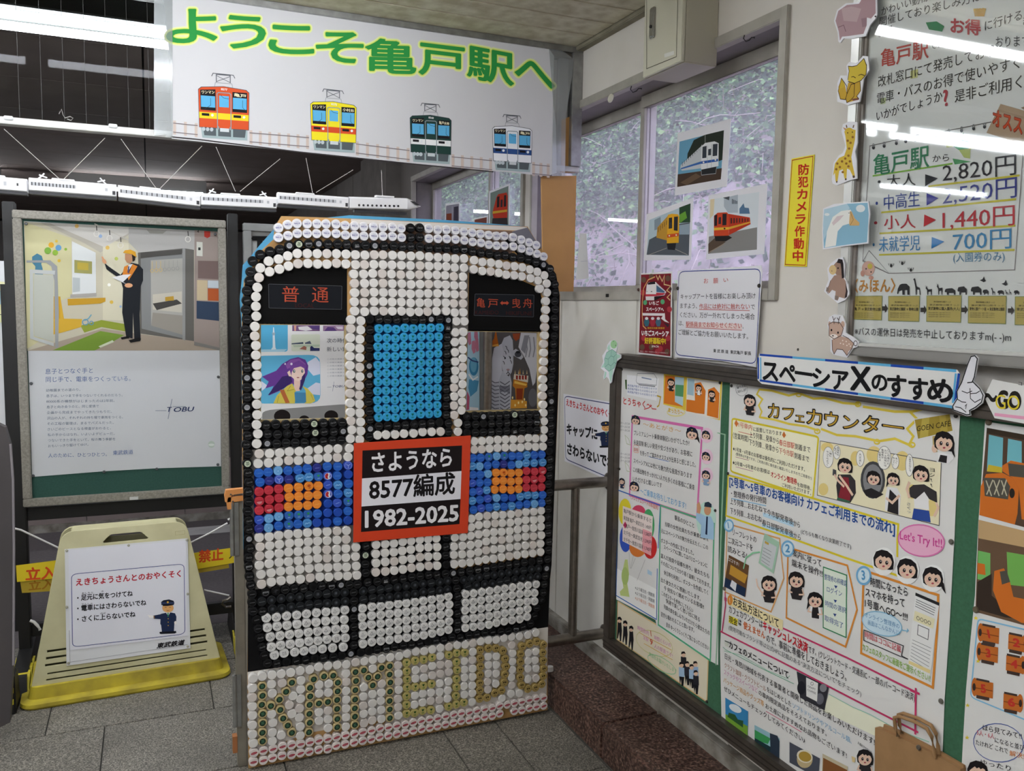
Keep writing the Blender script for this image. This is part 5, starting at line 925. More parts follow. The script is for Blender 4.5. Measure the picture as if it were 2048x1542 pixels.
s4 = sheet(qb, [(590,190),(1200,190),(1200,1300),(585,1300)], .001, mat('tiger_poster_paper', '4A4648', .5), 'tiger_poster', 'glossy poster of white tigers and an ornate lit tower seen through the right train window', 'poster')
B('B9BCC8', [(760,330),(830,300),(862,360),(870,480),(900,460),(960,500),(990,560),(960,590),(905,560),(870,540),(870,640),(850,740),(815,790),(740,720),(720,600),(640,640),(600,800),(590,1195),(840,1175),(850,860),(830,760),(700,520),(720,420)], 2)
B('C9CBD6', [(640,450),(730,400),(760,520),(730,640),(735,740),(690,860),(600,900),(600,700),(620,560)], 3); B('CFD0DA', [(960,270),(1165,275),(1165,600),(1130,860),(1100,900),(1060,700),(1000,560),(930,440)], 2); B('8E909C', [(1000,300),(1060,300),(1010,520),(960,470)], 3); B('7E808C', [(700,900),(830,900),(830,1000),(770,960),(710,980)], 3)
qb.ell('C3C5D0', 795, 620, 66, 150, 4); 
for k, (x, y) in enumerate(((765,560), (830,560), (780,500), (810,480), (760,620), (845,610), (790,440))): qb.line('3C3A42', [(x-14,y-14),(x,y),(x+4,y+26)], .003, 5)
qb.ell('23262E', 772, 570, 9, 12, 6); qb.ell('23262E', 832, 565, 8, 12, 6); qb.ell('A88A90', 806, 708, 20, 12, 6); qb.line('2A2830', [(806,718),(806,740),(785,758)], .003, 6); qb.line('2A2830', [(806,740),(828,758)], .003, 6)
for y in range(840, 1160, 44): qb.line('6A6A76', [(610,y),(650,y+24),(700,y+16)], .004, 4); qb.line('5E5E6A', [(712,y+10),(770,y+46),(828,y+4)], .004, 4)
for x in (1020, 1060, 1110): qb.line('8C8E9A', [(x,320),(x+14,460),(x-6,560)], .005, 4)
qb.ell('4A4A52', 925, 525, 40, 36, 4); qb.ell('24242A', 925, 500, 26, 16, 5)
B('B8641E', [(655,262),(668,262),(680,340),(694,400),(690,420),(615,420),(612,380),(640,340)], 4); B('E8A84A', [(600,420),(690,400),(700,430),(600,436)], 5); B('9C4A2A', [(860,280),(950,275),(940,340),(900,370),(868,330)], 4)
B('C07A28', [(872,820),(1035,860),(1035,915),(1000,930),(985,1080),(900,1090),(890,930),(862,900)], 6); B('F2C45A', [(885,840),(1030,880),(1020,900),(880,870)], 7); B('D8CFC0', [(878,760),(1048,780),(1042,860),(870,822)], 5); 
for x in (900, 935, 970, 1005): B('8E2A22', [(x,775),(x+24,778),(x+22,828),(x,822)], 6)
for x in (890, 932, 985, 1030): B('F0D8A0', [(x-5,760),(x,710),(x+5,760)], 7)
B('C8882E', [(940,760),(948,690),(956,760)], 6); B('8E3A1C', [(905,930),(985,930),(975,1060),(905,1060)], 7); B('E2A03A', [(840,1060),(1030,1080),(1030,1165),(835,1170)], 6)
for x, y in ((860,1040), (930,1100), (975,1090), (1000,1060), (890,1130), (1015,1130)): qb.ell('FFE9A0', x, y, 9, 16, 8)
qb.ell('6E6E74', 1100, 1040, 52, 110, 4)
qb.build('poster_print', s4)

# ------------------------------------------------------------------ things seen under and beside the poster board
box('white_kerb_strip', PZ(330, 1075, 0)*1, PZ(330, 1075, 0)+Vector((.9, .06, .035)), mat('kerb_white', 'C9C7C6', .7), None, label='low white strip lying on the asphalt behind the poster stand', cat='strip')
lw = empty('low_panel_row', (-.2, 6.1, 0), 'low brownish panels standing on the ground far behind the poster stand', 'panel')
for k in range(5): box('panel', (-1.6+k*.6, 6.1, .05), (-1.005+k*.6, 6.13, .42), mat('brown_panel', '8C7F7C', .7, noise=.5, nscale=4, col2='7A6E6C'), lw)
box('ground_rail', (-1.6, 6.08, 0), (1.4, 6.15, .05), M_conc, lw)
wp = empty('white_notice_panel', (-.62, 4.3, .9), 'plain white notice panel with a pale yellow leaflet at the left edge', 'notice panel')
p0, p1 = PY(-60, 520, 4.3), PY(28, 850, 4.3)
box('panel_face', (p0.x, 4.3, p1.z), (p1.x, 4.32, p0.z), mat('white_panel2', 'CFCFD0', .6), wp); box('panel_edge', (p1.x-.03, 4.285, 0), (p1.x+.012, 4.33, p0.z-.1), M_black, wp); box('panel_edge', (p0.x, 4.285, 0), (p0.x+.04, 4.33, p0.z), M_black, wp)
la = Art((0, 4.297, 0), NB); la.poly('D9D5A8', [(-15,562),(14,564),(16,645),(-15,645)], 1); la.line('4A4A4A', [(-12,628),(12,630)], .003, 2); la.ell('A9C0CC', 0, 595, 9, 14, 2); la.build('leaflet', wp)
gs = empty('grey_side_board', (-.6, 3.15, 0), 'dark grey upright board with a curved top at the far left', 'board')
P = [PY(x, y, 3.15) for x, y in ((-90,1500),(20,1445),(26,1330),(27,1100),(25,960),(20,890),(10,855),(-20,840),(-90,860))]
P = [Vector((p.x, p.y, max(p.z, 0))) for p in P]
MB().prism(P, (0, .04, 0), mat('dark_grey_board', '4A4546', .6, noise=.5, nscale=5, col2='3C3839')).build('board_face', gs)
MB().tube([PY(27, 1330, 3.148), PY(28, 1100, 3.148), PY(26, 960, 3.148), PY(21, 888, 3.148)], .004, mat('board_edge', '8A8488', .5), 6).build('edge_trim', gs)
fb = empty('black_base_unit', (-.48, 3.62, 0), 'black rubber base with yellow and black hazard tape at the lower left', 'stand base')
MB().hull([(-.58, 3.40, 0), (-.47, 3.40, 0), (-.47, 3.515, 0), (-.58, 3.515, 0), (-.575, 3.42, .14), (-.475, 3.42, .14), (-.475, 3.51, .14), (-.575, 3.51, .14)], M_black).build('base_block', fb, bevel=.006)
for k in range(3):
    z = .03+k*.04; y_ = 3.398+z*.143; MB().prism([(-.572, y_, z-.012), (-.478, y_, z+.008), (-.478, y_+.003, z+.026), (-.572, y_+.003, z+.006)], (0, .003, 0), mat('hazard_yellow', 'C9B92C', .6)).build('hazard_tape', fb)
M_rope = mat('white_rope', 'D2D0CC', .8)
def rope(label, pts, r=.004):
    P = [PY(x, y, Y) for x, y, Y in pts]; MB().tube(P, r, M_rope, 6).build('white_rope', None, label, 'rope')
rope('thin white rope running from the left board edge down to the cream sign', [(25,1056,3.72), (42,1060,3.72), (80,1078,3.74), (130,1102,3.76)])
rope('thin white rope tied from the cream sign up to the right black post', [(380,1086,3.76), (420,1066,3.74), (455,1046,3.74)])
rope('knotted white rope wound round the right black post', [(456,1040,3.74), (466,1034,3.74), (472,1046,3.73), (458,1050,3.73), (470,1058,3.73), (474,1052,3.73)], .006)
rope('short frayed white rope end hanging near the left black post', [(60,1241,3.74), (68,1244,3.74), (76,1252,3.74), (80,1260,3.74)], .006)
rope('low white rope from the right side of the cream sign', [(408,1180,3.76), (440,1187,3.75), (458,1191,3.75)])
MB().tube([PY(x, y, 3.72) for x, y in ((462,1194),(456,1199),(446,1201),(444,1208),(452,1214),(462,1213))], .006, M_steel, 8).build('metal_hook', None, 'bent steel hook on the right black post', 'hook')
ta = Art((0, 3.74, 0), NB)
for pts, lab, prints in (([(32,1131),(180,1112),(180,1150),(34,1164)], 'yellow no-entry tape stretched behind the left side of the cream sign', 'L'), ([(380,1107),(476,1094),(478,1124),(384,1140)], 'yellow no-entry tape stretched behind the right side of the cream sign', 'R'),
                         ([(40,1160),(170,1148),(170,1178),(44,1186)], 'second dirty yellow tape hanging below the left no-entry tape', 'l'), ([(384,1128),(456,1116),(458,1136),(386,1148)], 'second dirty yellow tape hanging below the right no-entry tape', 'r')):
    t = Art((0, 3.74 if prints in 'LR' else 3.745, 0), NB); s = sheet(t, pts, .0008, mat('tape_yellow' if prints in 'LR' else 'tape_dirty', 'DDC322' if prints in 'LR' else 'B0962A', .5), 'warning_tape', lab, 'tape', 'no-entry tapes')
    if prints == 'L': t.text('立入', (52,1162), (112,1158), 29, 'CE4A22', .035, 2)
    if prints == 'R': t.text('禁止', (398,1126), (446,1121), 28, 'CE4A22', .035, 2).text('入', (458,1118), (474,1116), 19, '26221A', .02, 2)
    if prints == 'l': t.text('立入', (58,1182), (108,1177), 22, '9A6A1E', .03, 2)
    if prints == 'r': t.text('ムノソリ', (402,1134), (450,1128), 10, '3A3018', .02, 2)
    t.build('tape_print', s)

# ------------------------------------------------------------------ cream A-frame sign on its yellow base
sg = empty('floor_sign', (-.09, 3.55, 0), 'cream plastic floor sign on a dirty yellow base with a notice to children', 'floor sign')
M_cream = mat('cream_plastic', 'CDC8A0', .5, noise=.5, nscale=7, col2='B5AF88'); M_yel = mat('dirty_yellow', 'C4B22E', .6, noise=.35, nscale=9, col2='8E7E2A')
sgR = .046
def R2(x, y, z): c, s = math.cos(sgR), math.sin(sgR); return Vector((-.095+x*c-y*s, 3.43+x*s+y*c, z))
def rr2(x0, x1, y0, y1, z, r=.05, n=5):
    P = []
    for cx, cy, a0 in ((x1-r, y0+r, -90), (x1-r, y1-r, 0), (x0+r, y1-r, 90), (x0+r, y0+r, 180)):
        P += [R2(cx+r*math.cos(math.radians(a0+90*k/n)), cy+r*math.sin(math.radians(a0+90*k/n)), z) for k in range(n+1)]
    return P
def loft(name, rings, m, parent, smooth=False):
    mb = MB(); n = len(rings[0]); vs = [p for r in rings for p in r]
    mb.add(vs, [(j*n+i, j*n+(i+1) % n, (j+1)*n+(i+1) % n, (j+1)*n+i) for j in range(len(rings)-1) for i in range(n)], m, smooth); mb.add(rings[-1], [tuple(range(n))], m); mb.add(rings[0], [tuple(range(n))[::-1]], m); return mb.build(name, parent)
loft('base_plate', [rr2(-.365, .365, 0, .36, 0), rr2(-.37, .37, -.005, .365, .008), rr2(-.368, .368, -.003, .363, .02), rr2(-.345, .345, .02, .34, .026)], M_yel, sg)
loft('base_rim', [rr2(-.345, .345, .03, .33, .024, .03), rr2(-.336, .336, .038, .32, .068, .03)], M_yel, sg)
# leaning front shell: outline in the plane of the front face
ln = math.radians(9.0)
def S3(x, h, d=0):      # x across, h up the slanted face, d into the shell
    return R2(x, .055+h*math.sin(ln)+d*math.cos(ln), .072+h*math.cos(ln)-d*math.sin(ln))
HT = .556
def shell_out(s=0):
    pts = [(-.332+s, -.012), (.332-s, -.012), (.316-s, .06), (.232-s, HT-.07)]
    for k in range(5): a = math.radians(8+k*20.5); pts.append((.178-s+.05*math.cos(a), HT-.055-s+.05*math.sin(a)))
    for k in range(5): a = math.radians(90+k*20.5); pts.append((-.178+s+.05*math.cos(a), HT-.055-s+.05*math.sin(a)))
    return pts+[(-.232+s, HT-.07), (-.316+s, .06)]
def holeboard(name, outer, holes, f, th, m, parent):
    c = bpy.data.curves.new(name, 'CURVE'); c.dimensions = '2D'; c.fill_mode = 'BOTH'; c.extrude = th/2; c.bevel_depth = .0015; c.bevel_resolution = 1
    for q in [outer]+holes:
        s = c.splines.new('POLY'); s.points.add(len(q)-1); s.use_cyclic_u = True
        for i, p in enumerate(q): s.points[i].co = (p[0], p[1], 0, 1)
    o = bpy.data.objects.new(name, c); me = bpy.data.meshes.new_from_object(o); bpy.data.objects.remove(o)
    for v in me.vertices: v.co = f(v.co.x, v.co.y, th/2-v.co.z)
    me.materials.clear(); me.materials.append(m); o = bpy.data.objects.new(name, me); COL.objects.link(o); return attach(o, parent)
hole = [(-.078, HT-.062), (.078, HT-.062), (.082, HT-.056), (.058, HT-.032), (.05, HT-.029), (-.05, HT-.029), (-.058, HT-.032), (-.082, HT-.056)]
slots = []
for k, z in enumerate((.030, .055, .080)):
    for sx in (-1, 1): w0 = .20+.002*k; w1 = .287-.004*k; q = [(sx*w0, z+.03), (sx*w1, z+.03), (sx*w1, z+.041), (sx*w0, z+.041)]; slots.append(q)
for k, z in enumerate((.008, .030)): slots.append([(-.285+k*.004, z), (.285-k*.004, z), (.284-k*.004, z+.008), (-.284+k*.004, z+.008)])
front = holeboard('front_shell', shell_out(), [hole]+slots, S3, .012, M_cream, sg)
box_ = MB(); q0 = [(-.31, .0), (.31, .0), (.22, HT-.09), (-.22, HT-.09)]
box_.prism([S3(x, h, .03) for x, h in q0], S3(0, 0, .034)-S3(0, 0, .03), mat('slot_shade', '5A5638', .8)).build('inner_shade_panel', sg)  # shade inside the slots is put into this panel's dark colour
def B3(x, h, d=0): return R2(x, .31-h*math.sin(ln)*1.15+d, .072+h*math.cos(ln))
holeboard('back_shell', shell_out(), [hole], B3, .012, M_cream, sg)
for sx in (-1, 1):
    MB().hull([S3(sx*.326, -.01, .01), S3(sx*.315, -.01, .01), B3(sx*.315, -.01), B3(sx*.326, -.01), S3(sx*.236, HT-.08, .01), S3(sx*.225, HT-.08, .01), B3(sx*.225, HT-.08), B3(sx*.236, HT-.08)], M_cream).build('side_wall', sg)
MB().hull([S3(-.19, HT-.012, .004), S3(.19, HT-.012, .004), B3(.19, HT-.012), B3(-.19, HT-.012), S3(-.185, HT-.004, .004), S3(.185, HT-.004, .004), B3(.185, HT-.004), B3(-.185, HT-.004)], M_cream).build('top_ridge', sg)
nS = (S3(0, 0, -1)-S3(0, 0, 0)).normalized(); e1 = S3(1, 0)-S3(0, 0); e2 = S3(0, 1)-S3(0, 0)
nS = e1.cross(e2).normalized()
if nS.y > 0: nS = -nS
na = Art(S3(0, .2, -.0065), nS).crop(0, 980, 2.744)
np_ = sheet(na, [(355,325),(1030,265),(1045,868),(365,965)], .002, mat('acrylic_white', 'DADBDD', .35), 'sign_panel', None, None, None, sg)
npap = Art(S3(0, .2, -.008), nS).crop(0, 980, 2.744)
npap.poly('DFDFE6', [(375,330),(1020,278),(1030,800),(385,880)], 1)
npap.rrect('2F3E7E', [(392,462),(1010,405),(1015,790),(398,862)], .06, .0022, 3)
npap.text('えきちょうさんとのおやくそく', (418,528), (992,478), 46, 'B5202E', .03, 4)
for t, p0, p1, h in (('・足元に気をつけてね', (424,610), (728,584), 38), ('・電車にはさわらないでね', (424,668), (802,634), 38), ('・さくに上らないでね', (424,727), (743,698), 38)): npap.text(t, p0, p1, h, '1C1A1E', .03, 4)
for t, p0, p1 in (('あしもと', (449,573), (512,568)), ('き', (556,563), (568,562)), ('でんしゃ', (447,633), (508,628)), ('のぼ', (551,684), (580,681))): npap.text(t, p0, p1, 13, '1C1A1E', .01, 4)
npap.text('東武鉄道', (860,870), (1008,850), 32, '1C1A1E', .04, 4, slant=.25)
def stationmaster(a, ox, oy, k, l=5):
    """small drawn station master: cap, smiling face, navy coat, pointing arm"""
    f = lambda pts: [(ox+x*k, oy+y*k) for x, y in pts]
    a.poly('1E2A4A', f([(-48,70),(-10,62),(20,60),(52,66),(62,90),(60,125),(48,130),(44,195),(-40,200),(-46,150),(-52,140)]), l)
    a.poly('1E2A4A', f([(-48,72),(-100,82),(-98,104),(-46,108)]), l+1); a.ell('F2EEEA', ox-116*k, oy+90*k, 18*k, 10*k, l+2, 10); a.line('F2EEEA', f([(-125,84),(-140,78)]), .003, l+2)
    a.line('B88A3A', f([(-96,84),(-94,102)]), .002, l+3); a.ell('F2EEEA', ox+55*k, oy+132*k, 9*k, 12*k, l+2, 10)
    a.ell('E0A868', ox+2*k, oy+28*k, 40*k, 32*k, l+2); a.poly('151A2A', f([(-44,8),(-46,-14),(-30,-26),(10,-32),(42,-22),(48,-6),(42,8),(10,4),(-20,6)]), l+3); a.poly('2E3A5E', f([(-44,-12),(46,-12),(44,-2),(-44,2)]), l+4); a.ell('E2B23A', ox+1*k, oy-12*k, 7*k, 7*k, l+5, 10); a.poly('0E1018', f([(-36,6),(20,2),(38,8),(0,14),(-34,14)]), l+5)
    for x in (-14, 16): a.line('3A2A1E', f([(x-7,26),(x,22),(x+7,26)]), .0015, l+4)
    a.line('8A3A2A', f([(-8,44),(2,48),(12,44)]), .0015, l+4); a.poly('2E8A5A', f([(-2,62),(8,62),(6,90),(0,90)]), l+3); a.poly('E8E8E8', f([(-12,62),(18,60),(4,84)]), l+2)
    for y in (104, 128, 152): a.ell('E2B23A', ox+4*k, oy+y*k, 3.4*k, 3.4*k, l+3, 8)
    a.poly('12141C', f([(-56,196),(58,190),(62,202),(50,208),(-50,212),(-58,206)]), l+2)
stationmaster(npap, 920, 625, .78)
npap.line('8A8A8E', [(380,770),(384,945),(1030,848)], .0012, 2)
npap.build('sign_print', np_); tacks(na, [(366,332),(706,304),(1026,274),(366,642),(1030,570),(376,950),(1030,858)], np_, 'A8A694', .005)
sa2 = Art(S3(0, .5, -.0065), nS).crop(0, 980, 2.744); sa2.line('A29C74', [(962,228),(1014,222),(1014,242),(962,248)], .0012, 1, True); sa2.build('moulded_mark', front)

# ------------------------------------------------------------------ right wall: green pinboard
NX = (-1, 0, 0); Y0, Y1 = -.2, 2.675; XB = 1.548
gw = empty('green_pinboard', (1.57, 1.3, .23), 'long green pin board in a bronze frame covered with hand-made posters', 'pin board')
box('board_panel', (XB, Y0, .27), (XB+.03, Y1-.03, 1.30), M_green, gw)
for nm, a, b in (('frame_top', (1.522, Y0, 1.284), (1.6, Y1, 1.329)), ('frame_bottom', (1.522, Y0, .238), (1.6, Y1, .285)), ('frame_side', (1.522, Y1-.045, .285), (1.6, Y1, 1.284))): box(nm, a, b, M_alud, gw, bevel=.003)
for z in (1.300, 1.312): box('frame_groove', (1.5205, Y0, z), (1.523, Y1-.004, z+.003), mat('bronze_dark', '3E3832', .5, .5), gw)
for z in (.252, .268): box('frame_groove', (1.5205, Y0, z), (1.523, Y1-.004, z+.003), mat('bronze_dark', '3E3832', .5, .5), gw)
p, q_ = PX(1451, 868, XB), PX(1436.5, 1332, XB)
box('sliding_rail', (XB-.003, p.y-.003, q_.z), (XB, p.y+.0015, p.z), mat('green_rail', '9FC6A8', .5), gw)
box('sliding_rail', (XB-.003, p.y, p.z-.003), (XB, p.y+.035, p.z), mat('green_rail', '9FC6A8', .5), gw)
def wart(x): return Art((x, 0, 0), NX)
def wsheet(a, pts, nm, lab, cat='poster', m=None, g=None, parent=None): return sheet(a, pts, .0008, m or M_paper, nm, lab, cat, g, parent)
def chibi(a, x, y, s, hair='1E1A1C', top='2A2628', body=True, pony=0, cap=False, mouth='B8505A', shirt=None, sk=.16, l=5, eyes=True, skin='EBC9B2'):
    """small drawn girl; s = head radius; sk shears the drawing with the slant of the sheet"""
    f = lambda pts: [(x+px*s, y+(py+px*sk)*s) for px, py in pts]
    if body:
        a.poly(top, f([(-.75,.95),(-.3,.8),(.3,.8),(.75,.95),(.85,1.9),(.6,2.6),(-.6,2.6),(-.8,1.9)]), l)
        if shirt: a.poly(shirt, f([(-.35,.85),(.35,.85),(.5,1.8),(.5,2.5),(-.5,2.5),(-.5,1.8)]), l+1)
        a.line(skin, f([(-.75,1.1),(-1.0,1.7),(-.55,1.75)]), .004, l+1); a.line(skin, f([(.75,1.1),(.95,1.8),(.3,1.9)]), .004, l+1)
    a.poly(hair, f([(-1,.7),(-1.08,-.1),(-.8,-.8),(-.2,-1.1),(.4,-1.05),(.9,-.7),(1.08,0),(1,.8),(.7,.9),(-.7,.9)]), l+2)
    if pony: a.poly(hair, f([(.8*pony,-.2),(1.3*pony,.5),(1.5*pony,1.5),(1.15*pony,1.1),(.85*pony,.6)]), l+2)
    a.ell(skin, x, y+.16*s, .88*s, .86*s, l+3, 18); a.poly(hair, f([(-.92,.1),(-.95,-.4),(-.4,-.9),(.3,-.95),(.9,-.5),(.94,.15),(.72,-.32),(.5,-.42),(.3,-.28),(.12,-.45),(-.1,-.3),(-.3,-.48),(-.6,-.22)]), l+4)
    if eyes:
        for ex in (-.32, .34): a.ell('2A2022', x+ex*s, y+(.2+ex*sk)*s, .16*s, .22*s, l+4, 12); a.ell('F4F0F0', x+(ex+.04)*s, y+(.14+ex*sk)*s, .05*s, .06*s, l+5, 6)
    a.ell('E9A8A0', x-.5*s, y+(.45-.5*sk)*s, .14*s, .08*s, l+4, 8); a.ell('E9A8A0', x+.5*s, y+(.45+.5*sk)*s, .14*s, .08*s, l+4, 8); a.ell(mouth, x, y+.62*s, .15*s, .1*s, l+4, 8)
    if cap: a.poly('1E2438', f([(-.95,-.25),(-.9,-.8),(-.2,-1.25),(.6,-1.1),(.95,-.6),(.9,-.2),(0,-.45)]), l+6); a.ell('D8B24A', x, y-.72*s, .12*s, .12*s, l+7, 8)
PK, YE, GN, OR, BL, RD = 'E078B8', 'E2CE32', '5FB98A', 'E0903A', '2E6FC0', 'D03A32'

# --- left poster (afterword and message sheets)
a = wart(XB-.0016); a.crop(1180, 720, 4.06)
s = wsheet(a, [((u-1180)*4.06, (v-720)*4.06) for u, v in ((1242,735),(1445,759),(1441,843),(1438,966),(1437,1150),(1436,1330),(1420,1322),(1313,1252),(1311,1240),(1233,1199),(1236,1080),(1238,940),(1240,820))], 'afterword_poster', 'tall handmade poster with a pink framed letter and balloons, leftmost on the green board')
a.poly('E9C94A', [(600,112),(1075,160),(1055,490),(595,360)], 1); a.poly('E07E2A', [(612,125),(765,142),(752,380),(600,352)], 2); a.poly('B8D6E0', [(690,135),(765,142),(755,375),(690,340)], 3); a.poly('5A9A6A', [(695,200),(762,205),(758,300),(692,290)], 4)
a.poly('F0EAE0', [(788,144),(1060,178),(1045,480),(780,425)], 2); a.poly('A9C6D2', [(795,150),(850,160),(842,290),(790,280)], 3); a.poly('E07E2A', [(850,190),(900,180),(940,250),(930,440),(855,430)], 3); a.poly('E07E2A', [(960,240),(1010,220),(1052,270),(1042,475),(950,450)], 3); a.poly('E07E2A', [(785,320),(860,330),(860,430),(782,415)], 4)
chibi(a, 660, 180, 28, l=5); chibi(a, 885, 225, 24, shirt='F0F0F0', l=6); chibi(a, 992, 275, 26, l=6)
a.poly('F3F3F6', [(300,120),(560,150),(540,330),(300,280)], 1); a.line('6A7078', [(375,170),(385,110),(520,112),(545,150),(540,205),(385,190)], .0016, 3, True); a.line('6A7078', [(395,200),(530,215)], .003, 3); a.line('8A9AB8', [(420,142),(500,158)], .004, 3)
for k in range(3): a.text('東武亀戸駅からのお知らせです', (305, 215+k*26), (545, 248+k*28), 22, '5A6AA8', 0, 3)
a.line('C8A83A', [(545,290),(575,300),(560,370),(545,380)], .005, 3); a.poly('3A5A2A', [(285,160),(300,160),(300,240),(290,235)], 3)
a.text('とうちゃく〜', (272,362), (500,405), 70, 'C8302A', .02, 4); a.line('C8302A', [(440,400),(480,388),(500,372),(490,360),(505,395),(540,400)], .003, 4)
a.text('まったり〜', (638,425), (760,452), 45, 'E2B83A', .03, 4); a.ring('E9DF9A', 700, 425, 72, 30, .004, 2)
a.line(PK, [(345,458),(912,555),(870,1280),(322,1095)], .009, 3, True)
a.text('〜あとがき〜', (432,540), (740,600), 46, 'E0A85A', .0, 4)
T_ = '26262A'
for t, p0, p1 in (('プレミアムシート乗車体験記いかがでしたか?', (358,612), (808,700)), ('永遠冒険 新しい発見や気づきがあり、お客様に', (355,688), (832,790)), ('を持って ご案内やオススメが出来ると感じました。', (408,775), (860,875)), ('スペーシアXには他にも魅力的な座席があります', (355,838), (830,968)), ('この掲出物をきっかけに1人でも多くのお客様にご乗車', (352,910), (850,1062)), ('いただけると嬉しいです', (350,985), (585,1042))): a.text(t, p0, p1, 48, T_, .005, 4)
a.rrect('E8A890', [(355,690),(398,696),(396,755),(355,748)], .2, .0018, 3); a.text('自信', (360,740), (392,746), 34, 'D05A3A', .01, 4); a.line('8AA6E0', [(480,785),(640,825)], .002, 3)
a.text('〜ご乗車お待ちしております!', (410,1090), (780,1215), 62, '5AAAD8', .01, 4)
chibi(a, 373, 490, 34, cap=True, body=False, l=6); chibi(a, 832, 600, 46, cap=True, body=False, pony=.9, l=6); chibi(a, 362, 1030, 36, cap=True, body=False, l=6)
for y in (612, 785, 935): a.ell('F2CFE2', 950, y, 50, 62, 2); chibi(a, 945, y, 32, cap=True, body=y > 900, top='8AA6C8', l=6, pony=0)
chibi(a, 262, 985, 22, cap=True, top='2A3450', l=5)
for y0 in (520, 770):
    for k in range(3): a.text('かーぶには', (250, y0+k*28), (325, y0+8+k*28), 22, '6A6A70', 0, 3)
for y in (640, 860): a.line('B8C29A', [(285,y-30),(315,y),(330,y+50),(300,y+40),(290,y)], .0022, 3, True)
# station master greeting
a.ell('C8E8DC', 945, 1300, 80, 150, 2); a.poly('A9CCE8', [(865,1240),(900,1245),(935,1265),(985,1270),(1010,1330),(1008,1460),(900,1440),(905,1340),(862,1290)], 6); a.poly('D8A078', [(870,1170),(890,1150),(905,1200),(895,1250),(872,1240)], 7); a.ell('D8A078', 957, 1220, 28, 40, 7); a.poly('2A3A4A', [(930,1190),(935,1158),(965,1150),(990,1170),(990,1198)], 8); a.poly('24304E', [(948,1270),(960,1272),(955,1420),(940,1415)], 8)
# fare sheet with balloons
a.line(BL, [(225,1055),(572,1180),(555,1530)], .004, 3); a.line(BL, [(225,1055),(215,1480)], .004, 3)
a.text('〈プレミアムシートの料金例〉', (330,1130), (558,1222), 44, 'D85A3A', .005, 4)
for c, x, y, rx, ry in (('E9D83A', 285,1235,52,110), ('D84A6A', 395,1240,58,62), ('4FA86A', 475,1340,50,130), ('3A5AC0', 290,1450,48,110), ('E0803A', 390,1520,70,80), ('D03030', 490,1520,55,95)): a.ell(c, x, y, rx, ry, 2)
a.poly('F2E2DC', [(268,1185),(512,1270),(498,1590),(265,1470)], 3); a.poly('F0A8B0', [(430,1370),(505,1400),(498,1590),(425,1550)], 3)
for k, (t, c) in enumerate((('亀戸駅から乗車すると', T_), ('東武線 亀戸〜東武日光 1,400円', T_), ('+ 亀戸〜鬼怒川温泉 1,580円', T_), ('北千住〜東武日光 1,590円', T_), ('北千住〜鬼怒川温泉 1,740円', T_))): a.text(t, (275, 1240+k*58), (500, 1325+k*60), 40, c, .005, 5)
a.ell('D03A6A', 287, 1340, 16, 30, 4, 4)
a.line(GN, [(575,1180),(1010,1330),(978,2440),(556,2150)], .006, 3, True)
a.text('駅長のひとこと', (690,1300), (848,1368), 48, T_, .01, 4)
b2_ = [('当駅の女性社員たちが乗車体験を', (610,1350), (965,1475)), ('元にスペーシアXの魅力を伝えたく、この', (580,1405), (960,1545))]
for t, p0, p1 in b2_: a.text(t, p0, p1, 42, T_, .005, 4)
a.crop(1180, 1080, 3.3375)
for t, p0, p1 in (('ポスターの作成に至りました。', (475,18), (695,105)), ('スペーシアXに関してはバリエーションに', (495,62), (785,190)), ('富んだ座席や設備を誇り、彼女たちも', (475,120), (797,260)), ('その点について分かり易く説明しております。', (475,165), (805,325)), ('休日等を利用し、ポスターを作成してく', (495,232), (790,370)), ('出た彼女たちに感謝いたします。', (475,280), (740,410)), ('今 何気なく眺めているお客様!!', (495,335), (762,465)), ('このポスターを参考にしてもらい', (480,370), (690,490)), ('快適で楽しく思い出に残る', (508,420), (735,550)), ('列車の旅を楽しんでいただけたら彼女たちの', (495,460), (800,640)), ('苦労も報われることと思います。', (475,510), (697,620)), ('是非 ゆっくりじっくりご覧になってください', (510,580), (795,740))): a.text(t, p0, p1, 36, T_, .005, 4)
a.poly('F6F6F4', [(182,190),(448,330),(446,530),(176,395)], 1); a.line(BL, [(182,-40),(176,370),(445,530),(450,190)], .0035, 3)
for k in range(3): a.text('※より曜日別・閑散期', (303, 330+k*34), (432, 385+k*38), 28, '4A4A50' if k < 2 else 'D07A4A', 0, 4)
for x0, y0, x1, y1 in ((262,80,268,190), (292,100,272,190), (305,120,276,190), (370,130,315,270)): a.line('9A9A9A', [(x0,y0),(x1,y1)], .0012, 3)
a.poly('C9D88A', [(235,130),(252,130),(262,230),(250,290),(265,380),(205,370),(200,345),(225,320),(212,240)], 3); a.ell('B6CC7A', 236, 240, 24, 60, 4); a.poly('B8D6E8', [(385,195),(415,215),(412,238),(385,225)], 2)
a.build('poster_print', s); tacks(wart(XB-.0016).crop(1180, 720, 4.06), [(262,76),(1058,185),(242,885),(1020,1222)], s)
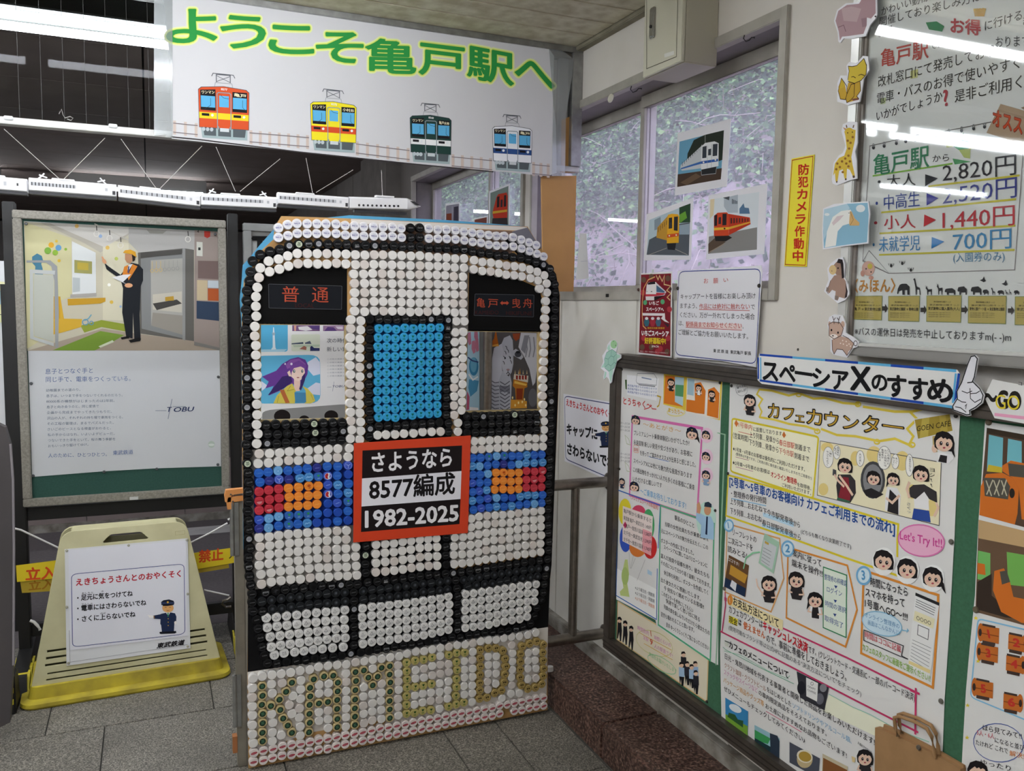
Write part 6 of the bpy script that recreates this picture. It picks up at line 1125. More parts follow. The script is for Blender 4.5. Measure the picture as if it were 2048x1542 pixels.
# --- cream strip poster with the staff groups
a = wart(XB-.0010); a.crop(1180, 1080, 3.3375)
s = wsheet(a, [(184,405),(792,770),(782,1085),(178,665)], 'staff_poster', 'cream strip poster with drawn staff groups below the pink framed letter', m=mat('cream_paper', 'E9DFC6', .7))
a.line('E2BE84', [(186,410),(790,775),(780,1080),(180,662)], .004, 2, True)
for x, y in ((198,535), (236,560), (276,595)): a.poly('1E1C20', [(x-12,y+10),(x+12,y+16),(x+16,y+70),(x+10,y+140),(x+2,y+140),(x-2,y+80),(x-12,y+125),(x-18,y+120),(x-14,y+60)], 4); a.ell('E8C4A8', x, y+2, 12, 16, 5); a.poly('1A1618', [(x-15,y),(x-12,y-20),(x+4,y-24),(x+15,y-10),(x+14,y+4),(x,y-6)], 6)
for x, y, c in ((625,765,'24242A'), (612,835,'A9C6E0'), (650,830,'2A2A34'), (680,850,'A9C6E0'), (705,830,'9AB6D8'), (708,890,'24242A')): a.poly(c, [(x-18,y+12),(x+18,y+18),(x+20,y+80),(x-18,y+75)], 4); a.poly('1A1A1E', [(x-16,y+75),(x+18,y+80),(x+12,y+140),(x,y+138),(x-4,y+95),(x-10,y+135)], 4); a.ell('E8C4A8', x, y, 14, 17, 6); a.poly('1A1618', [(x-16,y-2),(x-12,y-20),(x+6,y-22),(x+16,y-6),(x,y-8)], 7)
a.ring('D8D49A', 430, 690, 130, 75, .003, 2, 20, .45); a.ring('A8D4A8', 480, 830, 108, 40, .003, 2, 20, .55)
a.text('時間数約', (318,600), (395,640), 34, 'D88AC0', 0, 4).text('1', (402,645), (418,652), 56, 'D05A3A', .02, 4).text('時間ぐらいの', (430,665), (540,720), 34, 'D88AC0', 0, 4).text('全駅', (355,660), (392,685), 34, 'D88AC0', 0, 4).text('9', (402,700), (418,708), 56, 'D05A3A', .02, 4).text('人の駅員です!', (430,720), (552,790), 34, 'D88AC0', 0, 4)
a.line('E2B84A', [(330,618),(395,655),(545,735)], .002, 3).line('E2B84A', [(360,690),(552,800)], .002, 3)
a.text('笑顔をお届けいたします', (395,775), (580,895), 34, '8AC48A', 0, 4)
a.build('poster_print', s); tacks(a, [(782,1078)], s)
# --- café poster
a = wart(XB-.0020)
s = wsheet(a.crop(1440, 700, 4.058), [((u-1440)*4.058, (v-700)*4.058) for u, v in ((1460,766),(1690,798),(1920,828),(1914,950),(1909,1070),(1899,1250),(1889,1400),(1884,1530),(1880,1700),(1700,1620),(1591,1543),(1500,1478),(1443,1438),(1440,1300),(1447,1150),(1455,950))], 'cafe_poster', 'large white handmade poster about the train café counter in the middle of the green board')
a.crop(1440, 700, 4.058)
CFT = [('カ', 392,560,480,566,150), ('フ', 510,575,600,580,135), ('ェ', 612,592,685,602,110), ('カ', 705,610,828,628,160), ('ウ', 850,625,960,640,150), ('ン', 1000,650,1125,665,150), ('タ', 1155,675,1290,690,170), ('ー', 1320,680,1490,705,150)]
for g, x0, y0, x1, y1, h in CFT: a.text(g, (x0, y0), (x1, y1), h, '1E1A18', .045, 5); a.text(g, (x0+6, y0-4), (x1-2, y1-4), h*.93, 'C8A03A', -.004, 6)
for pts in ([(318,320),(420,330),(560,370),(640,350),(760,395),(850,390),(1000,430),(1130,440)], [(1160,460),(1290,480),(1420,500),(1560,500),(1640,480)], [(320,545),(440,565),(560,600),(700,620),(800,655)], [(820,640),(950,690),(1100,700),(1290,740),(1420,720),(1560,780)], [(320,320),(300,360),(345,400),(315,450),(340,500),(320,550)], [(1540,500),(1600,560),(1520,640),(1570,700),(1530,780)]): a.line('E6CE4E', pts, .006, 2)
for x, y in ((790,660), (1275,745), (1560,770), (1120,440), (640,360)): a.ring('E6CE4E', x, y, 22, 18, .004, 2, 12)
a.rrect('FAF6D8', [(100,555),(800,705),(755,1205),(88,985)], .04, None, 1); a.rrect(YE, [(100,555),(800,705),(755,1205),(88,985)], .04, .0055, 3)
K2 = '242226'; R2_ = 'D8402E'
def tl(items, h, bold=.006): 
    for t, x0, y0, x1, y1, c in items: a.text(t, (x0, y0), (x1, y1), h, c, bold, 5)
a.poly('D87A3A', [(118,595),(132,565),(150,598),(134,625)], 4).poly('D87A3A', [(505,690),(520,660),(537,692),(521,715)], 4)
tl([('1号車内', 152,628,262,655,'D86A5A')], 52); tl([('に設置しております', 272,660,503,700,K2)], 42)
tl([('〈営業時間〉', 105,718,236,752,K2), ('上り列車…発車から', 242,712,480,768,K2), ('春日部駅', 482,775,606,806,R2_), ('到着まで', 610,808,735,838,K2), ('下り列車…発車から', 238,772,476,840,K2), ('下今市駅', 480,842,600,875,'D86A5A'), ('到着まで', 605,882,724,915,K2)], 58)
tl([('★1号車・6号車のお客様は優先的にご利用いただけます。', 105,818,690,990,K2), ('★2号車〜5号車のお客様は', 102,930,405,1012,K2), ('を取得後、', 628,1108,742,1142,K2), ('ご利用いただけます。', 505,1112,740,1182,K2)], 40)
tl([('オンライン整理券', 415,1032,626,1098,'C8202A')], 56, .02); tl([('(整理券は不要ですが、ご利用の際に優先席と確認いたしますのでご用意を!)', 130,855,745,1055,'5A5A5E')], 28, 0)
a.line('D86A5A', [(150,662),(264,690)], .0015, 4).line('C88AA0', [(128,868),(235,895)], .0015, 4).line('C88AA0', [(128,948),(270,985)], .0015, 4)
a.rrect(YE, [(70,1010),(1445,1420),(1410,2030),(50,1340)], .01, .0055, 3) if False else a.line(YE, [(68,1015),(760,1205),(1448,1415),(1440,1545),(1440,1680)], .0055, 3).line(YE, [(68,1015),(50,1345),(600,1535),(1000,1680),(1440,1830)], .0055, 3)
tl([('[2号車〜5号車のお客様向け カフェご利用までの流れ]', 78,1105,1420,1505,'24509A')], 92, .025)
a.poly('BFE0F2', [(350,1318),(598,1398),(598,1438),(350,1350)], 2).poly('BFE0F2', [(343,1408),(598,1495),(598,1535),(343,1448)], 2); a.line('9AC8E4', [(95,1205),(375,1265)], .003, 2)
tl([('・整理券の発行時間', 92,1190,376,1252,K2), ('上り列車…おおむね', 84,1252,345,1322,K2), ('下今市駅発車後', 350,1330,596,1425,K2), ('から', 598,1430,650,1448,K2), ('下り列車…おおむね', 84,1330,340,1404,K2), ('春日部駅発車後', 343,1425,598,1525,K2), ('から', 600,1530,656,1550,K2)], 60, .01)
# comic panel
a.poly('F4EBC8', [(815,738),(1797,912),(1780,1425),(790,1178)], 1)
for x, y, rx, ry in ((870,790,50,40), (840,1130,40,50), (1480,900,60,80), (1250,850,60,70), (1100,880,40,60), (1720,1280,40,70), (1560,1150,30,60)): a.ell('EBD48A', x, y, rx, ry, 2)
a.line('4A4A4E', [(815,738),(1797,912),(1780,1425),(790,1178)], .0016, 3, True)
a.ell('4A4A4C', 1242, 1055, 100, 152, 3); a.ell('8A8A8C', 1242, 1055, 80, 128, 4)
a.poly('3A3638', [(960,1010),(1060,1010),(1100,1060),(1105,1160),(1060,1240),(955,1200),(945,1100)], 4); a.poly('8A2A36', [(1000,1030),(1045,1035),(1060,1190),(1055,1235),(960,1205)], 5); a.poly('3E6A54', [(955,1195),(1058,1225),(1052,1240),(950,1215)], 6)
chibi(a, 1018, 940, 58, body=False, l=6); a.poly('4A4A4E', [(918,965),(945,975),(945,1030),(915,1015)], 5); a.line('EBC9B2', [(930,1010),(960,1060),(1010,1110)], .006, 6); a.line('EBC9B2', [(970,1020),(1030,1100),(1080,1180)], .007, 6)
chibi(a, 1250, 1040, 55, body=False, l=6); a.poly('2A2628', [(1165,1140),(1230,1120),(1330,1170),(1270,1205),(1190,1185)], 6)
chibi(a, 1410, 1050, 50, body=False, pony=-.8, l=7); a.poly('F0EEEE', [(1360,1110),(1440,1120),(1470,1180),(1455,1340),(1340,1300),(1345,1180)], 4); a.poly('2E2A2C', [(1380,1130),(1450,1200),(1450,1338),(1360,1310)], 5); a.line('EBC9B2', [(1350,1200),(1400,1240),(1460,1180)], .006, 6)
chibi(a, 1635, 1005, 64, body=False, l=7); a.poly('F2F0F0', [(1570,1110),(1690,1130),(1700,1300),(1580,1280)], 4); a.poly('3A3638', [(1570,1095),(1660,1090),(1760,1150),(1765,1240),(1700,1210),(1660,1150),(1590,1210),(1540,1190),(1540,1120)], 5); a.poly('3250A0', [(1575,1285),(1700,1305),(1712,1400),(1560,1370)], 5); a.line('EBC9B2', [(1540,1200),(1520,1130),(1540,1070)], .007, 6); a.line('EBC9B2', [(1755,1240),(1775,1280),(1740,1350)], .006, 6)
for x, y, rx, ry in ((880,870,42,85), (950,830,28,55), (1140,880,32,65), (1335,875,55,95), (1425,905,30,60), (1540,935,32,90)): a.ell('F8F6F0', x, y, rx, ry, 4); a.ring('8A8A8C', x, y, rx, ry, .0012, 5, 18)
def vt(t, x, y, h, c=K2, b=.01):
    for k, ch in enumerate(t): a.text(ch, (x-h*.45, y+h*(k+.9)), (x+h*.45, y+h*(k+.9)+6), h, c, b, 6)
vt('一緒に', 900, 810, 19); vt('やってみよう!', 875, 815, 18); vt('整理券の', 960, 785, 18); vt('取り方', 940, 790, 18); vt('大丈夫!', 1140, 835, 24); vt('ここの席だと', 1370, 800, 22); vt('カフェ利用には', 1345, 805, 20); vt('整理券が', 1322, 800, 20); vt('必要だよ', 1300, 820, 20); vt('あっ!', 1435, 870, 18); vt('待って!', 1412, 865, 18); vt('いますぐ行こう', 1545, 860, 18); vt('ヨシ!!', 1725, 950, 42); vt('さくっ', 1535, 1235, 30, '8A8A8E')
# café sign girl
g_ = wart(XB-.0026).crop(1440, 700, 4.058)
s5 = wsheet(g_, [(1572,560),(1868,513),(1895,640),(1912,720),(1905,860),(1860,925),(1760,910),(1720,820),(1722,705),(1605,728)], 'cafe_sign_girl', 'cut-out drawing of a girl holding up a gold café sign', 'cut-out')
g_.poly('A8923A', [(1580,566),(1864,520),(1888,655),(1608,720)], 1); g_.poly('C2AE52', [(1640,558),(1700,548),(1690,700),(1620,716)], 2); g_.poly('B8A248', [(1780,536),(1830,528),(1850,660),(1790,672)], 2); g_.text('GOEN CAFÉ', (1598,668), (1872,624), 66, '26221A', -.004, 4)
g_.poly('C8AE72', [(1725,700),(1755,695),(1765,830),(1730,815)], 2); chibi(g_, 1822, 745, 78, body=False, pony=.75, l=5); g_.poly('F0EEEE', [(1770,830),(1880,850),(1900,880),(1850,918),(1770,905)], 3); g_.poly('2A2628', [(1790,850),(1845,860),(1840,918),(1772,905)], 4); g_.ell('EBC9B2', 1742, 800, 22, 34, 5)
g_.build('drawing', s5)
chibi(a, 245, 410, 46, l=6); a.ring('A8A8AA', 178, 320, 48, 52, .0014, 3); a.text('乗り方を', (140,320), (212,300), 26, K2, .01, 5).text('ご紹介します', (138,352), (218,330), 24, K2, .01, 5)
# lower half
a.crop(1440, 1040, 4.096)
tl([('(どちらも無くなり次第終了です)', 665,112,1076,240,K2)], 44)
O2 = 'E2A86A'
a.line(O2, [(60,30),(490,152),(525,478),(420,752),(45,590)], .0045, 3, True); a.line(OR, [(560,225),(1045,372),(1125,735),(1030,1038),(545,800)], .005, 3, True); a.line(OR, [(1232,430),(1790,615),(1780,900),(1745,1372),(1158,1090),(1175,540)], .006, 3, True)
for x, y, r, t in ((75,45,36,'1'), (557,235,48,'2'), (1180,455,56,'3')): a.ring('7AB4DC', x, y, r, r*1.25, .0055, 5); a.ell('D8ECF6', x, y, r*.85, r*1.08, 4); a.text(t, (x-r*.35, y+r*.75), (x+r*.35, y+r*.85), r*2.0, '5A9AC8', .03, 7)
tl([('リーフレットの', 105,125,300,192,K2), ('二次元コードを', 68,190,270,258,K2), ('読みとる!', 65,262,222,322,K2)], 62); tl([('案内に従って', 600,300,832,388,K2), ('端末を操作!!', 590,378,842,474,K2)], 70, .01)
a.poly('6A4A2E', [(75,285),(240,372),(210,632),(35,545)], 4); a.poly('C8963A', [(90,365),(228,452),(205,520),(78,442)], 5); a.poly('22324E', [(45,470),(215,560),(205,630),(38,545)], 5); a.poly('E9E9EE', [(100,490),(140,520),(130,585),(85,540)], 6); a.text('ココです!', (72,335), (158,382), 36, 'F2F2EE', .01, 7)
a.poly('A9CDB4', [(368,108),(490,182),(442,440),(318,352)], 5); a.poly('D0D4D6', [(362,160),(468,220),(430,408),(336,345)], 6); a.poly('C8A84A', [(372,170),(405,190),(400,205),(370,188)], 7)
for k in range(5): a.line('6A6E72', [(358-k*4,225+k*26),(425-k*4,262+k*28)], .0012, 7)
a.line('8AD0A0', [(330,262),(270,270),(215,310),(195,400)], .004, 6); chibi(a, 405, 520, 60, top='2A2628', l=5, sk=.1); a.line('EBC9B2', [(350,600),(310,540),(300,480)], .005, 6)
chibi(a, 630, 490, 62, top='2E2A2C', l=5); chibi(a, 785, 655, 60, top='F0EEEE', shirt='2A2628', pony=-.8, l=6)
a.poly('E6F0E0', [(850,385),(1040,452),(1035,962),(848,880)], 2); a.line('3A8A5A', [(850,385),(1040,452),(1035,962),(848,880)], .003, 3, True)
tl([('整理券の枠確認', 858,488,1042,548,'3A5A9A'), ('ログイン', 878,590,1002,632,'3A5A9A'), ('時間の選択', 865,705,1036,770,'3A5A9A'), ('取得完了', 860,825,1012,892,'3A5A9A')], 56)
for x, y in ((952,548), (948,665), (944,778)): a.poly('2E4A8A', [(x-14,y-14),(x+14,y-8),(x,y+14)], 5)
tl([('時間になったら', 1235,542,1540,632,K2), ('スマホを持って', 1195,625,1515,722,K2), ('1号車へGO〜!!!', 1190,715,1538,836,K2)], 84, .012)
a.ell('CFE6F4', 1330, 850, 168, 92, 3, 24, .3); a.ring('8AC0DC', 1330, 850, 168, 92, .0025, 4, 24, .3); tl([('オンライン整理券の', 1190,795,1474,895,'5A92BE'), ('画面はこんなかんじ!', 1215,858,1478,950,'5A92BE')], 48)
a.poly('8AC0DC', [(1490,895),(1535,905),(1535,885),(1552,905),(1530,925),(1532,912),(1490,905)], 4)
a.line('3A3A3E', [(1182,900),(1505,1030),(1490,1112),(1545,1140),(1470,1112),(1180,985)], .0022, 4, True); tl([('時間はココに記載', 1190,965,1486,1090,'D03A4A')], 64, .01)
a.poly('EDEDEB', [(1605,600),(1800,682),(1725,1298),(1540,1192)], 5); a.line('2A2A2C', [(1605,606),(1800,690)], .007, 6); a.poly('EBE4BE', [(1600,742),(1765,810),(1750,890),(1588,820)], 6); a.text('○○○○', (1615,820), (1732,868), 46, '2A2A2C', .01, 8); a.line('4A4A4E', [(1628,858),(1715,895),(1708,980),(1622,938)], .0015, 7, True)
for k in range(4): a.line('5A5A5E', [(1612-k*3,650+k*18),(1770-k*4,722+k*19)], .0014, 7)
for k in range(7): a.line('8A8A8C', [(1580-k*3,980+k*26),(1735-k*4,1050+k*30)], .0012, 7)
a.poly('EBD89A', [(1552,1150),(1728,1228),(1724,1258),(1548,1176)], 7); tl([('カフェのスタッフに画面をご提示ください!!', 1172,1065,1726,1332,'8AB83A')], 66, .012)
a.ell('F4B8D6', 1652, 168, 190, 128, 3, 28, .15); a.poly('F4B8D6', [(1510,240),(1680,300),(1700,270)], 3); a.ring('E278B4', 1652, 168, 190, 128, .003, 4, 28, .15); tl([("Let's Try It!!", 1478,165,1822,238,'D84A9A')], 100, .015)
for x, y in ((1345, 330), (1540, 400)): a.ell('F6F6F4', x, y+10, 96, 116, 4); chibi(a, x, y, 78, body=False, l=6)
a.ell('F6F6F4', 1748, 478, 96, 112, 4); chibi(a, 1748, 470, 78, body=False, pony=.9, l=6)
a.poly('F2E3B0', [(72,618),(520,820),(515,905),(480,888),(66,690)], 4); a.ell('E0903A', 86, 655, 22, 42, 5); tl([('お支払方法について', 112,698,484,888,K2)], 82, .02); a.text('!', (80,680), (90,684), 56, 'F2F2EE', .05, 7)
tl([('カフェカウンターは', 76,760,352,890,K2)], 74, .008); tl([('キャッシュレス決済', 356,900,722,1095,'C8202E')], 92, .03); tl([('です。(クレジットカード・交通系IC・一部のバーコード決済)', 728,1085,1600,1492,K2)], 66, .008)
a.poly('F2E23A', [(76,780),(148,812),(142,870),(74,838)], 3); tl([('現金', 78,842,145,872,K2), ('は', 155,862,178,874,K2)], 66, .015); tl([('使えません', 195,890,372,980,'D86A2A')], 72, .02); tl([('ので、事前に準備をしておきましょう。', 384,1000,1040,1325,K2)], 78, .01)
tl([('(使用可能なブランド等は公式HPに記載のある"決済方法について"をチェック)', 75,898,1160,1450,'5A5A5E')], 46, .002)
a.line('C83A6A', [(45,590),(48,700),(20,915)], .0045, 6); a.text('重要', (36,660), (62,668), 34, 'C83A6A', .01, 5)
a.line('C83A6A', [(520,886),(1050,1130),(1640,1425)], .0048, 6)
a.crop(1400, 1280, 3.657)
a.line('C83A6A', [(150,-65),(600,160),(1100,420),(1600,675)], .0048, 6).line('C83A6A', [(1582,350),(1578,690)], .0048, 6).line('C83A6A', [(1540,365),(1608,395)], .0048, 6)
a.poly('D9DED2', [(180,12),(212,25),(208,50),(186,42)], 4); a.line('4A5A52', [(184,5),(214,18)], .003, 5)
tl([('カフェのメニューについて', 215,58,650,288,K2)], 62, .02); a.line('5AB08A', [(170,50),(190,70),(400,180),(520,240),(690,320)], .0016, 4).line('8AC8A8', [(180,80),(300,110),(500,225),(640,280),(660,260)], .0014, 4)
a.line('9AD0B8', [(945,395),(1120,490),(1250,545),(1420,640),(1560,700),(1680,745)], .002, 4); a.poly('F3F4DC', [(945,400),(1420,640),(1280,700),(900,520)], 1)
tl([('日光・鬼怒川地域を代表する事業者と開発した商品をお楽しみいただけます!', 185,138,1280,775,K2)], 50, .008)
tl([('クラフト珈琲・クラフトビール', 182,202,485,382,'B88A78'), ('をはじめとした', 492,378,670,492,K2), ('ソフトドリンクやアルコール類、', 680,496,1112,762,'8AB8D8')], 46, .006)
tl([('スナックやスイーツなど', 178,252,425,392,'E0A0C8'), ('の車内限定商品をそろえております。', 432,402,930,708,K2)], 46, .006)
tl([('パッケージ商品やグッズ等', 175,310,470,490,'E0A45A'), ('お土産におすすめなお品物もございます!', 482,500,1076,868,K2)], 46, .006); a.line('D86A8A', [(485,520),(745,672)], .002, 4)
tl([('ぜひメニューもチェックしてみてください♪', 178,372,770,760,K2)], 46, .006)
a.poly('35353C', [(710,228),(945,345),(915,515),(735,420)], 5); a.ell('22222A', 745, 350, 30, 50, 6); a.ell('6A6A74', 880, 430, 30, 42, 6); a.ell('8A8A90', 905, 350, 26, 30, 6); a.poly('EDEDEB', [(780,272),(868,315),(860,450),(782,410)], 7); a.text('CRAFT', (792,345), (850,372), 22, '4A4A4E', .01, 8).text('COFFEE', (790,372), (852,400), 22, '4A4A4E', .01, 8); a.ring('8A8A8E', 824, 318, 10, 12, .0015, 8, 12)
a.poly('3A8AC0', [(188,420),(355,522),(352,700),(190,592)], 5); a.ell('E4ECF0', 262, 500, 50, 26, 6, 14, .5); a.poly('7AA83A', [(190,540),(352,630),(352,700),(190,592)], 6); a.poly('2E5A34', [(215,530),(260,545),(280,580),(320,590),(318,640),(205,560)], 7)
a.poly('9AC4D0', [(402,620),(585,718),(583,862),(403,755)], 5); a.poly('3E9A5A', [(403,655),(520,720),(500,760),(403,730)], 6); a.poly('2E3A4A', [(515,680),(570,700),(585,740),(583,862),(520,830)], 7); a.poly('1E3A3E', [(403,715),(520,780),(520,830),(403,755)], 6)
a.poly('4E525E', [(658,745),(880,865),(872,960),(820,985),(658,895)], 5); a.ell('C8B48A', 770, 870, 58, 66, 6); a.ell('E9E2CC', 770, 850, 60, 46, 7, 18, .4); a.ell('B4933E', 772, 852, 48, 36, 8, 18, .4)
a.poly('C8BCA0', [(900,830),(1085,925),(1080,985),(895,985)], 5); a.poly('8A5A32', [(905,860),(1080,950),(1075,985),(900,985)], 6)
chibi(a, 1212, 860, 56, body=True, top='2E2A2C', l=6); a.text('お酒好きの店にも', (1158,760), (1262,835), 24, K2, .006, 6); a.poly('E0C890', [(1112,848),(1140,860),(1136,895),(1118,890)], 6)
a.build('poster_print', s); tk = wart(XB-.0022)
tacks(tk.crop(1440, 700, 4.058), [(96,291),(1917,536),(67,1002)], s); tacks(tk.crop(1440, 1040, 4.096), [(1897,178),(38,562)], s, '6A665E', .006); tacks(tk.crop(1400, 1280, 3.657), [(1765,447),(1600,785),(165,575)], s, '6A665E', .006)
# --- right poster (cockpit suite) at the picture's right edge
a = wart(XB-.0018).crop(1880, 700, 1.833)
s = wsheet(a, [(165,262),(420,300),(440,1900),(70,1700),(85,1420),(95,1250),(108,1100),(128,900),(140,640),(150,500)], 'seat_poster', 'poster with orange seat pictures and a numbered seat plan, rightmost on the green board')
a.poly('5A4638', [(172,285),(420,330),(420,680),(145,605)], 2); a.poly('79C0CC', [(180,310),(232,322),(228,450),(172,445)], 3); a.poly('D2BA3A', [(178,420),(228,430),(228,450),(172,445)], 4); a.poly('79C0CC', [(250,325),(300,335),(300,440),(245,430)], 3); a.poly('3E3226', [(172,285),(420,330),(420,350),(172,305)], 3)
a.poly('D8752A', [(150,500),(170,455),(230,450),(268,470),(290,510),(285,600),(275,640),(145,605)], 5); a.poly('57544C', [(160,468),(240,470),(258,500),(250,548),(165,535)], 6); a.ell('2A2622', 265, 525, 10, 18, 7)
a.poly('D8752A', [(228,425),(260,405),(330,420),(380,470),(380,640),(300,620),(290,510),(268,470),(230,445)], 4); a.poly('57544C', [(250,415),(330,425),(330,470),(255,462)], 5)
for k in range(3): a.line('C9C2A8', [(170+k*28,478),(190+k*28,535)], .0025, 7).line('C9C2A8', [(195+k*25,476),(172+k*28,530)], .0025, 7)
a.poly('6E5642', [(142,622),(420,690),(420,1040),(130,960)], 2); a.poly('C9A87A', [(142,622),(420,690),(420,745),(142,690)], 3); a.poly('7AC06A', [(140,735),(185,745),(185,850),(138,840)], 3); a.poly('7AB85A', [(245,740),(420,770),(420,880),(250,860)], 3); a.poly('3A2E26', [(138,850),(190,820),(190,900),(290,985),(240,980),(134,950)], 4); a.poly('D8752A', [(200,810),(235,800),(255,840),(270,905),(420,935),(420,1020),(300,1000),(225,960),(195,880)], 5); a.poly('57544C', [(220,812),(245,808),(258,850),(228,860)], 6); a.poly('D8752A', [(138,780),(165,785),(168,825),(138,820)], 5)
a.rrect('8AC4E4', [(140,985),(420,1050),(420,1400),(112,1272)], .06, .003, 3)
for n, x, y, f in ((1,182,1040,-1), (2,280,1072,1), (3,178,1110,-1), (4,272,1150,1), (5,160,1240,-1), (6,262,1290,1)):
    a.poly('C8702E', [(x-28,y-32),(x+36,y-20),(x+34,y+38),(x-30,y+24)], 4); a.poly('4A3A34', [(x-26,y-38),(x+22,y-28),(x+22,y-20),(x-26,y-30)], 5); a.poly('4A3A34', [(x-26,y+24),(x+22,y+34),(x+20,y+46),(x-26,y+36)], 5); a.ell('C8702E', x+f*32, y+f*5, 12, 34, 4); a.ell('3A2E2A', x+f*34, y+f*5, 6, 14, 6); a.line('7A3E1A', [(x-28,y-2),(x+34,y+10)], .0015, 5)
    a.text(str(n), (x-10,y+18), (x+12,y+22), 44, 'C83A2E', .05, 6)
for x, y in ((132,982), (102,1302), (100,1420), (140,1140)): a.text('★', (x-8,y+8), (x+8,y+9), 18, 'E8D23A', .02, 4)
a.ring('5A6AA8', 215, 1440, 92, 70, .0018, 3, 24, .15); tl([('ほら見てみて!!', 158,1395,300,1428,K2)], 26, .01); tl([('5人・6人', 136,1412,200,1428,'D05A6A'), ('になると並び', 202,1440,310,1470,K2), ('たけれど これで', 132,1448,250,1482,K2), ('解決!', 256,1488,310,1500,'D8803A')], 24, .006)
a.text('ゆったり', (150,1520), (260,1546), 24, K2, .006, 4); chibi(a, 140, 1545, 36, body=False, l=5)
a.build('poster_print', s); tacks(a, [(180,264),(133,952)], s, '6A5E4A', .007)
# --- title strips on the frame
XT = 1.5195
a = wart(XT).crop(1440, 700, 4.058)
s = wsheet(a, [(318,28),(1925,160),(1948,200),(1915,440),(1870,470),(340,275),(305,245),(300,120)], 'title_strip', 'long white title strip with brushed black letters and a blue striped border', 'title strip')
for k in range(6):
    x0, x1 = 322+k*266, 322+(k+1)*266; y = lambda x: 30+(x-318)*.082; z = lambda x: 238+(x-318)*.138; c = ('1E48A8', '62B2DE')[k % 2]
    a.line(c, [(x0,y(x0)+8),(x1,y(x1)+8)], .0058, 1); a.line(c, [(x0,z(x0)+8),(x1,z(x1)+8)], .0058, 1)
a.line('1E48A8', [(310,60),(312,235)], .006, 2).line('62B2DE', [(330,60),(332,240)], .005, 2).line('1E48A8', [(1940,190),(1908,430)], .006, 2).line('62B2DE', [(1915,190),(1890,430)], .005, 2)
for g, x0, y0, x1, y1, h in (('ス', 350,255,470,270,200), ('ペ', 485,275,610,285,195), ('ー', 612,270,745,292,190), ('シ', 752,310,890,320,195), ('ア', 915,330,1040,345,205), ('X', 1062,350,1222,362,285), ('の', 1235,335,1355,348,175), ('す', 1362,385,1510,400,215), ('す', 1535,410,1685,425,215), ('め', 1690,425,1885,445,230)): a.text(g, (x0,y0), (x1,y1), h, '141416', .035, 4)
a.build('strip_print', s)
a = wart(XT).crop(1880, 700, 1.833)
s = wsheet(a, [(162,172),(192,108),(420,150),(420,290),(200,250)], 'title_strip', 'second title strip reading GO with yellow letters at the right edge of the board frame', 'title strip')
a.text('〜GO', (160,215), (296,228), 92, '26221E', .05, 3).text('GO', (204,223), (292,230), 80, 'E8D23A', -.012, 4).text('コックピット', (288,130), (400,150), 18, K2, .01, 4); a.line('F0A8C8', [(200,236),(420,262)], .006, 2)
a.build('strip_print', s)
def cutout(name, lab, x, pts, crop, cat='cut-out', th=.003, m=None):
    a = wart(x).crop(*crop); P = [a.at(px, py, 0) for px, py in pts]; o = MB().prism(P, (th, 0, 0), m or M_paper2).build(name, None, lab, cat); return a, o
CQ = (1880, 700, 1.833)
a, s = cutout('pointing_hand', 'white cut-out drawing of a hand pointing upwards between the two title strips', 1.512, [(44,205),(52,190),(62,175),(60,150),(78,118),(100,50),(112,22),(128,18),(140,30),(128,100),(122,115),(148,140),(162,165),(155,195),(130,215),(108,225),(112,240),(98,242),(48,222)], CQ)
a.line('1A1A1C', [(46,207),(64,178),(62,152),(80,118),(102,52),(114,24),(128,21),(137,32),(126,98),(118,118),(100,120)], .0022, 2); a.line('1A1A1C', [(120,116),(146,142),(158,166),(152,192),(130,210),(108,222),(110,236),(98,238),(50,220),(46,207)], .0022, 2); a.line('1A1A1C', [(80,150),(100,158),(118,150)], .0016, 2).line('1A1A1C', [(110,140),(112,178),(128,192),(150,180)], .0016, 2).line('1A1A1C', [(112,160),(134,158),(146,150)], .0016, 2).line('1A1A1C', [(64,180),(80,190),(96,192)], .0016, 2).line('1A1A1C', [(56,208),(76,212),(96,228)], .0016, 2).line('1A1A1C', [(92,206),(98,198),(94,216)], .0014, 2)
a.build('drawing', s)
# kraft paper bag hanging in front of the board
kb = empty('paper_bag', (1.53, 1.3, .3), 'brown kraft paper bag with a handle on the lower right of the café poster', 'paper bag')
a = wart(1.528).crop(1400, 1280, 3.657); M_kr = mat('kraft_paper', 'A98259', .8, noise=.5, nscale=30, col2='9C774F')
P = [a.at(*q) for q in ((1280,640),(1310,650),(1560,760),(1790,880),(1905,945),(1900,1150),(1275,1150))]; MB().prism(P, (.016, 0, 0), M_kr).build('bag_body', kb)
P = [a.at(*q) for q in ((1320,622),(1440,672),(1740,830),(1900,925),(1905,960),(1310,680))]; MB().prism([p+Vector((.010, 0, 0)) for p in P], (.006, 0, 0), M_kr).build('bag_gusset', kb)
H_ = [a.at(*q) for q in ((1458,700),(1440,640),(1432,560),(1470,552),(1580,590),(1670,640),(1705,700),(1720,790),(1728,850))]
for off in (-.004, .008):
    MB().tube([h+Vector((off, 0, off*.4)) for h in H_], .0042, M_kr, 8).build('bag_handle', kb)
tacks(wart(1.527).crop(1400, 1280, 3.657), [(1602,786)], kb, '5A5248', .006)
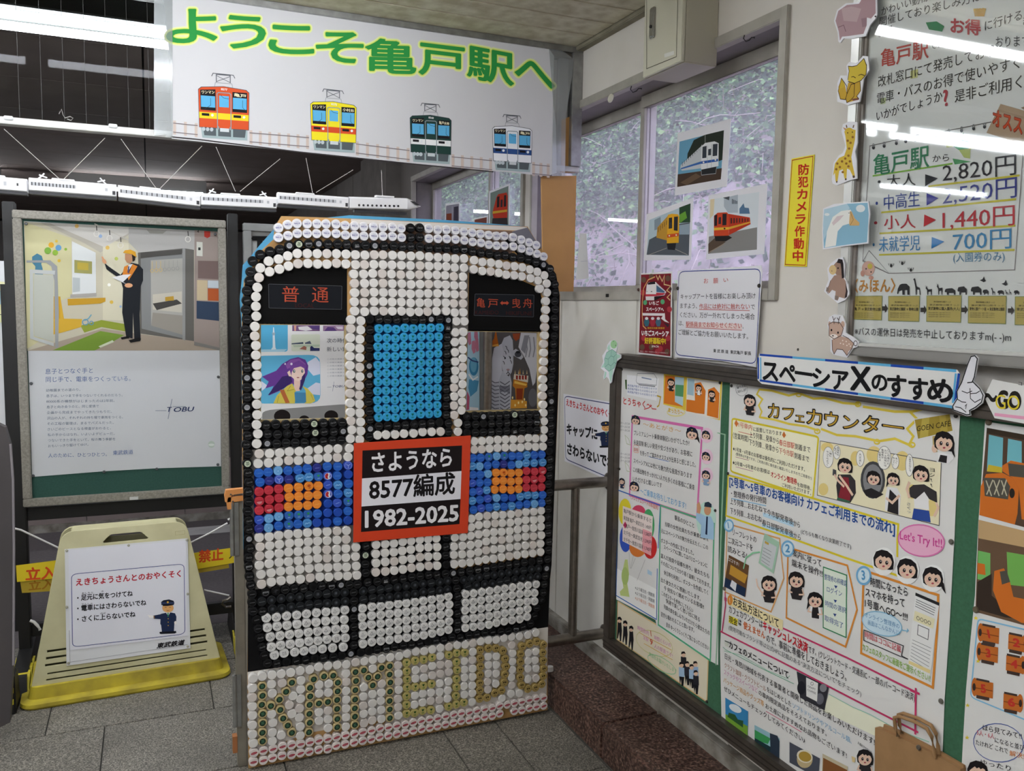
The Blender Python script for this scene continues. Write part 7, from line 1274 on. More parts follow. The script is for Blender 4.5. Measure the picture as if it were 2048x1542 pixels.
# ------------------------------------------------------------------ whiteboard with animals and fares
WX = 1.55; wb = empty('framed_display_board', (1.57, 1.2, 1.39), 'large white framed display board with handwritten ticket prices under a glossy cover', 'display board')
M_wf = mat('white_frame', 'DADAD6', .25, .3)
Yw = 1.60
box('frame_bottom', (1.535, .0, 1.389), (1.6, Yw, 1.418), mat('frame_bar', 'A8A6A2', .3, .5), wb, bevel=.003); box('frame_lip', (1.531, .0, 1.412), (1.548, Yw-.002, 1.420), M_wf, wb, bevel=.001)
box('frame_side', (1.535, Yw-.030, 1.418), (1.6, Yw, 2.50), M_wf, wb, bevel=.003); box('frame_inner_edge', (1.545, Yw-.040, 1.418), (1.56, Yw-.030, 2.50), mat('frame_edge_taupe', '8A7F78', .5), wb)  # inner edge in a darker grey-brown
box('backing_sheet', (1.552, 0, 1.418), (1.575, Yw-.03, 2.5), mat('board_white', 'F0F0ED', .6), wb)
box('clear_cover', (1.5445, 0.0, 1.42), (1.5455, Yw-.032, 2.5), glass_mat('clear_cover', 'FAFBFB', .03, 0), wb)
a = wart(1.5515).crop(1600, 0, 4.571)
def q(t, x0, y0, x1, y1, h, c='33302E', b=-.002, l=3): a.text(t, (x0,y0), (x1,y1), h, c, b, l)
q('かわいい動物たちと', 745,150,1400,-60,95); q('開催しており楽しみ方は', 730,245,1660,10,100); q('開園', 722,345,840,300,80); q('お得', 1380,305,1650,330,160, 'C84A4E', .03); q('に行ける', 1690,290,2030,185,110); q('きっぷ', 2040,240,2250,190,100)
a.poly('2E8A54', [(1150,205),(1250,195),(1320,240),(1300,290),(1180,270)], 2)
for k in range(4): a.poly('D8A83A', [(1585+k*28,80-k*3),(1612+k*30,78),(1620+k*22,150),(1598+k*18,150)], 2)
q('亀戸駅', 740,625,1175,535,190, 'C84A42', .015); q('では', 1188,460,1330,430,80); q('おります', 1790,440,2100,430,120); q('改札窓口にて発売しており', 715,805,1780,515,120); a.poly('D8D890', [(1010,650),(1080,630),(1075,710),(1010,720)], 2)
q('電車・バスのお得で使いやすく', 705,960,2010,630,120); q('いかがでしょうか', 700,1115,1300,930,110); q('?', 1300,1010,1400,960,230, 'C0404E', .018); q('是非ご利用く', 1415,945,2030,810,135); a.poly('C8D4A0', [(740,900),(790,890),(780,945),(735,955)], 2)
a.line('6A6460', [(640,1335),(1150,1215),(1250,1215),(1750,1115)], .0018, 2)
for x, y in ((672,1350), (770,1335), (882,1310), (968,1293), (1055,1278), (1145,1268), (1245,1235), (1362,1218), (1478,1195), (1588,1175), (1688,1160)): a.ell('3A3A3E', x, y, 14, 17, 3, 10); a.ring('8A8A8C', x, y-22, 9, 14, .0016, 3, 10)
a.poly('C0A488', [(1835,950),(2150,1040),(2300,1400),(1705,1215)], 3); a.poly('B4977A', [(1820,1000),(2200,1110),(2200,1130),(1812,1020)], 4); a.poly('9C8068', [(2020,985),(2048,975),(2100,1010),(2060,1010)], 3); q('オススメ', 1765,1160,2130,1275,190, '8A2A1A', .05, 5); q('オススメ', 1768,1158,2127,1272,185, 'D8542A', .02, 6)
a.line('3A9A5A', [(1495,1210),(1490,1300)], .001, 2); a.poly('4FA872', [(1400,1290),(1420,1260),(1490,1248),(1550,1262),(1560,1310),(1545,1360),(1450,1370),(1405,1340)], 3); a.poly('C2D07A', [(1335,1320),(1400,1290),(1408,1340),(1340,1350)], 2); a.poly('C2D07A', [(1555,1320),(1640,1330),(1600,1360),(1545,1365)], 2); a.poly('C2D07A', [(1450,1365),(1560,1360),(1555,1450),(1500,1440)], 2)
a.crop(1600, 280, 3.504)
a.line('8A7F80', [(490,38),(440,850),(620,935),(1505,910),(1565,80)], .0014, 2); q('亀戸駅', 515,258,905,195,170, '3E8A62', .012); q('から', 930,160,1045,150,62); a.poly('4FA060', [(1070,130),(1200,152),(1085,172)], 3); a.line('8AC04A', [(510,252),(1070,165)], .0035, 2)
for pts in ([(900,325),(1540,248)], [(570,508),(1515,415)], [(558,655),(1510,600)], [(555,805),(1505,770)]): a.line('DCD04A', pts, .004, 2)
q('・大人', 545,340,812,322,100, '2A2A2C', .006); q('2,820円', 1000,305,1515,250,165, '2E2C30', .0); a.poly('2A2A2E', [(878,240),(968,268),(878,325)], 3)
q('・中高生', 530,500,840,470,120, '3A50A0', .0); q('2,520円', 1000,465,1520,408,165, '4A4F9A', .0); a.poly('3A3AA0', [(888,372),(972,408),(888,460)], 3)
q('・小人', 520,632,812,622,110, 'C83440', .006); q('1,440円', 1000,635,1505,605,165, 'C83440', .004); a.poly('D0303A', [(872,522),(955,560),(868,608)], 3)
q('・未就学児', 510,790,842,778,120, '3A8AC4', .006); q('700円', 1072,788,1482,765,165, '4A94C8', .004); a.poly('3A8AD0', [(925,680),(1012,712),(922,762)], 3); q('(入園券のみ)', 1075,860,1435,850,76, '5A92B8')
for x, y in ((640,882), (718,865), (778,912)): a.ell('2A2A2C', x, y, 9, 12, 4, 8); [a.line('2A2A2C', [(x-16+k*10,y-6-abs(k-1)*-3),(x-20+k*13,y-18)], .0012, 4) for k in range(4)]
a.line('6A6A6E', [(485,775),(445,845),(625,935),(485,775)], .0014, 3); a.ell('E8B8A8', 480, 900, 45, 52, 3); a.ell('E2A898', 440, 935, 15, 22, 3, 10); a.ell('E2A898', 500, 965, 18, 14, 3, 10); a.ell('E8D05A', 492, 885, 18, 20, 4, 10); a.ell('3A2A2A', 465, 903, 5, 6, 5, 8); a.ell('3A2A2A', 500, 925, 5, 6, 5, 8)
q('〈みほん〉', 380,1072,668,1072,108, 'D08A2E', .02, 4)
BK = '28282C'
def beast(x, y, w, h, kind):
    f = lambda pts: [(x+px*w, y-py*h) for px, py in pts]
    if kind == 'e': a.poly(BK, f([(0,.1),(.05,.5),(.2,.85),(.4,.95),(.75,.95),(1,.7),(1,0),(.82,0),(.8,.4),(.6,.4),(.6,0),(.42,0),(.4,.4),(.25,.35),(.12,.3),(.08,.05)]), 4)
    elif kind == 'g': a.poly(BK, f([(0,.9),(.15,1),(.25,.95),(.45,.5),(.9,.42),(1,0),(.88,0),(.8,.3),(.5,.32),(.45,0),(.35,0),(.3,.4),(.12,.85)]), 4)
    elif kind == 'd': a.poly(BK, f([(.05,1),(.25,.8),(.3,.95),(.35,.72),(.5,.55),(1,.6),(.95,0),(.85,0),(.82,.35),(.5,.3),(.45,0),(.36,0),(.32,.5),(.1,.7),(.2,.78)]), 4)
    else: a.poly(BK, f([(0,.5),(.1,.8),(.3,.85),(.7,.9),(1,.6),(1,0),(.88,0),(.85,.25),(.4,.25),(.35,0),(.22,0),(.2,.35),(.05,.35)]), 4)
for x, w, h, k in ((682,88,82,'e'), (795,52,118,'g'), (875,52,68,'d'), (955,45,85,'d'), (1015,75,52,'h'), (1105,65,66,'h'), (1198,75,66,'h'), (1282,40,42,'h'), (1340,30,50,'g'), (1385,45,36,'h'), (1438,22,36,'g'), (1465,20,38,'g'), (1500,36,36,'h')): beast(x, 1085, w, h, k)
for x, y in ((1285,985), (1438,1010)): a.poly(BK, [(x-24,y-2),(x-4,y-10),(x+6,y-30),(x+12,y-8),(x+20,y),(x+4,y+12),(x-6,y+6)], 4)
tk_ = [(375,1095,577,1262,'亀 戸 → 東武動物公園'), (622,1095,840,1272,'東武動物公園駅 → 動物公園'), (890,1092,1132,1278,'東武動物公園入園券(大人)'), (1182,1095,1447,1288,'動物公園ゲート前 → 東武動物公園駅'), (1510,1098,1790,1300,'東武動物公園 → 亀 戸')]
for x0, y0, x1, y1, t in tk_:
    a.poly('CDB868', [(x0,y0),(x1,y0-2),(x1-5,y1),(x0-2,y1-6)], 3); a.line('8A9A5A', [(x0,y0),(x1,y0-2),(x1-5,y1),(x0-2,y1-6)], .0012, 4, True); q(t, x0+10, y0+100, x1-10, y0+104, 26, '3A3426', .015, 5)
    for k, (f0, f1) in enumerate(((.2, .7), (.08, .95))): q('東武動物公園きっぷ', x0+(x1-x0)*f0, y0+48+k*22, x0+(x1-x0)*f1, y0+50+k*22, 15, '5A5236', .004, 5)
    for k in range(3): q('発売当日限り有効・途中下車できません', x0+12, y0+122+k*14, x0+(x1-x0)*.7, y0+124+k*14, 10, '6A6040', 0, 5)
for x, y in ((595,1180), (868,1190), (1155,1190), (1480,1195)): a.poly('3A3430', [(x-22,y-15),(x+2,y-15),(x+2,y-32),(x+24,y),(x+2,y+32),(x+2,y+16),(x-22,y+16)], 3)
q('※バスの運休日は発売を中止しておりますm(- -)m', 385,1370,1480,1418,66, '2E2C30', .0)
a.build('board_print', wb)
# animal cut-outs on the frame
CA = (1600, 0, 4.571); CB = (1600, 280, 3.504); XA = 1.5325
a, s = cutout('bear_cutout', 'laminated mauve animal cut-out at the top of the board frame, the uppermost one', XA, [(310,190),(340,90),(420,30),(540,20),(580,-60),(700,-60),(705,130),(690,170),(640,230),(600,330),(470,355),(400,350),(368,392),(350,380),(345,300)], CA)
a.poly('B99AA0', [(325,190),(350,100),(430,45),(540,35),(590,-50),(690,-50),(692,120),(650,170),(612,160),(610,230),(580,310),(440,330),(385,335),(365,372),(355,290)], 1); a.poly('A5868E', [(560,170),(612,160),(608,240),(570,250)], 2); a.line('8A6A74', [(350,250),(400,230),(420,290)], .0018, 2); a.ell('3A2A30', 690, 150, 8, 8, 2, 8); a.poly('C9B0B4', [(380,80),(470,60),(560,80),(520,200),(400,190)], 2); a.build('drawing', s)
a, s = cutout('fox_cutout', 'laminated yellow fox cut-out on the board frame', XA-.001, [(340,930),(340,760),(370,690),(430,690),(425,600),(450,565),(520,575),(575,510),(620,515),(632,640),(580,720),(565,830),(545,930),(440,962),(380,940)], CA)
a.poly('D2AA3E', [(350,830),(380,715),(410,770),(430,860),(415,912),(370,905)], 1); a.poly('D8B83A', [(350,800),(380,720),(408,770),(400,800),(370,810)], 2); a.poly('CFA83C', [(440,760),(470,740),(550,740),(555,830),(520,880),(540,910),(480,925),(430,940),(418,900),(425,850)], 1); a.poly('DCC248', [(438,730),(450,650),(445,605),(480,610),(520,600),(585,535),(610,600),(605,680),(560,735),(500,762),(450,750)], 2)
a.poly('8A5A4A', [(470,905),(535,895),(540,912),(490,922)], 3); a.line('3A2A1E', [(350,830),(380,715),(430,790),(430,860),(415,912),(370,905),(350,830)], .0016, 3); a.line('3A2A1E', [(438,730),(450,650),(442,605),(478,608),(520,600),(585,535),(610,600),(605,680),(560,735),(500,762),(440,745)], .0016, 3); a.line('3A2A1E', [(430,860),(470,770),(500,765),(495,880),(470,910),(430,940),(418,900),(430,860)], .0016, 3); a.line('3A2A1E', [(550,745),(555,830),(520,880),(540,905)], .0016, 3); a.line('3A2A1E', [(470,705),(490,700),(510,712)], .0016, 3); a.line('3A2A1E', [(535,690),(560,680),(590,690)], .0016, 3); a.build('drawing', s)
a, s = cutout('giraffe_cutout', 'laminated yellow giraffe cut-out on the board frame', XA-.002, [(222,275),(235,160),(270,110),(300,90),(320,40),(290,-60),(300,-110),(345,-130),(400,-125),(402,20),(385,80),(395,140),(398,270),(340,285),(260,318),(228,305)], CB)
a.poly('DCBC48', [(232,250),(245,165),(275,125),(310,110),(328,60),(318,-30),(310,-60),(345,-80),(390,-70),(385,0),(372,60),(360,120),(370,180),(385,250),(375,262),(350,210),(330,200),(325,275),(312,270),(300,205),(275,215),(262,295),(250,290),(245,230)], 1)
for x, y in ((262,165), (295,150), (280,190), (325,165), (318,130), (340,185), (345,60), (340,110), (355,20), (300,225), (255,205), (350,150), (335,5), (370,-20)): a.ell('9A6A2E', x, y, 9, 9, 2, 7)
a.ell('DCBC48', 345, -60, 30, 26, 2); a.ell('2A1E16', 335, -50, 4, 5, 3, 8); a.ell('2A1E16', 368, -55, 4, 5, 3, 8); a.line('6A4A2A', [(330,-85),(325,-105)], .003, 3); a.line('6A4A2A', [(372,-85),(378,-105)], .003, 3); a.poly('C89A72', [(300,-90),(325,-80),(318,-65)], 2); a.poly('5A4632', [(256,288),(264,288),(262,300),(252,298)], 3); a.poly('5A4632', [(318,268),(328,270),(326,282),(314,280)], 3); a.poly('5A4632', [(368,250),(382,248),(388,262),(372,268)], 3)
a.build('drawing', s)
a, s = cutout('bird_picture', 'square laminated drawing of a white bird on blue water fixed across the board frame', XA-.003, [(162,480),(240,448),(330,440),(480,430),(490,520),(480,600),(478,725),(330,742),(160,768),(155,640)], CB)
a.poly('8FBCD4', [(170,486),(330,446),(474,440),(482,520),(470,716),(330,734),(168,758),(162,640)], 1); a.poly('B6D2E0', [(170,486),(330,446),(350,480),(230,560),(168,700),(162,600)], 2); a.poly('ECECE8', [(175,755),(190,640),(230,540),(290,498),(355,488),(375,530),(350,585),(300,600),(265,640),(252,740)], 3); a.poly('D8C8CC', [(225,580),(260,535),(310,525),(280,560),(235,600)], 4); a.poly('D8B074', [(352,500),(362,500),(385,550),(418,580),(415,600),(350,600),(345,585)], 4); a.ell('E8ECEE', 425, 480, 32, 26, 3); a.ell('E8ECEE', 190, 522, 18, 10, 3); a.ell('2A2A2A', 345, 512, 4, 3, 5, 8); a.line('9A7A4A', [(352,500),(375,560),(352,598)], .0014, 5); a.build('drawing', s)
a, s = cutout('horse_cutout', 'brown horse cut-out on the board frame below the bird picture', XA-.002, [(168,1060),(200,980),(190,900),(215,865),(260,830),(300,820),(315,870),(310,960),(335,1010),(345,1080),(320,1120),(265,1145),(195,1085)], CB)
a.poly('A98A7C', [(215,985),(240,950),(290,940),(320,990),(330,1050),(310,1110),(275,1100),(265,1125),(245,1120),(250,1060),(225,1050),(205,1075),(185,1055),(205,1020)], 1); a.poly('A08070', [(225,890),(255,855),(298,850),(306,900),(300,950),(255,945)], 2); a.ell('D8BC8A', 230, 910, 26, 34, 3, 14); a.poly('2A2224', [(258,860),(270,832),(298,838),(305,870),(310,965),(295,970),(290,900),(285,865)], 4); a.ell('1A1416', 268, 898, 5, 7, 5, 8); a.ell('4A3A2A', 225, 918, 3, 4, 5, 6); a.poly('3A2E30', [(320,1000),(335,1060),(330,1100),(312,1112),(322,1060)], 3); a.line('5A4640', [(215,985),(205,1020),(185,1055),(200,1078)], .0014, 4); a.poly('8A7A72', [(188,1030),(205,1040),(200,1060),(184,1055)], 4); a.poly('8A7A72', [(246,1090),(270,1095),(264,1125),(244,1118)], 4); a.build('drawing', s)
a, s = cutout('deer_cutout', 'spotted brown deer cut-out at the lower corner of the board frame', XA-.002, [(192,1300),(205,1240),(240,1222),(300,1230),(320,1290),(320,1350),(380,1385),(412,1415),(400,1450),(370,1460),(330,1525),(235,1505),(212,1480),(215,1390)], CB)
a.poly('C4A494', [(225,1400),(270,1370),(340,1390),(375,1425),(365,1460),(340,1480),(330,1510),(300,1470),(260,1465),(240,1500),(228,1470)], 1); a.poly('C8A898', [(205,1290),(230,1275),(280,1280),(305,1320),(290,1370),(240,1395),(205,1370)], 2); a.ell('C8A898', 300, 1292, 14, 24, 2, 10); a.ell('C8A898', 208, 1290, 10, 20, 2, 10); a.ell('F0E6E0', 235, 1378, 30, 18, 3, 14); a.ell('1E1618', 222, 1332, 6, 9, 5, 8); a.ell('1E1618', 268, 1350, 6, 9, 5, 8); a.ell('3A2A2A', 232, 1372, 6, 5, 5, 8)
for x0, f in ((240, -1), (270, 1)): a.line('4A3A36', [(x0,1290),(x0+f*2,1262),(x0+f*12,1235)], .0018, 4); a.line('4A3A36', [(x0+f*2,1262),(x0-f*10,1245)], .0018, 4)
for x, y in ((300,1405), (325,1412), (345,1430), (305,1430), (330,1440), (355,1445), (285,1425)): a.ell('F0E2DA', x, y, 5, 5, 4, 8)
a.ring('4A3A36', 390, 1425, 12, 18, .0016, 3, 12); a.line('4A3A36', [(225,1400),(228,1470),(240,1500),(260,1465),(300,1470),(330,1510),(365,1460),(378,1425),(340,1390),(300,1370)], .0016, 4); a.line('4A3A36', [(205,1290),(205,1370),(240,1395),(290,1370),(305,1320),(280,1280),(230,1275),(205,1290)], .0016, 4); a.build('drawing', s)
CN = (1200, 520, 4.536)
a, s = cutout('turtle_cutout', 'pale green sea turtle cut-out at the upper left corner of the green board', 1.515, [(5,980),(30,920),(20,870),(60,810),(65,770),(90,735),(125,725),(155,750),(155,800),(145,840),(188,860),(190,890),(150,920),(130,990),(112,1050),(105,1110),(92,1122),(78,1080),(60,1060),(35,1085),(28,1060),(40,1010)], CN)
a.poly('A4CDBE', [(40,900),(60,840),(110,810),(150,840),(155,910),(130,980),(80,1010),(45,980)], 1); a.ell('A9D6A2', 125, 765, 30, 38, 1); a.poly('B6DCCB', [(140,850),(180,862),(184,885),(150,900)], 1); a.poly('B6DCCB', [(12,975),(40,930),(50,975)], 1); a.poly('B6DCCB', [(65,800),(85,760),(95,810),(80,830)], 1); a.poly('B6DCCB', [(80,1010),(120,990),(110,1060),(98,1110),(86,1070)], 1); a.poly('B6DCCB', [(45,1010),(60,1020),(50,1070),(36,1075)], 1)
a.line('5A8A80', [(40,900),(60,840),(110,810),(150,840),(155,910),(130,980),(80,1010),(45,980),(40,900)], .0014, 3); a.line('5A8A80', [(75,900),(100,870),(125,880),(128,930),(100,960),(75,945),(75,900)], .0014, 3)
for p0, p1 in (((75,900),(45,890)), ((100,870),(105,812)), ((125,880),(152,850)), ((128,930),(150,940)), ((100,960),(95,1005)), ((75,945),(48,970))): a.line('5A8A80', [p0, p1], .0014, 3)
a.line('2A3A30', [(118,742),(128,735)], .0014, 3); a.line('2A3A30', [(138,775),(146,782),(142,765)], .0014, 3); a.build('drawing', s)
# ------------------------------------------------------------------ yellow camera notice
a = wart(XW-.003).crop(0, 0, 1)
s = sheet(a, [(1583,317.5),(1628.5,309),(1612.5,533.5),(1568.5,532)], .002, mat('yellow_plate', 'F0E01C', .35), 'camera_notice', 'narrow yellow upright plate warning in red letters that a security camera is running', 'notice')
a.line('B03A22', [(1584.5,320.5),(1626,312.5),(1610.5,530.5),(1570.5,529)], .0022, 1, True)
for k, ch in enumerate('防犯カメラ作動中'):
    x = 1598.5-k*1.75; y = 351+k*24.6; a.text(ch, (x-(0 if k else 1), y), (x+19.5, y-1.4+k*.2), 24.5, 'C8301E', .03, 3)
a.build('notice_print', s)
# ------------------------------------------------------------------ notices on the window sill
a = wart(1.584).crop(1230, 540, 6.606)
s = wsheet(a, [(828,12),(1935,-60),(1945,20),(1900,700),(1862,1285),(1400,1200),(790,1155),(815,600)], 'request_notice', 'white notice with a blue rounded border asking visitors not to touch the cap art', 'notice', M_paper2)
a.rrect('2A3A8A', [(848,20),(1925,-15),(1860,1240),(800,1120)], .07, .0026, 2)
a.text('お', (1175,182), (1232,180), 82, 'C84038', .0, 3).text('願', (1300,182), (1362,180), 86, 'C84038', .005, 3).text('い', (1435,165), (1495,160), 70, 'C84038', .0, 3)
SER = '1E2024'
a.text('キャップアートを皆様にお楽しみ頂け', (868,390), (1858,385), 84, SER, .0, 3).text('ますよう、', (862,510), (1085,515), 84, SER, .0, 3).text('作品には絶対に触れない', (1115,520), (1782,525), 84, 'C03A30', .008, 3).text('で', (1795,525), (1850,525), 84, SER, .0, 3)
a.text('ください。万が一外れてしまった場合', (860,628), (1848,660), 84, SER, .0, 3).text('は、', (843,738), (905,742), 84, SER, 0, 3).text('駅係員までお知らせください', (938,752), (1678,780), 84, 'C03A30', .008, 3).text('。', (1685,782), (1704,782), 84, SER, 0, 3).text('ご理解とご協力をお願いいたします。', (840,858), (1760,920), 84, SER, .004, 3)
a.line('C03A30', [(1112,522),(1782,536)], .0016, 3).line('C03A30', [(935,756),(1678,796)], .0016, 3); a.poly('EBD8D6', [(940,690),(1670,712),(1678,790),(938,752)], 1)
a.text('東 武 鉄 道  東武亀戸 駅長', (1300,1090), (1800,1130), 54, SER, .012, 3)
a.build('notice_print', s); tacks(a, [(833,243),(1908,208)], s, '2A2420', .006)
a = wart(1.584).crop(1230, 540, 6.606)
s = wsheet(a, [(345,45),(755,18),(752,700),(748,1158),(305,1110),(318,600)], 'strawberry_train_leaflet', 'narrow dark red leaflet advertising a red and white express train', 'leaflet')
a.poly('7E1E2A', [(345,62),(742,45),(735,600),(732,1140),(315,1088),(330,600)], 1)
for x, y in ((380,130), (700,110), (480,90), (370,300), (720,520), (380,900), (600,1040), (480,1020), (700,900), (360,1020), (560,1080), (690,1080)): a.ell('B03A44' if (x+y) % 3 else '6A5040', x, y, 34, 40, 2, 10)
a.line('E6B070', [(530,90),(440,130),(380,240),(362,420),(360,600),(372,740),(415,780)], .004, 3); a.line('E0C08A', [(545,70),(570,130),(590,75),(625,150),(655,70),(650,190),(735,210),(685,270),(740,310),(690,360),(730,400)], .004, 3)
a.poly('EDE6E8', [(405,350),(420,200),(445,160),(545,160),(550,280),(545,350),(520,400),(410,400)], 4); a.poly('26222A', [(440,165),(530,150),(535,185),(435,195)], 5); a.poly('C83A4A', [(405,320),(545,320),(550,345),(405,350)], 5); a.poly('D8D2DA', [(545,165),(680,290),(650,340),(545,350)], 4); a.poly('4A6A8A', [(550,200),(660,285),(655,300),(550,290)], 5); a.poly('C83A4A', [(545,300),(670,305),(640,330),(545,345)], 5); a.poly('26161A', [(520,350),(660,335),(540,400),(520,405)], 5); a.ell('26222A', 425, 285, 5, 6, 6, 6); a.ell('26222A', 485, 285, 12, 6, 6, 6)
a.text('いちご', (455,465), (582,465), 58, 'F4EEEE', .04, 5).text('スペーシアへ', (415,548), (645,552), 66, 'F4EEEE', .04, 5); a.ell('5AA878', 400, 430, 26, 34, 4, 10); a.ell('5AA878', 630, 420, 28, 34, 4, 10); a.poly('EDE6E8', [(365,568),(655,572),(650,605),(368,602)], 4)
for x, c in ((420,'3A6A7A'), (500,'A83040'), (575,'4A6A80')): a.poly(c, [(x-38,690),(x-20,630),(x+20,630),(x+36,690),(x+20,745),(x-20,745)], 4); a.ell('E8E0E2', x, 640, 22, 20, 5, 10)
a.poly('EDE6E8', [(610,640),(660,565),(665,650),(720,700),(660,680)], 5); a.poly('3A2A34', [(640,690),(720,720),(700,760)], 4)
a.text('東武日光線 新鹿沼', (430,780), (655,782), 30, 'D8A02E', .02, 5).text('いちごスペーシア', (355,870), (712,885), 84, 'F6F0F0', .055, 5).text('好評運転中!', (395,975), (672,985), 92, 'E2C22E', .05, 5).text('SPACIA', (485,1025), (580,1028), 40, 'F0E8E8', .02, 5, slant=.2)
a.text('運転日・時刻・停車駅など詳しくは駅係員まで', (330,1082), (700,1110), 22, 'E6C8C8', .0, 5)
a.build('leaflet_print', s); tacks(a, [(314,260),(736,250)], s, '4A2A22', .006)
# ------------------------------------------------------------------ children's promise sign on the wall panels, partly behind the board
a = wart(1.592).crop(1090, 740, 2.853)
s = wsheet(a, [(105,135),(500,205),(480,680),(112,520)], 'promise_notice', 'white notice with the station master drawing on the wall panels behind the steel rail', 'notice', M_paper2)
a.rrect('2E3A6E', [(112,148),(495,215),(472,660),(118,508)], .06, .0035, 2)
a.text('えきちょうさんとのおやくそく', (122,205), (400,282), 46, 'C83A3E', .035, 3).text('キャップに', (125,368), (298,402), 72, '1A1A1E', .045, 3).text('さわらないでね', (128,482), (395,572), 76, '1A1A1E', .045, 3)
stationmaster(a, 348, 312, .62)
a.build('notice_print', s)
# ------------------------------------------------------------------ photographs taped inside window 1
XG = 1.700
def photo(pts, inner, lab, x=XG):
    a = wart(x).crop(1340, 220, 4.818); s = wsheet(a, pts, 'train_photograph', lab, 'photograph', M_paper2, 'laminated train photographs on the window glass'); return a, s
a, s = photo([(72,225),(588,82),(548,735),(45,825)], None, 'laminated photograph of a white and blue train, the highest of the window photographs')
a.poly('6FA6C4', [(92,305),(520,195),(490,668),(70,742)], 1); a.poly('2A322A', [(170,420),(230,290),(335,240),(520,195),(505,480),(300,560),(160,540)], 2); a.poly('4A3A30', [(75,620),(500,560),(490,668),(70,742)], 2); a.poly('6A5644', [(100,700),(250,610),(300,640),(160,725)], 3)
a.poly('C8CCD0', [(100,560),(105,530),(300,350),(310,330),(315,560),(115,585)], 3); a.poly('3E6AB0', [(105,560),(300,495),(302,518),(108,572)], 4); a.poly('E6E8EA', [(305,350),(340,318),(430,302),(470,320),(468,540),(300,575)], 4); a.poly('3A4048', [(315,355),(355,345),(352,460),(312,466)], 5); a.poly('3A4048', [(370,378),(398,372),(396,435),(368,438)], 5); a.poly('3A4048', [(415,330),(460,325),(456,440),(412,446)], 5); a.poly('2E5AA8', [(302,495),(465,470),(464,495),(302,520)], 5); a.line('9AA0A4', [(365,345),(360,560)], .0015, 6); a.line('9AA0A4', [(405,330),(400,555)], .0015, 6); a.poly('26282A', [(302,575),(450,545),(440,610),(308,628)], 4); a.line('A0A4A8', [(302,570),(305,628),(442,612),(450,548)], .0022, 5); a.ell('F0F0E8', 325, 505, 9, 8, 6, 8); a.ell('F0F0E8', 440, 482, 9, 8, 6, 8)
for k in range(9): a.line('4A5660', [(120+k*20,540-k*19),(121+k*20,500-k*15)], .0028, 4)
a.line('D8D8D8', [(340,318),(340,240)], .0015, 4); a.build('photo_print', s)
a, s = photo([(-225,1005),(225,845),(203,1442),(-255,1450)], None, 'laminated photograph of a yellow train with an orange band, left of the red train photograph')
a.poly('B9CCD6', [(-200,1060),(200,900),(180,1405),(-225,1395)], 1); a.poly('8A9AA6', [(-150,1060),(-90,1030),(-85,1140),(-150,1160)], 2); a.poly('2E4A34', [(90,940),(198,900),(195,1080),(90,1090)], 2); a.poly('6AA03A', [(90,1010),(150,975),(165,1040),(95,1090)], 3); a.poly('5A6068', [(85,1100),(192,1080),(182,1400),(-225,1395),(-200,1250)], 2); a.poly('9AAAB8', [(90,1110),(190,1095),(186,1200),(90,1200)], 3)
a.poly('C8963A', [(-130,1230),(-120,1130),(-20,1020),(-15,1260)], 4); a.poly('ECB02A', [(-20,1010),(20,1000),(80,1005),(90,1030),(85,1280),(-30,1285)], 4); a.poly('2E2E34', [(-10,1040),(22,1035),(22,1140),(-12,1145)], 5); a.poly('2E2E34', [(40,1030),(78,1026),(75,1165),(38,1160)], 5); a.poly('3A3A40', [(-4,1085),(20,1083),(20,1140),(-4,1142)], 6); a.poly('D8542A', [(-25,1200),(85,1185),(84,1215),(-25,1232)], 5); a.ell('F6F0D8', -5, 1212, 8, 8, 6, 8); a.ell('F6F0D8', 62, 1205, 8, 8, 6, 8); a.poly('26262A', [(-30,1285),(60,1282),(50,1350),(-20,1345)], 4); a.line('A8A29A', [(-200,1395),(-30,1330)], .002, 4); a.line('A8A29A', [(170,1395),(50,1340)], .002, 4)
for k in range(5): a.line('4A3A26', [(-112+k*20,1178-k*18),(-111+k*20,1130-k*16)], .003, 5)
a.build('photo_print', s)
a, s = photo([(372,822),(938,708),(908,1388),(348,1442)], None, 'laminated photograph of a red train with a yellow band, right of the yellow train photograph')
a.poly('DDE4EA', [(388,862),(860,790),(838,1345),(368,1385)], 1); a.poly('B6C0CA', [(520,850),(655,815),(655,990),(560,990),(520,930)], 2); a.poly('E2D2B0', [(388,862),(430,856),(420,1010),(385,1050)], 2); a.poly('4A5056', [(510,845),(575,832),(570,870)], 3)
for k in range(4): a.poly('4A525C', [(598+k*14,858+k*6),(606+k*14,858+k*6),(606+k*14,905),(598+k*14,905)], 3)
a.poly('5A7A9A', [(670,950),(710,898),(720,940),(760,945),(770,1000),(670,1000)], 2); a.poly('8E8C8A', [(375,1220),(840,1130),(838,1345),(368,1385)], 2); a.poly('5A4A3E', [(370,1290),(430,1235),(540,1270),(370,1385)], 3); a.line('9A8A7A', [(372,1375),(520,1290)], .003, 4)
a.poly('C03A22', [(565,1000),(770,1035),(778,1100),(570,1205)], 4); a.poly('D04A28', [(425,1020),(460,990),(550,985),(570,1010),(568,1210),(425,1215)], 5); a.poly('2A2226', [(430,1015),(458,1008),(455,1115),(428,1118)], 6); a.poly('3A3036', [(470,1035),(495,1030),(493,1098),(468,1100)], 6); a.poly('2A2226', [(508,1000),(548,998),(545,1110),(506,1112)], 6); a.poly('E8B83A', [(425,1135),(568,1128),(568,1152),(425,1160)], 6); a.poly('E0A83A', [(568,1128),(775,1075),(775,1088),(568,1152)], 5); a.ell('22201E', 528, 1143, 9, 9, 7, 8); a.poly('221E1E', [(430,1215),(565,1210),(600,1230),(540,1265),(440,1262)], 5)
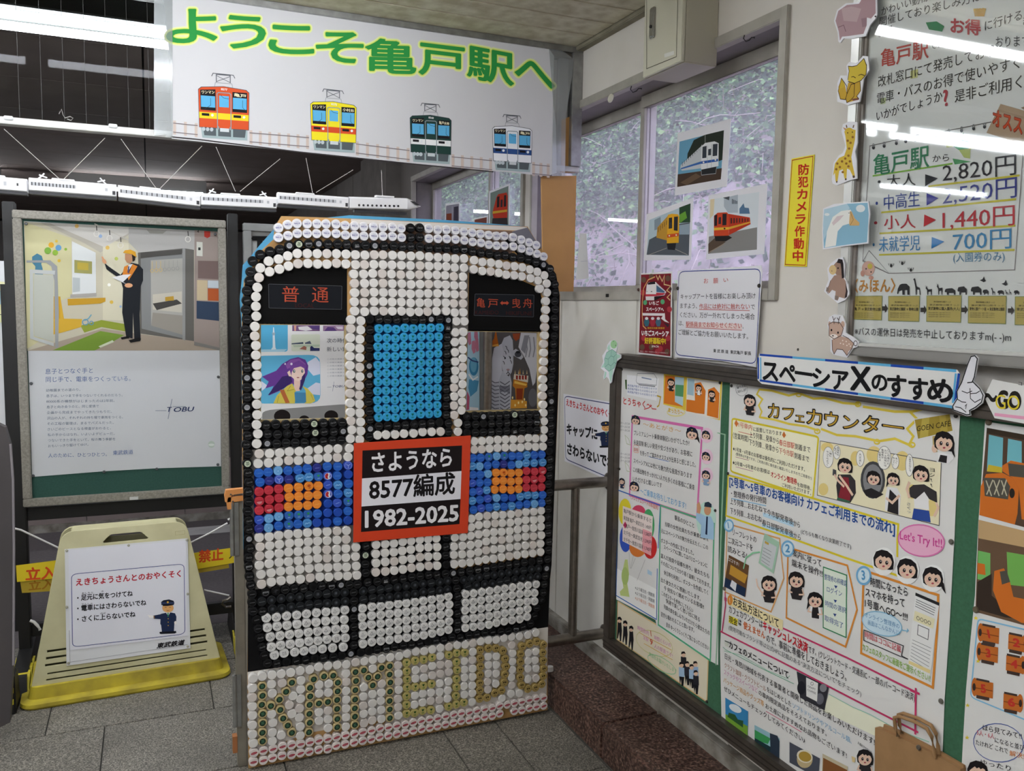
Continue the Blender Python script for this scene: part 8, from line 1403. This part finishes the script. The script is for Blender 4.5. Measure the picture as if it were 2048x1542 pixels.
for k in range(7): a.poly('4A2A26', [(585+k*27,1040+k*1),(600+k*26,1042),(600+k*26,1092-k*3),(585+k*27,1096-k*3)], 5)
a.build('photo_print', s)
# tape strip on the left pane and papers seen at the far window
a = wart(1.735).crop(1060, 0, 2.487); s = wsheet(a, [(248,1162),(280,1160),(292,1385),(228,1392)], 'white_paper_sheet', 'plain white paper taped in the lower left corner of the nearer window', 'paper')
a = wart(1.735).crop(1060, 0, 2.487); a.line('C8C6D0', [(252,1300),(286,1298)], .002, 1); a.build('paper_print', s)
def fphoto(pts, lab):
    a = wart(1.70).crop(700, 340, 4.452); return a, wsheet(a, pts, 'train_photograph', lab, 'photograph', M_paper2, 'photographs on the farther window')
a, s = fphoto([(1240,190),(1422,120),(1425,500),(1235,500)], 'photograph of a red train taped on the farther window behind the artwork')
a.poly('8A9A92', [(1250,205),(1410,142),(1412,500),(1246,500)], 1); a.poly('D04028', [(1305,240),(1320,215),(1395,200),(1405,235),(1400,430),(1280,440),(1268,380)], 2); a.poly('2A2226', [(1310,240),(1332,232),(1330,330),(1308,335)], 3); a.poly('2A2226', [(1372,225),(1392,222),(1390,325),(1370,328)], 3); a.poly('3A3036', [(1342,265),(1360,262),(1358,330),(1340,332)], 3); a.poly('E8B83A', [(1272,368),(1398,352),(1398,372),(1270,390)], 3); a.poly('3A3434', [(1270,430),(1400,425),(1405,500),(1262,500)], 2); a.build('photo_print', s)
a, s = fphoto([(850,300),(978,282),(978,475),(845,475)], 'photograph with vertical shapes on the left pane of the farther window')
a.poly('A8A4B4', [(858,318),(970,300),(970,475),(852,475)], 1); a.poly('9A4A2E', [(860,390),(905,385),(905,475),(858,475)], 2); a.poly('4A4456', [(925,330),(965,322),(965,475),(922,475)], 2); a.line('D8D8E0', [(910,320),(912,470)], .006, 3); a.build('photo_print', s)
a, s = fphoto([(1102,432),(1228,408),(1226,500),(1098,500)], 'small brick red photograph at the bottom of the farther window')
a.poly('9A5A4E', [(1110,442),(1218,420),(1216,500),(1106,500)], 1); [a.line('6A3A32', [(1110,455+k*14),(1218,434+k*14)], .0025, 2) for k in range(4)]; a.build('photo_print', s)
# ------------------------------------------------------------------ electric cabinet above the window
cb = empty('wall_cabinet', (1.54, 2.34, 2.224), 'beige steel wall cabinet with a chrome handle hanging above the window', 'cabinet')
M_cab = mat('beige_enamel', 'CFCCBA', .35); M_cs = mat('beige_enamel_shade', 'B8B3A2', .45)  # body is the door's paint with its shade put into a darker beige
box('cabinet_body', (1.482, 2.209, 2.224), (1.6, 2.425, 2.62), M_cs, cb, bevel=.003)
dr = box('door', (1.472, 2.209, 2.226), (1.483, 2.425, 2.62), M_cab, cb, bevel=.002)
a = wart(1.4715).crop(1060, 0, 2.487); a.line('5A5648', [(580,-120),(580,342),(728,282),(738,-120)], .0022, 1).poly('E4E4DE', [(668,268),(716,252),(717,272),(669,287)], 2); a.build('door_gap', dr)
P = PX(1306, 46, 1.470); MB().hull([(1.462, P.y-.011, P.z-.045), (1.471, P.y-.014, P.z-.048), (1.471, P.y+.014, P.z-.048), (1.462, P.y+.011, P.z-.045), (1.462, P.y-.011, P.z+.045), (1.471, P.y-.014, P.z+.048), (1.471, P.y+.014, P.z+.048), (1.462, P.y+.011, P.z+.045)], mat('chrome', 'D0D4D8', .15, 1)).build('door_handle', dr, bevel=.003, label='chrome flush handle')
MB().lathe((1.4615, P.y, P.z-.012), (-1, 0, 0), [(.005, 0), (.005, .002)], mat('keyhole', '1A1A1A', .5), 12).build('lock', dr)
# hooks, disc, small wall marks
for (u, v), lab in (((1496, 76), 'black wire S hook on the window head right of the cabinet'), ((1270, 178), 'black wire S hook on the window head left of the cabinet')):
    k = 1.0; pts = [(u-7, v-6), (u-9, v+1), (u-4, v+7), (u+3, v+4), (u+7, v-1), (u+13, v-1), (u+13, v+1)]
    MB().tube([PX(x, y, 1.582) for x, y in pts], .0018, mat('hook_black', '1E1A18', .5), 6).build('wire_hook', None, lab, 'hook', 'wire hooks on the window head')
p = PX(1223, 197, 1.585); MB().lathe(p, (-1, 0, .2), [(.016, 0), (.017, .004), (.014, .008)], mat('cream_disc', 'D8D4C4', .4), 16).build('plastic_disc', None, 'round cream plastic disc stuck at the left of the window head', 'disc')
p = PX(1217, 591, 1.592); box('black_bracket', (1.585, p.y-.009, p.z-.006), (1.594, p.y+.009, p.z+.006), M_black, None, label='tiny black bracket on the wall panel under the window', cat='bracket')
for (u, v), lab in (((1570,191), 'upper small screw head on the wall left of the yellow notice'), ((1556,435), 'lower small screw head on the wall left of the yellow notice'), ((1596,699), 'small screw head on the wall under the yellow notice')):
    MB().lathe(PX(u, v, 1.6), (-1, 0, 0), [(.004, 0), (.003, .0015)], mat('screw', '3A3430', .5), 8).build('screw_head', None, lab, 'screw', 'screw heads on the wall')
# ------------------------------------------------------------------ steel rail between artwork and board
rl = empty('steel_rail', (1.4, 2.79, .2), 'brushed steel pipe rail joining the end of the green board beside the step', 'rail')
MB().tube([(.6, 2.79, .835), (1.60, 2.79, .835)], .0205, M_steel, 16).build('top_pipe', rl); MB().tube([(.6, 2.79, .240), (1.60, 2.79, .240)], .0205, M_steel, 16).build('bottom_pipe', rl)
MB().tube([(1.455, 2.79, .24), (1.455, 2.79, .835)], .0165, M_steel, 14).build('upright', rl); MB().tube([(.9, 2.79, .24), (.9, 2.79, .835)], .0165, M_steel, 14).build('upright', rl)
for z in (.835, .24): MB().lathe((1.598, 2.79, z), (-1, 0, 0), [(.034, 0), (.034, .006), (.024, .012)], M_steel, 18).build('flange', rl)
# debris on the floor
dm = MB(); rr = random.Random(9)
for k in range(60):
    X = rr.uniform(1.36, 1.55); Y = rr.uniform(1.7, 2.8); s = rr.uniform(.0012, .004); a0 = rr.random()*6
    dm.add([(X+s*math.cos(a0+q), Y+s*.6*math.sin(a0+q), .1236) for q in (0, 2, 4)], [(0, 1, 2)], mat('paint_flake', 'B9B2AA', .8))
dm.build('paint_flakes', None, 'pale paint flakes scattered on the red granite step', 'flakes', kind='stuff')
